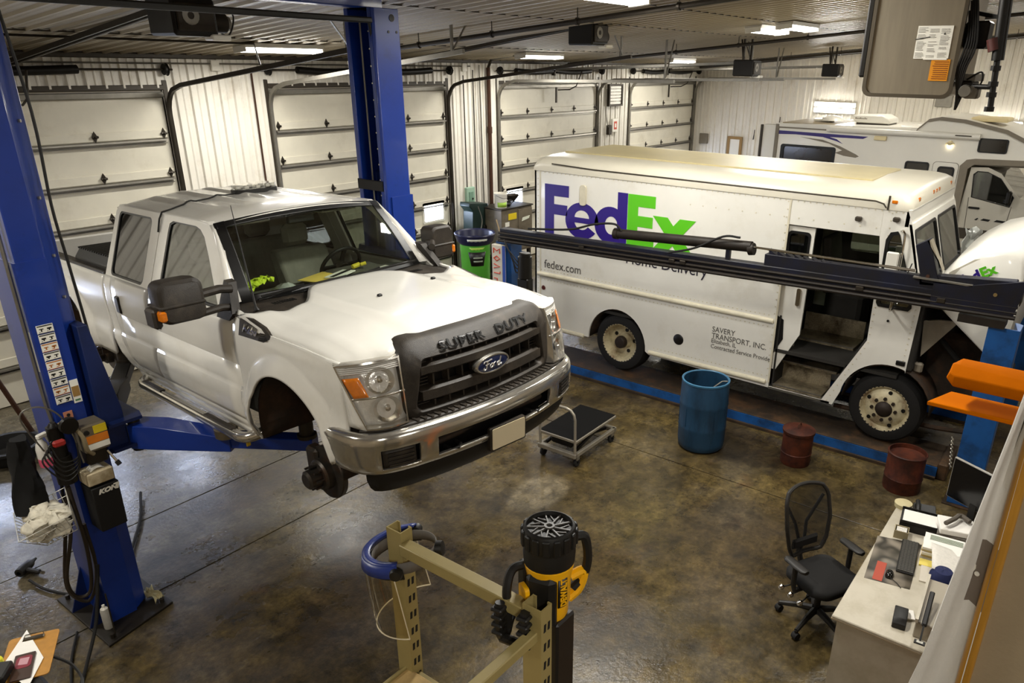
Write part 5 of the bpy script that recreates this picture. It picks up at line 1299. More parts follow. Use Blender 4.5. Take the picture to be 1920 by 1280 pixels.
# control column at the rear post
RB().box(8.02, 8.10, 6.94, 7.14, 1.25, 1.95, .006).build('control_sign', mat('sign_board', '#c7c0b0', .5), rack)
for i, pts in enumerate(([(0, 0), (0, .07), (.03, .035), (.06, .07), (.06, 0)], [(0, .035), (.03, .07), (.06, .035), (.03, 0), (0, .035)], [(0, 0), (.06, .03), (0, .06)], [(0, .04), (.06, .04), (.06, .07)], [(.03, 0), (.03, .07), (0, .07)], [(0, 0), (.06, 0), (.06, .07), (0, .07)])):
    RB().tube([(8.018, 7.10-a*1.9, 1.83-i*.11+b) for a, b in pts], .009, 5).build('sign_mark', mat('sign_red', '#b8381f', .5), rack)
RB().box(8.018, 8.022, 6.885, 6.94, 1.2, 1.95).build('sign_stripe', mat('sign_blue', '#2a4a9c', .5), rack)
mo = RB(); mo.cyl((8.05, 6.55, 1.55), (8.05, 6.55, 1.85), .10, n=18); mo.cyl((8.05, 6.55, 1.85), (8.05, 6.55, 1.90), .08, n=18); mo.build('pump_motor', M_blacks, rack)
RB().box(7.98, 8.12, 6.45, 6.65, 1.15, 1.55, .02).build('oil_tank', M_blacks, rack)
for i in range(4): RB().tube(spline([(8.02, 6.9, 2.05), (7.97, 6.8-.03*i, 1.95-.05*i), (7.98, 6.65, 1.80-.06*i), (8.0, 6.55, 1.7)], 6), .010, 6).build('motor_cable', M_black, rack)
# ================================================================== motorhome behind the van
KR = 18/17.; RX = 18.0; RX2 = 20.3
M_rvw = mat('rv_white', '#e6e2d6', .35, 0, .05, 1.2, coat=.2)
M_rvg = mat('rv_grey_trim', '#7d7464', .45, 0, .1, 5)
M_rvcab = mat('rv_cab_silver', '#c3beb0', .3, .2, .06, 2, coat=.4)
M_rvwin = mat('rv_dark_glass', '#2a241c', .12, 0, .4, 3, spec=.7)
VR = V((19.1, 4.0, 0))
rv_ = thing('motorhome', 'white motorhome with purple stripe and awning behind the step van', 'motorhome', VR)
def QB(): return MB(Matrix.Translation(-VR))
def r2(y, z): return (y*KR, 4.35+(z-4.35)*KR)
def rp(pts): return [r2(*p) for p in pts]
body = rp([(6.55, .62), (6.55, 3.20), (3.61, 3.24), (3.42, 3.43), (3.2, 3.48), (2.75, 3.45), (2.0, 3.30), (1.55, 3.10), (1.35, 2.85), (1.45, 2.72), (2.45, 2.68), (2.62, 2.62), (2.66, 2.4), (2.62, 1.45), (2.58, .72)])
hs = [rp(rrect(5.22, 6.38, 2.05, 2.75, .05)), rp(rrect(3.28, 3.72, 2.12, 2.60, .05)), rp(rrect(1.95, 2.44, 2.88, 3.13, .04))]
for a, b in ((RX, RX+.04), (RX2-.04, RX2)): QB().holed(body, hs if a == RX else [], 'x', a, b).build('body_side', M_rvw, rv_, smooth=20)
tp = rp([(6.57, 3.20), (3.61, 3.25), (3.42, 3.44), (3.2, 3.49), (2.75, 3.46), (2.0, 3.31), (1.55, 3.11), (1.33, 2.85)])
ring_ = tp+[(y-.0, z-.07) for y, z in reversed(tp)]
QB().prism(ring_, 'x', RX-.015, RX2+.015).build('roof_skin', M_rvw, rv_)
tr_ = tp[1:]; QB().prism(tr_+[(y+.03, z-.07) for y, z in reversed(tr_)], 'x', RX-.03, RX-.005).build('roof_trim', M_rvg, rv_)
QB().box(RX+.1, RX2-.1, 3.9, 6.85, 3.13, 3.155).build('roof_membrane', mat('rv_roof_tan', '#9a8d74', .7, 0, .15, 3), rv_)
for i, h in enumerate(hs):
    cy, cz = sum(p[0] for p in h)/len(h), sum(p[1] for p in h)/len(h)
    big = [(cy+(p[0]-cy)*1.06, cz+(p[1]-cz)*1.06) for p in h]; sm = [(cy+(p[0]-cy)*.94, cz+(p[1]-cz)*.92) for p in h]
    QB().holed(big, [sm], 'x', RX-.02, RX+.03).build('window_frame', M_seal, rv_)
    QB().holed(sm, [], 'x', RX+.01, RX+.015).build('window_pane', M_rvwin, rv_)
QB().box(RX, RX2, 6.90, 6.94, .65, 3.13).build('rear_wall', M_rvw, rv_)
QB().box(RX-.02, RX+.06, 6.88, 6.97, .7, 3.12, .01).build('corner_trim', M_rvg, rv_)
# slide-out box at the rear left edge
for x, m in ((0, M_rvw), (.12, M_rvg), (.26, M_rvw)): QB().box(RX+.06+x, RX+.16+x, 6.97, 7.32, .9, 3.08, .01).build('rear_locker', m, rv_)
QB().box(RX+.02, RX+.10, 7.30, 7.36, .9, 3.08, .01).build('locker_edge', M_trim, rv_)
# graphics
def deco(name, pts, m, d=.003): return QB().holed(rp(pts), [], 'x', RX-d, RX-.0005).build(name, m, rv_)
deco('black_stripe', [(6.53, 3.13), (6.53, 3.10), (5.45, 3.10), (5.45, 3.13)], M_rvg)
deco('purple_stripe', [(6.53, 3.05), (6.53, 2.97), (6.1, 2.985), (5.5, 2.965), (5.2, 2.90), (5.05, 2.85), (5.2, 2.94), (5.35, 2.975), (4.65, 2.98), (4.55, 3.03)], mat('rv_purple', '#33286e', .4))
deco('swoosh', [(6.0, 2.94), (5.5, 2.91), (5.1, 2.80), (4.75, 2.66), (4.68, 2.62), (4.75, 2.59), (5.0, 2.61), (5.2, 2.66), (5.05, 2.72), (5.35, 2.84)], M_rvg)
# awning roll, fittings
aw = [(p[0], p[1]) for p in rp([(5.36, 3.14), (2.44, 3.155)])]
QB().tube([(RX-.05, aw[0][0], aw[0][1]), (RX-.05, aw[1][0], aw[1][1])], .062, 14).build('awning_roll', M_rvw, rv_, smooth=60)
QB().box(RX-.10, RX, aw[0][0]-.03, aw[0][0]+.05, aw[0][1]-.05, aw[0][1]+.05, .01).build('awning_bracket', M_rvw, rv_)
QB().box(RX-.116, RX-.111, 2.74, 3.05, aw[1][1]-.002, aw[1][1]+.022).build('awning_mark', M_trim, rv_)
QB().cbox((RX-.03, 4.55, 2.94), (.06, .26, .09), .01).build('wall_lamp', mat('cream_lamp', '#e0cfa0', .5), rv_)
lp = QB(); lp.box(RX-.05, RX, 3.05, 3.22, 2.91, 2.94, .01); lp.cyl((RX-.05, 3.13, 2.93), (RX, 3.13, 2.93), .05, n=14); lp.build('porch_lamp', mat('cream_lamp', '#e0cfa0'), rv_)
QB().box(RX-.045, RX-.01, 3.09, 3.17, 2.85, 2.89).build('porch_bulb', mat('lit_bulb', '#fff0cc', .4, emit=6), rv_)
# entry door
dr = rp(rrect(2.72, 3.20, .75, 2.645, .07))
de = QB().holed(dr, [rp(rrect(2.80, 3.08, 1.95, 2.54, .05))], 'x', RX-.012, RX-.001).build('entry_door', M_rvw, rv_)
QB().holed(dr, [[(2.96*KR+(p[0]-2.96*KR)*.97, 1.7+(p[1]-1.7)*.99) for p in dr]], 'x', RX-.013, RX-.0005).build('door_gap', M_rvg, de)
QB().holed(rp(rrect(2.78, 3.10, 1.93, 2.56, .06)), [rp(rrect(2.82, 3.06, 1.97, 2.52, .04))], 'x', RX-.02, RX).build('door_window_frame', M_seal, de)
QB().holed(rp(rrect(2.82, 3.06, 1.97, 2.52, .04)), [], 'x', RX-.012, RX-.008).build('door_window', M_rvwin, de)
# grey trim under the cab-over, lower skirt
QB().prism(rp([(1.33, 2.84), (1.43, 2.68), (2.45, 2.64), (2.55, 2.55), (2.56, 1.40), (2.68, 1.40), (2.70, 2.60), (2.60, 2.72), (2.45, 2.75), (1.5, 2.78)]), 'x', RX-.03, RX+.04).build('cab_arch_trim', M_rvg, rv_)
QB().box(RX-.01, RX+.04, 2.72, 6.93, .62, 1.18, .01).build('lower_skirt', M_rvg, rv_)
QB().prism(rp([(1.35, 2.84), (1.45, 2.70), (2.6, 2.66), (2.6, 2.62), (1.42, 2.64), (1.30, 2.84)]), 'x', RX+.04, RX2-.04).build('cab_over_floor', M_rvg, rv_)
QB().prism(rp([(1.33, 2.85), (1.55, 3.08), (1.58, 3.05), (1.37, 2.85)]), 'x', RX, RX2).build('cab_over_front', M_rvw, rv_)
# cab
cabo = rp([(2.58, 1.42), (2.50, 2.58), (2.2, 2.60), (1.95, 2.50), (1.55, 2.06), (1.05, 1.95), (.70, 1.80), (.55, 1.45), (.55, .95), (2.58, .95)])
cw_ = rp([(2.38, 2.02), (2.42, 2.44), (2.36, 2.50), (2.18, 2.50), (1.94, 2.40), (1.66, 2.08), (1.70, 1.90)])
QB().holed(cabo, [cw_], 'x', RX+.06, RX+.10).build('cab_side', M_rvcab, rv_, smooth=20)
QB().holed(cabo, [], 'x', RX2-.10, RX2-.06).build('cab_side', M_rvcab, rv_, smooth=20)
QB().holed(cw_, [], 'x', RX+.085, RX+.09).build('cab_window', glass('rv_cab_glass', '#7d857c', .08), rv_)
cc_ = [1.0, 2.3]; QB().holed([(2.05*KR+(p[0]-2.05*KR)*1.05, 2.08+(p[1]-2.08)*1.06) for p in cw_], [cw_], 'x', RX+.05, RX+.07).build('cab_window_seal', M_seal, rv_)
cs = rp([(2.50, 2.58), (2.2, 2.60), (1.95, 2.50)]); QB().prism(cs+[(y, z-.04) for y, z in reversed(cs)], 'x', RX+.08, RX2-.08).build('cab_roof', M_rvcab, rv_)
wsd = rp([(1.95, 2.50), (1.55, 2.06)]); QB().prism(wsd+[(y+.02, z-.02) for y, z in reversed(wsd)], 'x', RX+.1, RX2-.1).build('cab_windshield', glass('rv_cab_glass', '#7d857c'), rv_)
hd_ = rp([(1.55, 2.06), (1.05, 1.95), (.70, 1.80), (.55, 1.45)]); QB().prism(hd_+[(y+.02, z-.04) for y, z in reversed(hd_)], 'x', RX+.08, RX2-.08).build('cab_hood', M_rvcab, rv_, smooth=40)
QB().holed(rp([(2.40, 1.34), (2.44, 2.0), (2.43, 2.0), (2.39, 1.34)]), [], 'x', RX+.055, RX+.062).build('door_line', M_trim, rv_)
QB().holed(rp([(1.70, 1.34), (1.66, 1.9), (1.65, 1.9), (1.69, 1.34)]), [], 'x', RX+.055, RX+.062).build('door_line', M_trim, rv_)
QB().cbox((RX+.04, 2.30*KR, 1.66), (.04, .22, .04), .012).build('cab_handle', M_seal, rv_)
for a, b in ((2.25, 2.18), (2.14, 1.96), (1.90, 1.68)): QB().holed(rp([(a, 1.58), (a-.05, 1.62), (b, 1.61), (b+.03, 1.57)]), [], 'x', RX+.052, RX+.062).build('side_vent', M_seal, rv_)
QB().box(RX+.04, RX+.06, .6, 2.75, 1.0, 1.22).build('cab_cladding', M_trim, rv_)
m_ = QB(); m_.cbox((RX-.10, 1.72*KR, 1.95), (.16, .10, .26), .03); m_.beam((RX-.04, 1.75*KR, 1.85), (RX+.08, 1.8*KR, 1.85), .05, .05); m_.build('cab_mirror', M_seal, rv_)
QB().prism(rp([(2.35, 1.5), (2.2, 1.5), (2.25, 2.3), (2.33, 2.3)]), 'x', RX+.35, RX+.85).build('cab_seat', M_vgrey, rv_, bev=.03)
QB().lathe([(0, 0), (.09, .01), (.14, .05), (.16, .1)], 16, (RX+.25, .66, 1.45), 'y').build('cab_headlamp', M_lens, rv_)
for y in (1.35, 5.6): QB().lathe([(0, 0), (.2, .0), (.22, .02), (.34, .02), (.36, .1), (.36, .22), (.2, .24)], 24, (RX+.08, y, .36), 'x').build('rv_wheel', M_rub, rv_)
# rooftop air conditioner and vents
ac = QB(); ac.prism([(5.30, 3.20), (5.42, 3.28), (5.40, 3.36), (4.75, 3.38), (4.58, 3.30), (4.55, 3.20)], 'x', 18.6, 19.4); ao = ac.build('roof_air_conditioner', M_rvw, rv_, bev=.03)
for k in range(8): QB().box(18.592, 18.602, 5.33-k*.034, 5.33-k*.034-.024, 3.28, 3.30+.014*(k % 3 == 0)).build('conditioner_mark', M_rvg, ao)
QB().box(18.62, 19.38, 4.6, 5.3, 3.155, 3.20).build('conditioner_base', M_trim, ao)
for x, y in ((18.9, 6.2), (18.5, 4.1), (19.2, 3.9)): QB().box(x, x+.4, y-.2, y+.2, 3.155, 3.22 if y > 5 else 3.19, .02).build('roof_vent', M_rvw, rv_)
mv = QB(); mv.M = Matrix.Translation(V((18.9, 5.95, 3.20))-VR); mv.lathe([(.26, 0), (.22, .06), (.1, .1), (0, .11)], 16); mv.build('satellite_dome', M_rvw, rv_)
mv = QB(); mv.box(18.4, 19.2, 2.2, 2.9, 3.36, 3.44, .02); mv.build('front_skylight', mat('cream_lamp', '#e0cfa0'), rv_)
# ================================================================== fixtures, openers, pipes, heater
M_tube = mat('lit_tube', '#fdfbff', .4, emit=12, ecol='#fdfaf2')
M_fix = mat('fixture_white', '#d8d4c8', .4)
def tube_light(label, x, y, power=1., n=2, rot=0., zoff=.0, group='ceiling fluorescent fixtures', ln=1.22):
    z = ceil_z(max(y, RIDGE))-.03+zoff if y >= RIDGE else ceil_z(RIDGE)-.10+zoff
    t = thing('ceiling_light', label, 'light', (x, y, z), 0, group, rot=(sl if y >= RIDGE else 0, 0, rot))
    MB().prism([(-.15, 0), (.15, 0), (.13, -.05), (-.13, -.05)], 'x', -ln/2, ln/2).build('housing', M_fix, t)
    for k in range(n):
        yy = (k-(n-1)/2)*.14
        MB().cyl((-ln/2+.02, yy, -.075), (ln/2-.02, yy, -.075), .019, n=10).build('lamp_tube', M_tube, t)
    for s in (-1, 1): MB().box(s*ln/2-.015, s*ln/2+.015, -.13, .13, -.10, -.02, .004).build('end_cap', M_fix, t)
    area_light('tube_glow', Matrix.Translation((0, 0, -.12)), ln, .28, TUBE_POWER*power, parent=t)
    return t
tube_light('ceiling fluorescent light above the wall between the first two doors', 6.75, 9.75)
tube_light('ceiling fluorescent light in front of the third garage door', 12.5, 9.75)
tube_light('ceiling fluorescent light near the far corner by the fourth door', 18.6, 9.95, .55)
tube_light('left one of the paired ceiling fluorescents above the delivery van', 12.85, 5.30, .7)
tube_light('right one of the paired ceiling fluorescents above the delivery van', 12.9, 4.82, .7)
for x, y, p in ((.6, 9.7, .8), (-.4, 5.2, .95), (6.9, 4.55, 1.1), (18.8, 4.8, .3), (8.6, 1.0, .9), (14.5, .8, .7), (19.5, .8, .35), (-1.2, -1.5, 1.1), (4.4, 2.6, 1.45), (2.5, -3.5, .8), (9, -4, .8), (16, -4, .5)):  # mostly unseen fixtures, added and tuned as fill for truck, heater and floor
    tube_light('added ceiling fluorescent fixture beyond the frame', x, y, p, group='added ceiling fluorescents')
# wall lights on the end wall
for nm, ya, yb, zs_ in (('twin-tube wall light on the end wall above the motorhome', 6.46, 7.63, (3.40, 3.24)), ('bright wall light at the right edge behind the motorhome', 2.34, 3.50, (3.12,))):
    t = thing('wall_light', nm, 'light', (X1-.06, (ya+yb)/2, zs_[0]))
    for z in zs_:
        MB().box(-.03, .05, ya-(ya+yb)/2, yb-(ya+yb)/2, z-zs_[0]-.07, z-zs_[0]+.07, .01).build('housing', M_fix, t)
        MB().cyl((-.05, ya-(ya+yb)/2+.03, z-zs_[0]), (-.05, yb-(ya+yb)/2-.03, z-zs_[0]), .045, n=12).build('lamp_tube', M_tube, t)
        area_light('tube_glow', Matrix.Translation((-.12, 0, z-zs_[0])) @ Euler((0, R_(-90), 0)).to_matrix().to_4x4() @ Matrix.Rotation(R_(180), 4, 'X'), .14, yb-ya, TUBE_POWER*.5, parent=t)
# garage door openers
def opener(label, x, y, z, hx, hz=4.22, m=M_blacks):
    t = thing('door_opener', label, 'garage door opener', (x, y, z), 0, 'garage door openers')
    MB().box(-.20, .20, -.22, .20, -.14, .16, .02).build('motor_case', m, t)
    MB().box(-.17, .17, -.24, -.215, -.10, .12, .01).build('case_plate', M_dsteel, t)
    MB().cyl((.20, -.05, -.02), (.36, -.05, -.02), .085, n=18).build('motor', M_dsteel, t)
    MB().cyl((.36, -.05, -.02), (.40, -.05, -.02), .06, n=14).build('motor_cap', M_galv, t)
    MB().lathe([(.03, 0), (.075, .0), (.075, .02), (.03, .02)], 16, (-.05, -.245, .02), 'y').build('sprocket', M_galv, t)
    MB().box(.12, .30, -.24, -.10, -.17, -.12, .01).build('light_cover', M_white, t)
    L_ = 11.25-y; dz = hz-z
    for s in (-.045, .045): MB().beam((s, .18, .10), (s, L_, dz), .025, .05).build('rail', M_dsteel if x < 12 else M_galv, t)
    MB().tube([(0, .2, .07), (0, L_-.1, dz-.02)], .008, 6).build('chain', M_dsteel, t)
    MB().box(-.08, .08, L_-.06, L_, dz-.05, dz+.05, .005).build('header_bracket', M_dsteel, t)
    top = ceil_z(y)-z
    for a, b in ((-.18, -.28), (.18, .28)):
        MB().beam((a, 0, .15), (a, .0, top), .035, .035).build('hanger', M_dsteel, t)
        MB().beam((a, .0, .15), (b*.2, .12, top), .03, .012).build('hanger', M_dsteel, t)
    MB().tube(spline([(.3, .1, 0), (.5, .15, -.12), (.62, .2, .05), (.55, .25, top)], 6), .008, 6).build('power_cord', M_black, t)
    # door arm
    MB().tube([(0, L_-.75, dz-.03), (0, L_-.60, dz-.34), (0, L_-.42, dz-.42), (0, L_-.08, dz-.44)], .014, 6).build('door_arm', M_dsteel, t)
    MB().box(-.022, .022, L_-.05, L_-.02, dz-.72, dz-.38).build('arm_bracket', M_dsteel, t)
opener('black door opener under the ceiling nearest the blue lift beam', 3.9, 7.0, 4.66, 3.9)
opener('black door opener hanging left of the delivery van roof', 9.55, 6.6, 4.73, 9.5)
opener('black door opener above the delivery van near the white wall', 15.0, 6.55, 4.31, 15.0)
opener('smallest black door opener, farthest toward the end wall', 20.4, 6.6, 4.28, 20.4)
# pipes along the ceiling slope
for x, ya, yb, lab, m in ((7.75, 9.4, -.5, 'dark gas pipe hung under the ceiling beside the blue lift', M_dsteel), (14.2, 10.3, -.5, 'dark gas pipe hung under the ceiling over the van', M_dsteel), (20.9, 10.5, -.5, 'dark gas pipe under the ceiling near the end wall', M_dsteel)):
    p = thing('gas_pipe', lab, 'pipe', (x, ya, ceil_z(ya)-.16))
    MB().cyl((0, 0, 0), (0, yb-ya, ceil_z(yb)-ceil_z(ya)), .03, n=10).build('pipe_run', m, p)
    k = 1
    while ya-k*1.3 > yb:
        MB().cyl((0, -k*1.3, .0+.095*1.3*k), (0, -k*1.3, .16+.095*1.3*k), .007, n=6).build('hanger_rod', M_dsteel, p)
        MB().lathe([(.033, -.015), (.042, -.015), (.042, .015), (.033, .015)], 12, (0, -k*1.3, .095*1.3*k), 'y').build('hanger_ring', M_dsteel, p); k += 1
W('conduit', 'thin dark conduit crossing the ceiling at the left', 'conduit', MB().tube([(X0+.5, 9.32, ceil_z(9.32)-.035), (6.2, 9.5, ceil_z(9.5)-.05), (6.25, 9.5, ceil_z(9.5)-.3)], .014, 6), M_dsteel)
W('conduit', 'steel conduit running along the wall top above the first two doors', 'conduit', MB().tube([(X0+.2, Y1-.035, 4.27), (12.2, Y1-.035, 4.27)], .013, 6), M_galv)
for xx in (6.62, 11.95): W('junction_box', 'small white junction box on the wall top %s' % ('between first and second doors' if xx < 8 else 'left of the third door'), 'box', MB().box(xx, xx+.13, Y1-.07, Y1-.022, 4.17, 4.32, .008), M_white)
# riser pipes on the pier left of door three
rz = thing('rusty_riser', 'rusty brown pipe running up the wall left of the third door', 'pipe', (12.68, Y1-.10, 0))
MB().cyl((0, 0, .05), (0, 0, 4.25), .042, n=12).build('pipe_run', M_rust, rz)
MB().cyl((0, 0, 2.95), (0, 0, 3.08), .055, n=12).build('coupling', M_rust, rz)
MB().tube([(0, 0, 4.25), (0, -.1, 4.42), (-.3, -1.2, 4.52), (-.3, -1.5, ceil_z(Y1-1.6)-.06)], .03, 8).build('pipe_run', M_dsteel, rz)
W('air_pipe', 'slim pale pipe beside the rusty riser', 'pipe', MB().tube([(12.48, Y1-.06, 1.4), (12.46, Y1-.06, 3.0), (12.44, Y1-.07, 4.30)], .016, 8), M_galv)
for x, z0, z1, lab in ((11.98, 1.1, 4.1, 'door push-button station on a conduit right of the second door'), (12.27, 1.15, 4.2, 'switch box on a conduit left of the rusty riser')):
    s_ = thing('switch_station', lab, 'switch', (x, Y1-.04, z0))
    MB().cyl((0, 0, .1), (0, 0, z1-z0), .012, n=8).build('conduit_run', M_dsteel, s_)
    MB().box(-.06, .06, -.05, .02, -.08, .16, .01).build('switch_box', M_blacks if x < 12.1 else M_dsteel, s_)
eb = thing('electrical_box', 'pale green electrical box on the wall behind the trash can', 'electrical box', (12.03, Y1-.07, 1.65))
MB().box(-.13, .13, -.03, .045, -.24, .24, .012).build('box_body', mat('pale_green', '#93b09a', .5), eb)
MB().box(-.07, .07, -.045, -.028, -.15, .15, .008).build('box_door', mat('mid_green', '#6d8c78', .5), eb)
MB().cyl((.03, -.06, .0), (.03, -.04, .0), .02, n=10).build('box_lever', M_dsteel, eb)
for xx, lab in ((6.95, 'rust-stained conduit on the wall beside the second door track'),):
    W('conduit', lab, 'conduit', MB().tube([(xx+.32, Y1-.035, .3), (xx+.32, Y1-.035, 4.2)], .014, 6), M_rust)
lv_ = thing('louvre_vent', 'square white louvred vent on the wall by the fourth door', 'vent', (17.65, Y1-.06, 3.61))
MB().holed(rrect(-.33, .33, -.27, .27, .01), [rrect(-.28, .28, -.23, .23, .01)], 'y', -.05, .04).build('vent_frame', M_dsteel, lv_)
for k in range(6): MB().beam((-.28, -.01, -.19+k*.076), (.28, -.01, -.19+k*.076), .02, .066, b=.004).build('vent_slat', M_white, lv_)
es = thing('alarm_box', 'white alarm box with red print on the wall below the louvred vent', 'alarm box', (17.68, Y1-.06, 2.86))
MB().box(-.14, .14, -.03, .04, -.17, .17, .012).build('box_body', M_white, es)
MB().box(-.07, .07, -.034, -.029, -.10, .10).build('red_print', mat('alarm_red', '#c4472a', .5), es)
MB().box(-.035, .035, -.037, -.033, -.05, .05).build('print_window', M_white, es)
MB().tube(spline([(-.16, -.02, -.05), (-.34, -.03, -.02), (-.42, 0, .3), (-.42, 0, .9)], 6), .012, 6).build('alarm_cable', M_galv, es)
MB().box(-.34, -.20, -.05, .04, -.22, .02, .01).build('control_block', M_dsteel, es)
# on the end wall
for y, z, lab, m in ((11.0, 2.25, 'dark grey box on the end wall beside the last door', M_rvg), (9.95, 2.05, 'small wooden framed opening on the end wall', mat('wood_frame', '#96774a', .7))):
    if y > 10.5: W('utility_box', lab, 'box', MB().box(X1-.10, X1-.022, y-.14, y+.14, z-.15, z+.15, .01), m)
    else:
        o = thing('framed_hatch', lab, 'hatch', (X1-.04, y, z))
        MB().holed(rrect(-.24, .24, -.32, .32, .005), [rrect(-.16, .16, -.24, .24, .005)], 'x', -.03, .015).build('hatch_frame', m, o)
        MB().box(-.01, .012, -.17, .17, -.25, .25).build('hatch_panel', M_white, o)
for y, z, lab in ((9.35, 2.35, 'lower wall hook on the ribbed end wall'), (8.6, 2.75, 'upper wall hook on the ribbed end wall')):
    W('wall_hook', lab, 'hook', MB().tube([(X1-.03, y, z+.25), (X1-.06, y, z), (X1-.16, y-.03, z-.02), (X1-.18, y-.05, z+.10)], .012, 6), M_dsteel)
W('switch_plate', 'pale grey metal box on the end wall under the heater', 'box', MB().box(X1-.12, X1-.022, 4.05, 4.45, 3.45, 3.82, .01), M_galv)
# hanging unit heater
ht = thing('unit_heater', 'hanging steel unit heater with white and orange stickers', 'heater', (4.95, 1.15, 4.2))
M_heat = mat('brushed_heater_steel', '#b3a996', .34, .8, .12, 3, stretch=(1, 8, 1))
MB().prism([(q[0], q[1]) for q in rrect(-.235, .245, .005, .98, .045, 4)], 'x', .0, .62).build('heater_case', M_heat, ht, bev=.008)
MB().holed(rrect(-.245, .255, -.005, .99, .05, 4), [rrect(-.225, .235, .015, .97, .04, 4)], 'x', -.012, .012).build('case_rim', mat('rim_steel', '#6f675a', .35, .8), ht)
lb = MB().box(-.004, -.001, -.19, -.005, .205, .375).build('white_sticker', M_lab, ht)
MB().box(-.007, -.004, -.185, -.06, .20, .21).build('sticker_rows', M_lab, lb)
for i in range(22):
    for k, (a, b) in enumerate(((-.01, -.06), (-.07, -.12), (-.13, -.18))):
        if random.random() < .75: MB().box(-.0055, -.004, b+random.uniform(0, .02), a, .213+i*.0072, .2155+i*.0072).build('print_line', mat('faint_ink', '#8f8b84', .6), lb)
MB().prism([(-.155, .33), (-.145, .33), (-.15, .34)], 'x', -.0065, -.004).build('print_mark', M_ink, lb)
MB().beam((-.006, -.0, .305), (-.006, -.075, .318), .001, .004).build('pen_mark', M_ink, lb)
lb = MB().box(-.004, -.001, -.205, -.105, .09, .203).build('orange_sticker', mat('sticker_orange', '#d78b16', .5), ht)
for i in range(9): MB().box(-.0055, -.004, -.198, -.115+random.uniform(-.01, 0), .10+i*.011, .104+i*.011).build('print_line', mat('brown_ink', '#8a4a10', .6), lb)
for s in (-1, 1): MB().cyl((.3, s*.2, .97), (.3, s*.2, ceil_z(1.15)-4.2), .01, n=6).build('hanger_rod', M_dsteel, ht)
MB().box(-.01, .6, .25, .29, .1, 1.0, .01).build('side_flange', M_blacks, ht)
gv = MB(); gv.box(.05, .35, -.34, -.27, .09, .13); gv.build('valve_bracket', M_galv, ht)
MB().box(.02, .25, -.335, -.25, .055, .095, .01).build('burner_tube', M_blacks, ht)
MB().lathe([(0, -.01), (.03, -.01), (.035, .0), (.03, .03), (0, .03)], 16, (0, -.31, .04), 'x').build('valve_dial', M_galv, ht)
MB().box(.02, .12, -.375, -.30, .0, .075, .01).build('gas_valve', M_galv, ht)
MB().box(.05, .20, -.36, -.24, .26, .40, .01).build('igniter_box', M_blacks, ht)
for i in range(5): MB().tube(spline([(.05, -.245, .45+.05*i), (.0, -.27-.012*i, .30), (.0, -.25-.01*i, .15), (.03, -.27, .02-.02*i), (.05, -.30, .06)], 6), .006, 6).build('wire', M_black, ht)
MB().tube(spline([(.05, -.30, .10), (.02, -.37, .14), (.03, -.38, .09), (.06, -.35, .05)], 6), .005, 6).build('wire', M_black, ht)
gp = thing('gas_drop_pipe', 'black gas pipe dropping beside the hanging heater', 'pipe', (4.95, .70, 4.15))
MB().cyl((0, -.005, 0), (0, .035, .62), .016, n=10).build('pipe_run', M_blacks, gp)
MB().cyl((0, .035, .62), (0, .06, 1.2), .034, n=12).build('pipe_run', M_blacks, gp)
MB().cyl((0, .01, .25), (.0, .035, .62), .032, n=12).build('pipe_sleeve', M_blacks, gp)
for z in (0.0, .075, .13, .21): MB().cyl((0, .0+z*.05, z-.012), (0, .0+z*.05, z+.014), .026, n=10).build('fitting', M_blacks, gp)
MB().cyl((0, .0, .115), (0.04, .12, .115), .014, n=10).build('branch_pipe', M_blacks, gp)
MB().cyl((0, .03, .30), (0, .05, .36), .037, n=12).build('red_fitting', mat('fitting_red', '#4a201a', .5), gp)
MB().beam((0, .03, .46), (.3, .3, .52), .02, .02).build('brace', M_blacks, gp)
# ================================================================== things standing on the floor in the middle
dm = thing('plastic_drum', 'dirty blue open plastic drum standing beside the van lift', 'drum', (7.72, 3.50, 0))
M_drum = mat('drum_blue', '#193d58', .5, 0, .25, 4, bump=.2, bscale=20, dirt='#0f1c2a', dscale=5, dlo=.45, dhi=.75, stretch=(1, 1, .35))
MB().lathe([(0, .01), (.255, .01), (.275, .03), (.285, .10), (.288, .28), (.292, .30), (.288, .32), (.29, .58), (.294, .60), (.29, .62), (.285, .84), (.275, .88), (.262, .885), (.262, .84), (.27, .60), (.27, .05), (0, .04)], 40).build('drum_shell', M_drum, dm, smooth=40)
MB().lathe([(.272, .87), (.285, .875), (.287, .895), (.272, .90), (.262, .89), (.264, .872)], 40).build('drum_rim', mat('drum_rim_blue', '#3a6d8e', .4, 0, .15, 6), dm)
for i in range(10):
    t = 2*pi*i/10+.3; MB().beam((.289*cos(t), .289*sin(t), .33), (.289*cos(t), .289*sin(t), .57), .006, .008, up=(cos(t), sin(t), 0)).build('mould_line', M_drum, dm)
MB().tube([(-.05, -.1, .80), (.02, -.2, .90), (.05, -.255, .905)], .008, 6).build('drum_wire', M_galv, dm)
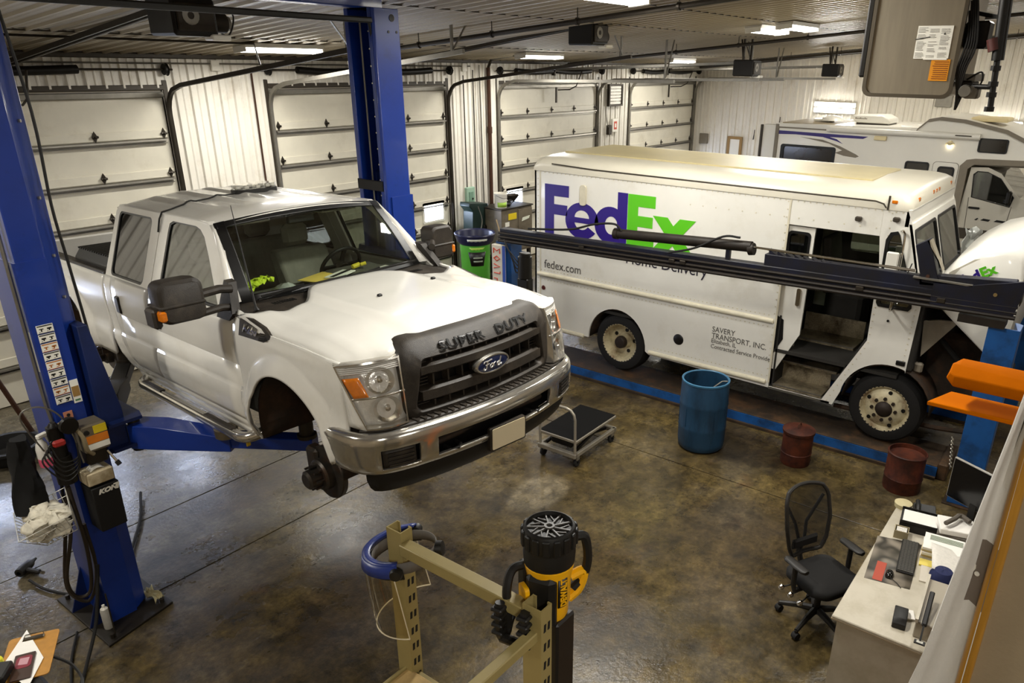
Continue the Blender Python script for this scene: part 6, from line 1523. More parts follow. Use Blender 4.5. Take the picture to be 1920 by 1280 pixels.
# rusty bins
def rbin(x, y, r, h, lab, lid):
    b = thing('metal_bin', lab, 'bin', (x, y, 0))
    m = mat('rusty_bin', '#35130a', .6, .2, .4, 6, col2='#5e2a14', bump=.2, bscale=30, dirt='#20110b', dscale=4, dlo=.45, dhi=.75)
    MB().lathe([(0, 0), (r*.97, 0), (r, .02), (r, h*.33), (r+.006, h*.35), (r, h*.37), (r, h-.02), (r+.01, h-.01), (r, h), (r*.96, h), (r*.95, h-.05), (0, h-.06)], 28).build('bin_shell', m, b)
    if lid:
        MB().lathe([(r+.012, h-.02), (r+.014, h+.01), (r*.8, h+.03), (r*.3, h+.04), (0, h+.05)], 28).build('bin_lid', m, b)
        MB().tube([(-.05, 0, h+.045), (-.04, 0, h+.08), (.04, 0, h+.08), (.05, 0, h+.045)], .007, 6).build('lid_handle', M_rust, b)
    return b
rbin(8.02, 2.40, .175, .42, 'rusty red lidded oily-rag bin in front of the blue runway', True)
rbin(8.16, 1.22, .20, .46, 'dark rusty open bin nearest the blue lift post', False)
# lift-table cart
ct = thing('lift_cart', 'silver platform lift cart with black top beside the pickup bumper', 'cart', (6.72, 4.66, 0), R_(1))
M_alu = mat('cart_grey', '#a39c8e', .35, .5, .1, 6)
MB().box(-.44, .44, -.27, .27, .315, .355, .008).build('deck', M_alu, ct)
MB().box(-.43, .43, -.26, .26, .355, .362, .002).build('deck_mat', mat('deck_black', '#0e0d0c', .9, spec=.15), ct)
for s in (-1, 1):
    MB().box(-.44, .44, s*.25-.02, s*.25+.02, .13, .185, .006).build('base_rail', M_alu, ct)
    for x in (-.38, .38):
        c = MB(); c.lathe([(.015, -.018), (.05, -.018), (.055, -.01), (.055, .01), (.05, .018), (.015, .018)], 16, (x, s*.24, .055), 'y'); cw2 = c.build('caster_wheel', M_rub, ct)
        MB().box(x-.03, x+.03, s*.24-.026, s*.24+.026, .085, .13, .004).build('caster_fork', M_galv, ct)
    MB().beam((-.36, s*.2, .18), (.34, s*.2, .32), .02, .035).build('scissor_arm', M_blacks, ct)
    MB().beam((.36, s*.17, .18), (-.34, s*.17, .32), .02, .035).build('scissor_arm', M_blacks, ct)
MB().box(-.46, -.40, -.27, .27, .13, .185, .006).build('base_rail', M_alu, ct)
MB().box(.40, .46, -.27, .27, .13, .185, .006).build('base_rail', M_alu, ct)
MB().box(-.36, .3, -.15, .15, .19, .28, .02).build('hydraulic_unit', M_blacks, ct)
MB().tube([(-.43, -.25, .18), (-.44, -.25, .62)]+[(-.44, -.25+.12*(1-cos(R_(a))), .62+.12*sin(R_(a))) for a in (30, 60, 90)]+[(-.44, .13, .74)]+[(-.44, .13+.12*sin(R_(a)), .62+.12*cos(R_(a))) for a in (30, 60, 90)]+[(-.43, .25, .18)], .016, 10).build('push_handle', M_alu, ct)
MB().tube([(-.43, -.25, .50), (-.36, -.20, .56), (-.34, -.12, .56)], .006, 6).build('release_lever', M_blacks, ct)
# trash can in the green barrel
tc = thing('trash_barrel', 'green parts-cleaner barrel with a dark blue bowl rim', 'barrel', (10.97, 10.2, 0))
MB().lathe([(0, .02), (.26, .02), (.27, .06), (.285, .5), (.30, 1.05), (.29, 1.06)], 28).build('barrel', mat('barrel_green', '#4c9a2c', .4, 0, .1, 4), tc)
MB().lathe([(.30, 1.02), (.36, 1.08), (.40, 1.20), (.41, 1.22), (.40, 1.24), (.37, 1.22), (.33, 1.10), (0, 1.04)], 28).build('bowl', mat('bowl_navy', '#15183a', .35), tc)
for nm, z0, z1, a0, a1, m in (('front_label', .62, .90, 195, 265, M_seal), ('front_label', .92, .99, 200, 260, mat('label_lime', '#9fc24a', .5)), ('badge', 1.11, 1.17, 200, 260, mat('label_ivory', '#d9dccb', .5))):
    r0 = .302 if z1 < 1 else .378
    MB().grid([[(r*cos(R_(a)), r*sin(R_(a)), z) for a in frange(a0+(10 if z == z0 and nm == 'front_label' else 0), a1-(10 if z == z0 and nm == 'front_label' else 0), 10)] for z, r in ((z0, r0-(.012 if z1 < 1 else .015)), (z1, r0+(.0 if z1 < 1 else .02)))]).build(nm, m, tc, solid=.004)
for z in (.70, .77): MB().grid([[(.302*cos(R_(a)), .302*sin(R_(a)), zz) for a in frange(215, 250, 6)] for zz in (z, z+.03)]).build('label_print', mat('print_grey', '#8f9a86', .5), tc, solid=.003)
# grey parts cabinet with things on it
pc = thing('parts_washer', 'grubby grey metal parts cabinet behind the van lift', 'cabinet', (12.45, 10.62, 0), R_(-2)); pc.scale = (1.28, 1, .93)
M_cabg = mat('cabinet_grey', '#7b7160', .5, .2, .2, 4, dirt='#3a3022', dscale=3, dlo=.5, dhi=.85)
MB().box(-.38, .38, -.30, .30, .62, 1.62, .012).build('cabinet_body', M_cabg, pc)
MB().box(.02, .37, -.315, -.298, .66, 1.58, .006).build('cabinet_door', M_cabg, pc)
MB().box(-.40, .40, -.32, .32, 1.62, 1.65, .006).build('cabinet_top', M_dsteel, pc)
for x in (-.36, .30):
    for y in (-.28, .22): MB().box(x, x+.06, y, y+.06, 0, .62).build('cabinet_leg', M_dsteel, pc)
MB().box(-.36, .36, -.26, .26, .12, .50, .02).build('lower_tank', mat('tank_dark', '#2b261f', .6), pc)
MB().box(-.22, -.02, -.305, -.299, 1.38, 1.52).build('warning_sticker', mat('label_yellow3', '#e0c520', .5), pc)
MB().box(-.30, -.20, -.305, -.299, 1.24, 1.34).build('small_sticker', M_lab, pc)
MB().prism([(.10, 1.30), (.28, 1.34), (.30, 1.40), (.12, 1.38)], 'y', -.322, -.314).build('brand_plate', mat('label_ivory', '#d9dccb'), pc)
bk = thing('plastic_bucket', 'white plastic bucket with a label on top of the grey cabinet', 'bucket', (12.12, 10.5, 1.537))
MB().lathe([(0, .0), (.125, 0), (.135, .27), (.148, .275), (.148, .30), (.13, .30), (.125, .27)], 24).build('bucket_shell', M_white, bk)
MB().grid([[(r*cos(R_(a)), r*sin(R_(a)), z) for a in frange(190, 290, 8)] for z, r in ((.02, .130), (.12, .134))]).build('bucket_label', mat('label_lime', '#9fc24a'), bk, solid=.003)
MB().tube([(.148*cos(R_(a)), .148*sin(R_(a)), .27-.07*sin(R_(a-180))) for a in range(180, 361, 20)], .004, 6).build('bail', M_dsteel, bk)
gr_ = thing('angle_grinder', 'dark power tool lying on top of the grey cabinet', 'power tool', (12.55, 10.6, 1.537), R_(30))
MB().lathe([(0, -.2), (.05, -.19), (.055, 0), (.045, .1), (.02, .14)], 14, (0, 0, .06), 'x').build('tool_body', M_black, gr_)
MB().lathe([(.04, 0), (.10, .06), (.16, .14), (.165, .16)], 16, (.16, 0, .02), 'z').build('tool_guard', M_dsteel, gr_)
MB().box(-.28, -.16, -.05, .05, 0, .07, .02).build('tool_grip', M_black, gr_)
# dark green machine and fan between them
gm = thing('green_machine', 'tall dark green shop machine behind the blue-rimmed barrel', 'machine', (11.80, 10.95, 0)); gm.scale = (.9, .9, .93)
M_gm = mat('machine_green', '#1e2f2a', .45, .1, .2, 5)
MB().box(-.22, .22, -.2, .2, 0, .9, .02).build('machine_base', M_gm, gm)
MB().prism([(-.25, 1.0), (.3, .9), (.3, 1.72), (-.32, 1.80), (-.34, 1.72), (-.22, 1.60)], 'y', -.16, .16).build('machine_head', M_gm, gm, bev=.02)
MB().box(-.15, .15, -.12, .12, .88, 1.05, .02).build('machine_neck', M_gm, gm)
MB().box(.1, .38, -.2, .0, 1.05, 1.25, .03).build('machine_motor', M_blacks, gm)
MB().tube(spline([(-.1, -.2, 1.7), (-.02, -.24, 1.4), (-.12, -.26, 1.1), (-.14, -.24, .8)], 6), .012, 6).build('machine_hose', M_galv, gm)
br = thing('corn_broom', 'straw broom head standing behind the pickup hood', 'broom', (11.85, 10.05, 0), R_(20))
MB().loft([[(-.03, -.02, .42), (.03, -.02, .42), (.03, .02, .42), (-.03, .02, .42)], [(-.07, -.03, .30), (.07, -.03, .30), (.07, .03, .30), (-.07, .03, .30)], [(-.15, -.03, .0), (.15, -.03, .0), (.15, .03, .0), (-.15, .03, .0)]]).build('bristles', mat('straw', '#9c8350', .9, 0, .3, 40, stretch=(8, 8, 1)), br)
MB().cyl((0, 0, .40), (.05, .3, 1.35), .013, n=8).build('broom_stick', mat('raw_wood', '#b79b6d'), br)
# workbench with clutter behind the tipped hood, plastic bag
wbn = thing('work_bench', 'dark navy workbench with clutter at the right edge', 'workbench', (13.3, 1.0, 0))
MB().box(-.5, .6, -.9, .95, 1.55, 1.62, .01).build('bench_top', M_dsteel, wbn)
MB().box(-.45, .55, -.85, .45, .2, 1.55, .02).build('bench_cabinet', mat('bench_navy', '#1a1d44', .5), wbn)
for y in (-.6, -.15, .25): MB().box(-.47, -.45, y-.15, y+.15, 1.3, 1.42).build('drawer_label', M_lab, wbn)
W('paper_stack', 'white paper stack on the navy workbench', 'papers', MB().box(12.95, 13.35, 1.0, 1.28, 1.62, 1.70, .01), M_white)
W('caulk_tube', 'white tube standing on the navy workbench edge', 'tube', MB().cyl((12.9, 1.40, 1.62), (12.9, 1.40, 1.92), .04, n=12), M_white)
W('orange_cable', 'orange cable curled on the navy workbench', 'cable', MB().tube(spline([(12.9, 1.1, 1.72), (13.0, .9, 1.72), (12.95, .7, 1.66), (13.1, .5, 1.64)], 6), .012, 6), mat('cable_orange', '#c9711c', .5))
pb = MB(); pb.grid([[(12.98+.16*cos(t)*s_+.03*sin(5*t), 1.68+.14*sin(t)*s_, 1.62+.7*h+(.04*cos(3*t)+.03 if h else 0)) for t in [2*pi*k/14 for k in range(14)]] for s_, h in ((.1, 0), (.8, .1), (1, .3), (.6, .48), (.9, .62))], True)
W('plastic_bag', 'crumpled clear plastic bag standing on the navy workbench', 'bag', pb, mat('cloudy_plastic', '#b9bbb4'), solid=.004)
# ================================================================== things near the camera
# ---- beige steel rack
M_rack = mat('rack_beige', '#9a8a58', .42, .1, .12, 8)
M_board = mat('particle_board', '#b89a63', .8, 0, .2, 30, bump=.1)
rk = thing('steel_rack', 'beige slotted steel rack with a board shelf in the foreground', 'rack', (1.2, 1.2, 0))
def KB(): return MB(Matrix.Translation((-1.2, -1.2, 0)))
def upright(x, y, zt):
    a, b = .022, .030; t = .004
    out = [(x-a, y-b), (x+a, y-b), (x+a, y-b+.012), (x+a-t, y-b+.012), (x+a-t, y-b+t), (x-a+t, y-b+t), (x-a+t, y+b-t), (x+a-t, y+b-t), (x+a-t, y+b-.012), (x+a, y+b-.012), (x+a, y+b), (x-a, y+b)]
    u = KB().prism(out, 'z', 0, zt).build('upright', M_rack, rk, smooth=20)
    for k in range(12):
        z = zt-.06-k*.06
        KB().prism([(x-.012, z-.012), (x-.004, z-.012), (x-.002, z+.012), (x-.010, z+.012)], 'y', y-b-.0012, y-b+.001).build('slot', M_dark, u)
        KB().prism([(x+.004, z-.012), (x+.012, z-.012), (x+.014, z+.012), (x+.006, z+.012)], 'y', y-b-.0012, y-b+.001).build('slot', M_dark, u)
upright(1.214, 1.467, 3.105); upright(1.196, .944, 3.10)
upright(.30, 1.467, 3.105); upright(.30, .944, 3.10)
KB().prism([(1.182, 3.035), (1.218, 3.035), (1.222, 3.045), (1.222, 3.072), (1.182, 3.072)], 'y', .972, 1.437).build('rail', M_rack, rk, bev=.003)
KB().box(.32, 1.18, .925, .955, 3.00, 3.03, .003).build('rail', M_rack, rk)
KB().box(.32, 1.18, 1.452, 1.482, 2.55, 2.59, .003).build('rail', M_rack, rk)
KB().box(1.185, 1.225, .972, 1.437, 2.535, 2.575, .003).build('rail', M_rack, rk)
KB().box(.30, 1.20, .95, 1.462, 2.578, 2.592, .002).build('shelf_board', M_board, rk)
KB().box(.30, 1.208, 1.462, 1.470, 2.575, 2.598).build('shelf_edge', M_rack, rk)
W('square_post', 'black square steel post under the yellow work light', 'post', MB().box(1.265, 1.345, .93, 1.02, 0, 2.985, .006), mat('black_post', '#1a1510', .5))
# ---- yellow work light
M_yel = mat('tool_yellow', '#e8a90c', .35, 0, .06, 8, coat=.2)
wl = thing('work_light', 'yellow and black cordless work light standing by the rack rail', 'work light', (1.30, .985, 2.985), R_(8))
MB().lathe([(0, 0), (.048, 0), (.052, .01), (.052, .03), (.056, .05), (.058, .12), (.064, .15), (.066, .165), (.060, .17), (0, .17)], 32).build('body', M_yel, wl, smooth=40)
MB().lathe([(.060, .165), (.067, .17), (.069, .20), (.066, .215), (.066, .225), (.070, .23), (.071, .262), (.066, .275), (.060, .278), (.058, .268), (0, .266)], 32).build('lamp_head', M_black, wl, smooth=40)
for i in range(16):
    t = 2*pi*i/16; MB().cbox((.071*cos(t), .071*sin(t), .248), (.010, .012, .05), .003).build('grip_rib', M_black, wl) if False else None
    m = MB(Matrix.Rotation(t, 4, 'Z')); m.box(.066, .0745, -.009, .009, .225, .270, .003); m.build('grip_rib', M_black, wl)
M_fin = mat('fin_grey', '#4a4640', .4)
for i in range(9):
    t = 2*pi*i/9
    MB(Matrix.Rotation(t, 4, 'Z') @ Matrix.Translation((0, 0, .2665))).box(.012, .058, -.0018, .0018, 0, .005).build('fin', M_fin, wl)
    MB(Matrix.Rotation(t+.35, 4, 'Z') @ Matrix.Translation((0, 0, .2665))).beam((.028, -.008, .002), (.050, .006, .002), .0025, .004).build('fin', M_fin, wl)
MB().lathe([(.008, .266), (.014, .270), (.014, .274), (.008, .274)], 14).build('fin_ring', M_fin, wl)
# direction helpers: image left ~ (-.58,.81), towards camera ~ (-.8,-.6)
MB(Matrix.Rotation(R_(187), 4, 'Z')).box(.03, .070, -.042, .040, -.005, .155, .014).build('side_guard', M_black, wl)
MB(Matrix.Rotation(R_(-25), 4, 'Z')).box(-.062, -.030, .02, .066, .01, .16, .012).build('side_guard', M_black, wl)
# rear handle on the image-right side
hdm = MB(); hdm.tube(spline([(.055, -.05, .225), (.074, -.066, .215), (.078, -.074, .15), (.070, -.064, .09), (.050, -.045, .06)], 6), .013, 8); hdm.build('handle', M_black, wl)
MB().tube(spline([(.045, -.04, .10), (.070, -.066, .11), (.062, -.058, .06), (.040, -.036, .03)], 5), .014, 8).build('handle_base', M_yel, wl)
# black carry hook clamped over the rail, two prongs
for dy in (.0, .075):
    pr = MB(); pr.tube(spline([(-.03, .01+dy*.5, .06), (-.07, .0+dy, .01), (-.11, -.006+dy, -.02), (-.138, -.008+dy, .0), (-.142, -.008+dy, .06), (-.136, -.008+dy, .10)], 5), .013, 8); pr.build('hook_prong', M_black, wl)
    for k in range(4): MB().cbox((-.143, -.008+dy, .015+k*.024), (.032, .034, .012), .004).build('prong_rib', M_black, wl)
MB().tube([(-.135, -.01, -.012), (-.135, .067, -.012)], .013, 8).build('hook_bar', M_black, wl)
MB().tube(spline([(-.02, .05, .15), (-.06, .075, .15), (-.09, .075, .11), (-.10, .068, .05), (-.105, .066, .0)], 5), .012, 8).build('hook_bar', M_black, wl)
sg = MB(Matrix.Translation((-.070, .035, .075)) @ Matrix.Rotation(R_(55), 4, 'Z')); sg.prism(rrect(-.022, .022, -.035, .045, .01), 'y', -.006, .006); sg.build('battery_latch', M_yel, wl)
# lettering panel facing the camera
ang = R_(-126)
def cylpt(a, z, r): return (r*cos(a), r*sin(a), z)
MB().grid([[cylpt(ang+lerp(-.05, .42, i/5), z, .0615) for i in range(6)] for z in (.055, .145)]).build('name_panel', M_seal, wl, solid=.002)
t = text('name_lettering', 'DEWALT', .026, Matrix(), M_yel, wl, .001, .001, 'CENTER')
for q in t.data.vertices:
    x, y, z = q.co; a = ang+.24-y/.062+.11; q.co = cylpt(a, .10+x*.80*-1*-1, .0635+z)
# ---- face shield hung on the left upright
fs = thing('face_shield', 'clear face shield with blue crown hanging on the rack upright', 'face shield', (1.232, 1.468, 3.0), R_(125))
fs.rotation_euler = (R_(0), R_(10), R_(122))
M_crown = mat('crown_blue', '#27377a', .35)
def band(r0, r1, z0, z1, a0, a1, n=20): return [[(r*cos(R_(lerp(a0, a1, i/n)))*1.12, r*sin(R_(lerp(a0, a1, i/n))), z) for i in range(n+1)] for r, z in ((r0, z0), (r1, z1))]
MB().grid(band(.118, .108, 0, .035, -95, 95)).build('crown', M_crown, fs, solid=.004)
MB().grid([[(r*cos(R_(a))*1.12, r*sin(R_(a)), .035) for a in frange(-95, 95, 20)] for r in (.108, .088)]).build('crown_top', M_crown, fs, solid=.003)
MB().grid(band(.088, .086, -.01, .025, -180, 180, 32)).build('headband', mat('strap_grey', '#5d5750', .7), fs, solid=.003)
MB().grid(band(.098, .098, -.02, .012, -100, 100, 20)).build('visor_rim', M_black, fs, solid=.005)
for a in (-92, 92): MB().lathe([(0, -.012), (.018, -.01), (.02, 0), (.016, .012), (0, .014)], 12, (.118*cos(R_(a))*1.12, .112*sin(R_(a)), .01), 'y').build('pivot_knob', M_black, fs)
MB().lathe([(0, -.02), (.022, -.018), (.024, 0), (.016, .004), (0, .004)], 12, (-.098, 0, .008), 'x').build('ratchet_knob', M_black, fs)
MB().grid([[(r*cos(R_(lerp(-88, 88, i/20)))*1.12, r*sin(R_(lerp(-88, 88, i/20))), z) for i in range(21)] for r, z in ((.115, -.005), (.122, -.08), (.126, -.16), (.126, -.21))]).build('visor', glass('visor_clear', '#e9e4d6', .03), fs)
MB().tube([(.126*cos(R_(a))*1.12, .126*sin(R_(a)), -.21) for a in frange(-88, 88, 24)], .0022, 5).build('visor_edge', mat('clear_edge', '#cfc3a8', .2), fs)
for a in (-88, 88): MB().tube([(.115*cos(R_(a))*1.12, .115*sin(R_(a)), -.005), (.126*cos(R_(a))*1.12, .126*sin(R_(a)), -.21)], .0018, 5).build('visor_edge', mat('clear_edge', '#cfc3a8'), fs)
# ---- near partition wall, wooden pole and banner
struct(MB().box(2.245, 2.36, -6.95, .02, 0, 3.45).build('wall_near', M_beige), 'beige partition wall at the right edge')
W('wooden_pole', 'varnished wooden pole standing against the beige wall', 'pole', MB().cyl((2.215, .046, 0), (2.206, .035, 3.52), .0195, n=18), mat('varnished_wood', '#b9842f', .4, 0, .25, 6, stretch=(6, 6, .5), coat=.3))
bn = thing('cloth_banner', 'white cloth banner hanging beside the wooden pole', 'banner', (2.2, .1, 2.4))
M_cloth = mat('banner_cloth', '#dedad2', .8, 0, .04, 20, bump=.15, bscale=120)
rows = []; n = 26
def edge(z): return interp([(-.20, .200), (.10, .180), (.25, .158), (.5, .138), (.75, .115), (1.06, .085), (1.35, .062)], z)-.1
for j in range(n+1):
    z = lerp(-.10, 1.35, j/n); e = edge(z); fold = lerp(-.048, e, .52)+.006*sin(z*9)
    rows.append([(-.012, -.060+.012*0, z), (.012, -.040, z), (.03+.006*sin(z*7), lerp(-.04, fold, .6), z), (.02, fold, z), (-.012+.004*sin(z*6), lerp(fold, e, .55), z), (-.035, lerp(fold, e, .9), z), (-.038, e, z), (-.025, e+.002, z), (.0, lerp(fold, e, .8), z)])
M_print = mat('print_taupe', '#766a5e', .8)
cl_ = MB(); cl_.grid([r[3:] for r in rows])
for j in range(n):
    z = lerp(-.10, 1.35, (j+.5)/n); cl_.cur = 1 if .46 < z < .66 else 0; cl_.grid([rows[j][:4], rows[j+1][:4]])
cl_.build('cloth', [M_cloth, M_print], bn, solid=.0015, smooth=80, merge=.0004)
z0 = -.10; e0 = edge(z0)
MB().tube([(-.039, edge(z)+.001, z) for z in frange(-.10, .35, 10)], .0022, 5).build('hem', M_cloth, bn)
text('banner_lettering', '.e', .075, frame((.012, -.030, .56), (.3, 1, .1), (0, -.1, 1)), M_white, bn, .001, .003)
# ---- orange arms entering from the right
oj = thing('orange_stand', 'worn orange steel arms reaching in at the right edge', 'steel stand', (3.6, -.7, 0))
M_or = mat('orange_paint', '#c26403', .75, 0, .12, 6, dirt='#3a2a1c', dscale=9, dlo=.62, dhi=.74, spec=.02)
MB(Matrix.Translation((-3.6, .7, 0))).loft([[(3.50, .435, 3.085), (3.50, .425, 3.115), (3.56, .43, 3.135), (3.64, .42, 3.12), (3.65, .43, 3.07), (3.56, .44, 3.06)]] + [[(3.48, y, 3.055), (3.48, y, 3.105), (3.56, y, 3.135), (3.66, y, 3.135), (3.67, y, 3.05), (3.56, y, 3.045)] for y in (.40, -.68)]).build('upper_arm', M_or, oj, bev=.006)
MB(Matrix.Translation((-3.6, .7, 0))).prism([(3.47, .485), (3.66, .42), (3.66, -.68), (3.47, -.68)], 'z', 2.945, 2.965).build('lower_plate', mat('orange_paint_clean', '#cc6c00', .75, 0, .08, 5, spec=.02), oj, bev=.004)
MB().box(-.14, .08, -.08, .08, 0, 3.2, .01).build('upright', M_or, oj)
MB().box(-.3, .3, -.3, .3, 0, .03, .005).build('foot_plate', M_or, oj)
# ---- clipboard and papers bottom left on a small black stand
cs_ = thing('tool_stand', 'black tool stand under the clipboard at the bottom left', 'stand', (.78, 3.93, 0))
MB().box(-.14, .06, -.16, .10, 0, 1.455, .02).build('stand_body', M_blacks, cs_)
cb_ = thing('clipboard', 'brown clipboard lying on the black stand at the bottom left', 'clipboard', (.86, 4.06, 1.458), atan2(.87, .5))
MB().prism(rrect(-.20, .16, -.115, .115, .02), 'z', 0, .005).build('board', mat('hardboard', '#b07c30', .55, 0, .2, 20), cb_)
MB().box(.105, .135, -.05, .05, .005, .016, .005).build('clip_plate', M_chrome, cb_)
MB().tube([(.135, -.045, .011), (.148, -.04, .018), (.148, .04, .018), (.135, .045, .011)], .003, 6).build('clip_wire', M_chrome, cb_)
pp = MB(); pp.prism([(.925, 4.262), (.890, 3.965), (.755, 3.80), (.735, 4.06)], 'z', 1.466, 1.468)
W('paper_sheet', 'white sheet lying over the brown clipboard', 'paper', pp, mat('paper_white', '#e6e2da', .7))
mg = MB(Matrix.Translation((.803, 3.985, 1.468)) @ Matrix.Rotation(R_(62), 4, 'Z')); mg.prism(rrect(-.115, .085, -.048, .042, .006), 'z', 0, .008); mg.cur = 1; mg.prism(rrect(-.03, .065, -.038, .032, .02), 'z', .008, .009); mg.cur = 2; mg.prism([(-.01, -.022), (.045, -.026), (.05, .016), (.0, .02)], 'z', .009, .0098)
W('seed_packet', 'dark printed packet with a red emblem on the white sheet', 'packet', mg, [mat('packet_brown', '#3c2a20', .35), mat('packet_red', '#7a2430', .4), mat('packet_pink', '#b78a90', .4)])
br_ = MB(Matrix.Translation((.735, 4.0, 1.469)) @ Matrix.Rotation(R_(50), 4, 'Z')); br_.box(-.10, .03, -.03, .04, 0, .05, .008); br_.box(-.12, .05, .04, .06, 0, .03, .005)
W('black_tool', 'black plastic tool lying on the corner of the white sheet', 'tool', br_, M_black)
W('yellow_tab', 'yellow plastic piece at the bottom left corner', 'plastic piece', MB(Matrix.Translation((.745, 4.09, 1.469))).box(-.03, .012, -.012, .022, 0, .035, .006), mat('bright_yellow', '#d9d32a', .5))
W('cable_loop', 'black cable loop hanging beside the clipboard', 'cable', MB().tube(spline([(.93, 4.0, 1.43), (.99, 3.93, 1.36), (.985, 3.83, 1.30), (.90, 3.78, 1.30), (.82, 3.80, 1.36)], 6), .008, 6), M_black)
# ---- desk
M_desk = mat('desk_laminate', '#beb6a4', .45, 0, .08, 3, dirt='#aaa08a', dscale=3)
M_desk2 = mat('desk_edge', '#a2937a', .5)
dk = thing('office_desk', 'off-white laminate office desk at the bottom right', 'desk', (5.5, .62, 0))
MB().box(-.90, .98, -.34, .335, .725, .75, .006).build('desk_top', M_desk, dk)
MB().box(-.902, .982, -.342, .337, .718, .728).build('desk_edge_band', M_desk2, dk)
MB().box(-.87, -.845, -.33, .30, 0, .725).build('side_panel', M_desk, dk)
MB().box(.92, .945, -.33, .30, 0, .725).build('side_panel', M_desk, dk)
MB().box(-.845, .92, -.33, -.31, .2, .725).build('back_panel', M_desk, dk)
for k in range(3): MB().box(.45, .92, .285, .305, .06+k*.22, .27+k*.22, .005).build('drawer_front', M_desk, dk)
mp = MB(); mp.add([(5.815, .965, .751), (5.175, .895, .751), (5.235, .575, .751), (5.90, .635, .751)], [(0, 1, 2, 3)]); pad_m = bpy.data.materials.new('swirl_mat'); pad_m.use_nodes = True
_n = pad_m.node_tree.nodes; _l = pad_m.node_tree.links; w_ = _n.new('ShaderNodeTexWave'); w_.wave_type = 'RINGS'; w_.inputs['Scale'].default_value = 4.5; w_.inputs['Distortion'].default_value = 9; w_.inputs['Detail'].default_value = 1
tc_ = _n.new('ShaderNodeTexCoord'); mpn = _n.new('ShaderNodeMapping'); mpn.inputs['Location'].default_value = (-5.6, -.8, 0); _l.new(tc_.outputs['Object'], mpn.inputs[0]); _l.new(mpn.outputs[0], w_.inputs[0])
cr_ = _n.new('ShaderNodeValToRGB'); cr_.color_ramp.elements[0].color = lin('#3b372f'); cr_.color_ramp.elements[1].color = lin('#93897a'); _l.new(w_.outputs[0], cr_.inputs[0]); _l.new(cr_.outputs[0], _n['Principled BSDF'].inputs['Base Color'])
W('desk_mat', 'grey swirl-patterned desk mat under the keyboard', 'desk mat', mp, pad_m, solid=.002)
W('red_card', 'small red card on the grey desk mat', 'card', MB(Matrix.Translation((5.33, .82, .753)) @ Matrix.Rotation(R_(6), 4, 'Z')).box(-.13, .13, -.035, .035, 0, .002), mat('card_red', '#a8442e', .5))
kbm = Matrix.Translation((5.64, .685, .753)) @ Matrix.Rotation(R_(7.5), 4, 'Z')
kb = thing('keyboard', 'black computer keyboard on the desk', 'keyboard'); kb.matrix_world = kbm
MB().box(-.24, .24, -.065, .065, 0, .018, .006).build('keyboard_body', M_black, kb)
ks = MB()
for r in range(5):
    for k in range(20): ks.box(-.232+k*.0232, -.232+k*.0232+.019, -.056+r*.023, -.056+r*.023+.019, .018, .025)
stuff(ks.build('keys', mat('key_black', '#3d3a33', .45), kb))
ms = thing('computer_mouse', 'black computer mouse lying on the red card', 'mouse', (5.32, .745, .755), R_(10))
MB().loft([[(x, .032*s*cos(R_(a)), .034*s*sin(R_(a))) for a in range(0, 181, 15)] for x, s in ((-.055, .35), (-.045, .8), (-.01, 1), (.03, .9), (.052, .45))]).build('mouse_shell', mat('gloss_black', '#14120f', .15), ms, smooth=60)
MB().tube([(-.05, -.01, .012), (-.09, -.06, .006), (-.14, -.09, .006)], .003, 5).build('mouse_cable', M_black, ms)
# desk clutter
def sheet(name, lab, cat, x, y, z, w, d, rot, m, h=.004, **k): return W(name, lab, cat, MB(Matrix.Translation((x, y, z)) @ Matrix.Rotation(R_(rot), 4, 'Z')).box(-w/2, w/2, -d/2, d/2, 0, h, **k), m)
M_paper = mat('paper_white', '#e6e2da')
ph = thing('desk_phone', 'black desk phone at the back of the desk', 'phone', (6.36, .72, .751), R_(15))
MB().prism([(-.1, 0), (.1, 0), (.1, .07), (-.1, .03)], 'y', -.09, .09).build('phone_base', M_black, ph, bev=.006)
MB().tube(spline([(-.09, .06, .06), (0, .06, .10), (.09, .06, .09)], 5), .02, 8).build('handset', M_black, ph)
W('jar_lid', 'cream round tin beside the desk phone', 'tin', MB().lathe([(0, 0), (.07, 0), (.075, .04), (0, .05)], 20, (6.42, .91, .75)), mat('tin_cream', '#b9ad85', .5))
tr2 = thing('letter_tray', 'black letter tray stacked with white paper on the desk', 'letter tray', (6.16, .70, .75), R_(8))
for z in (.0, .07): MB().box(-.12, .12, -.17, .17, z, z+.008).build('tray_shelf', M_black, tr2)
for x in (-.12, .115): MB().box(x, x+.006, -.17, .17, 0, .10).build('tray_side', M_black, tr2)
sheet('paper_stack', 'white paper stack in the black letter tray', 'papers', 6.15, .70, .829, .20, .30, 8, M_paper, .012)
ph2 = thing('card_box', 'clear card box of pens in front of the letter tray', 'box', (5.93, .81, .75), R_(8))
MB().holed(rrect(-.05, .05, -.055, .055, .004), [rrect(-.044, .044, -.049, .049, .003)], 'z', 0, .07).build('box_wall', mat('box_tan', '#8f8364', .5), ph2)
for k in range(5): MB().box(-.04+k*.018, -.03+k*.018, -.04, .04, .0, .062).build('card', M_paper, ph2)
fo = thing('folder_stack', 'tan paper folders and forms stacked on the desk', 'folders', (5.84, .46, .75), R_(6))
for k, m in enumerate((M_paper, mat('folder_tan', '#c2ad7c', .7), M_paper, mat('folder_manila', '#cdbb8c', .7), M_paper)): MB(Matrix.Rotation(R_(3*(k % 3-1)), 4, 'Z')).box(-.12, .12, -.17+.01*k, .16, k*.022, k*.022+.02).build('folder', m, fo)
for k in range(4): MB().box(.02+.02*k, .03+.02*k, -.12, .12, .11, .112).build('form_line', mat('print_grey', '#8f9a86'), fo)
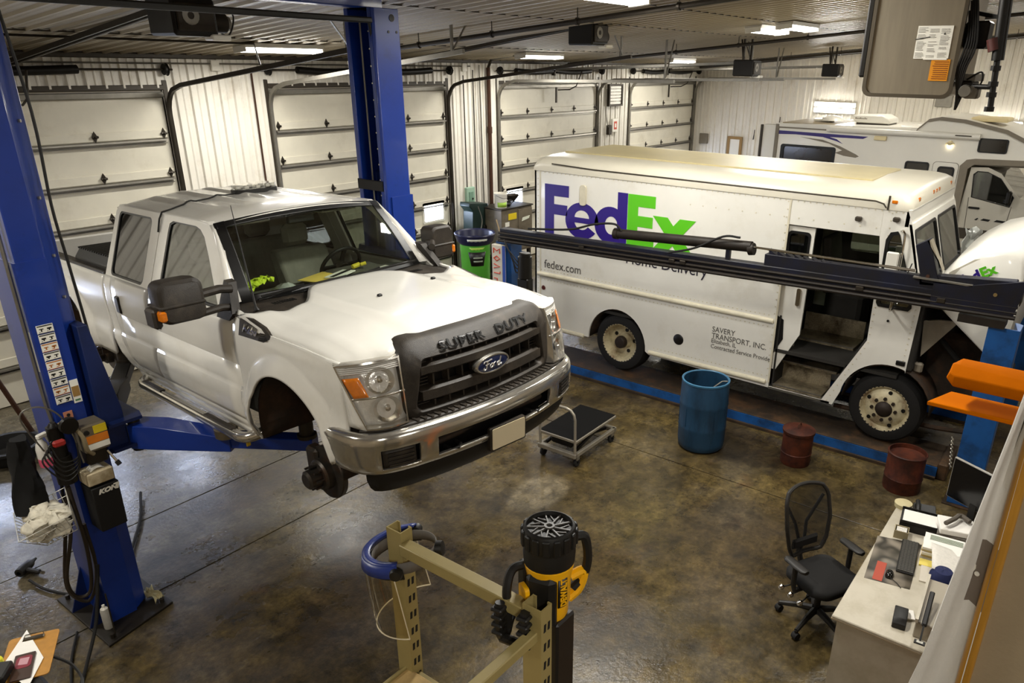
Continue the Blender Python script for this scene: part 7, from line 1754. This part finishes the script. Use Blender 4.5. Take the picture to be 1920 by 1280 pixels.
sheet('yellow_pad', 'yellow legal pad beside the tan folders', 'pad', 5.66, .45, .751, .09, .30, 8, mat('legal_yellow', '#e3cf67', .6), .012)
sheet('notepad', 'white notepad leaning by the keyboard edge', 'notepad', 5.50, .50, .751, .22, .12, 8, mat('grubby_paper', '#cfc6b6', .7), .01)
nw = MB(Matrix.Translation((5.60, .36, .82)) @ Matrix.Rotation(R_(12), 4, 'Z')); nw.grid([[(x, y, .10*cos(x*4)*(.5+y)+.02*sin(y*8)) for y in frange(-.17, .16, 8)] for x in frange(-.17, .2, 8)])
W('newspaper', 'curled newspaper lying on the stacked trays', 'newspaper', nw, mat('newsprint', '#dcd7cd', .8, 0, .12, 40), solid=.003)
hp_ = MB(); hp_.lathe([(.095, 0), (.09, .05), (.06, .09), (0, .10)], 20, (5.42, .40, .80)); W('navy_cap', 'navy blue cap lying under the newspaper', 'cap', hp_, mat('cap_navy', '#171f49', .8), solid=.003)
bd = thing('binder_stack', 'grey binders with papers piled at the back of the desk', 'binders', (6.12, .44, .75), R_(10)); bd.scale = (.75, .9, .9)
for k in range(3): MB(Matrix.Rotation(R_(6*k-6), 4, 'Z')).box(-.15, .15, -.15, .15, k*.06, k*.06+.055, .006).build('binder', mat('binder_grey', '#6b655b', .6) if k < 2 else M_paper, bd)
MB().tube(spline([(-.12, .10, .22), (0, .03, .23), (.12, -.02, .22), (.05, -.10, .21)], 5), .022, 8).build('grey_gloves', mat('glove_grey', '#5c554c', .8), bd)
mo_ = thing('monitor', 'thin dark monitor seen edge-on behind the desk papers', 'monitor', (6.37, .37, .75), R_(-28))
MB().box(-.012, .012, -.26, .26, .20, .58, .006).build('screen_shell', mat('monitor_grey', '#8b877e', .4), mo_)
MB().box(-.016, -.011, -.25, .25, .21, .57).build('screen', mat('screen_black', '#0d0d0e', .15), mo_)
MB().box(-.02, .02, -.03, .03, .02, .25).build('stand_neck', M_black, mo_)
MB().box(-.1, .1, -.12, .12, 0, .02, .005).build('stand_foot', M_black, mo_)
og = thing('file_organiser', 'grey metal file organiser on the right end of the desk', 'organiser', (5.02, .36, .75), R_(4))
MB().box(-.30, .26, -.12, .10, 0, .13, .006).build('organiser_body', mat('organiser_grey', '#9b9281', .5), og)
MB().box(-.31, .27, .085, .105, .13, .16).build('organiser_lip', M_desk, og)
for i, (y, lab) in enumerate(((.045, ''), (-.06, ''), (-.135, ''))):
    lvr = thing('stamp_lever', ['long black lever with a tag, nearest the desk front', 'long black lever in the middle of the grey organiser', 'long black lever beside the banner'][i], 'lever', (5.02, .36, .75), R_(4), 'black levers on the organiser')
    MB().beam((-.02, y, .21), (-.34, y, .145), .034, .03, b=.008).build('lever_grip', M_black, lvr)
    MB().beam((-.33, y, .15), (-.43, y, .09), .012, .01).build('lever_rod', M_black, lvr)
    MB().box(-.46, -.42, y-.035, y+.035, .075, .085, .003).build('lever_tag', M_black, lvr)
    for k in range(2): MB().box(-.45+.012*k, -.443+.012*k, y-.02, y+.02, .085, .087).build('tag_print', M_lab, lvr)
td = MB(Matrix.Translation((4.83, .55, .75)) @ Matrix.Rotation(R_(8), 4, 'Z')); td.prism([(-.10, 0), (.10, 0), (.10, .05), (.06, .075), (-.06, .07), (-.10, .04)], 'y', -.045, .045)
W('tape_dispenser', 'black tape dispenser near the front corner of the desk', 'tape dispenser', td, M_black, bev=.006)
sheet('note_card', 'white card leaning against the black tape dispenser', 'card', 4.92, .50, .76, .10, .05, 20, M_paper, .01)
# ---- office chair
ch_ = thing('office_chair', 'black mesh-back swivel office chair pulled up to the desk', 'chair', (5.38, 1.25, 0), R_(152))
M_cf = mat('chair_fabric', '#141210', .85, 0, .15, 30)
M_cp = mat('chair_plastic', '#1c1915', .5)
for k in range(5):
    t = 2*pi*k/5+.3; e = V((.30*cos(t), .30*sin(t), .085))
    lg = MB(); lg.tube([(.03*cos(t), .03*sin(t), .14), (.15*cos(t), .15*sin(t), .125), tuple(e)], [.032, .026, .02], 8); lg = lg.build('base_leg', M_cp, ch_)
    MB().lathe([(0, -.025), (.03, -.025), (.034, 0), (.03, .025), (0, .025)], 14, (e.x, e.y, .034), 'y').build('caster', M_rub, lg)
    MB().cyl((e.x, e.y, .05), (e.x, e.y, .09), .014, n=8).build('caster_stem', M_cp, lg)
MB().cyl((0, 0, .10), (0, 0, .40), .028, n=12).build('gas_column', M_cp, ch_)
MB().box(-.12, .12, -.12, .12, .38, .43, .02).build('tilt_plate', M_cp, ch_)
sc_ = []
for z, s in ((.43, .90), (.45, 1.0), (.49, 1.0), (.515, .93), (.52, .6)): sc_.append([(p[0]*s, p[1]*s+.02, z+.012*(p[1] > .15)) for p in rrect(-.245, .245, -.24, .24, .11, 6)])
MB().loft(sc_).build('seat', M_cf, ch_, smooth=60)
def backpt(x, t):  # t 0 bottom .. 1 top
    return V((x, -.23-.13*t+.07*(x/.24)**2*1, lerp(.58, 1.16, t)))
def bw(t): return interp([(0, .15), (.15, .20), (.5, .235), (.85, .225), (1, .17)], t)
o = [backpt(bw(t), t) for t in frange(.02, .96, 12)]+[backpt(x, 1-.03*(abs(x)/.17)**2) for x in frange(.15, -.15, 8)]+[backpt(-bw(t), t) for t in frange(.96, .02, 12)]+[backpt(x, .0) for x in frange(-.12, .12, 4)]
MB().tube(o, .017, 8, closed=True).build('back_frame', M_cp, ch_)
meshm = bpy.data.materials.new('chair_mesh'); meshm.use_nodes = True; _b = meshm.node_tree.nodes['Principled BSDF']; _b.inputs['Base Color'].default_value = lin('#161412'); _b.inputs['Roughness'].default_value = .9; _b.inputs['Alpha'].default_value = .72
MB().grid([[backpt(lerp(-bw(t), bw(t), i/10), t)+V((0, .004, 0)) for i in range(11)] for t in frange(.02, .98, 12)]).build('back_mesh', meshm, ch_)
for s in (-1, 1): MB().tube([tuple(backpt(s*.02, .05)+V((0, -.03, 0))), tuple(backpt(s*.06, .4)+V((0, -.035, 0))), tuple(backpt(s*.20, .8)+V((0, -.02, 0)))], .014, 8).build('back_strut', M_cp, ch_)
MB().tube([(0, -.10, .42), (0, -.24, .44), (0, -.29, .55), tuple(backpt(0, .1)+V((0, -.03, 0)))], .025, 8).build('back_bar', M_cp, ch_)
MB().box(-.14, .14, -.26, -.22, .62, .72, .02).build('lumbar_pad', M_cf, ch_)
for s in (-1, 1):
    MB().tube([(s*.15, 0, .42), (s*.29, 0, .43), (s*.30, -.01, .50), (s*.30, -.01, .66)], .022, 8).build('arm_post', M_cp, ch_)
    sp = []
    for y, k in ((-.12, .6), (-.10, .95), (0, 1), (.09, .95), (.115, .55)): sp.append([(s*.30+.045*k*cos(R_(a)), y, .675+.018*sin(R_(a))) for a in range(0, 360, 30)])
    MB().loft(sp).build('arm_pad', M_cp, ch_, smooth=60)
for k in range(3):
    y = -.13+k*.11; s = 1
    MB().cyl((s*.12, y*.6, .40), (s*.29, y, .375), .007, n=6).build('adjust_lever', M_cp, ch_)
    MB().lathe([(0, -.026), (.018, -.019), (.026, 0), (.018, .019), (0, .026)], 12, (s*.30, y, .372), 'x').build('lever_ball', M_chrome, ch_)
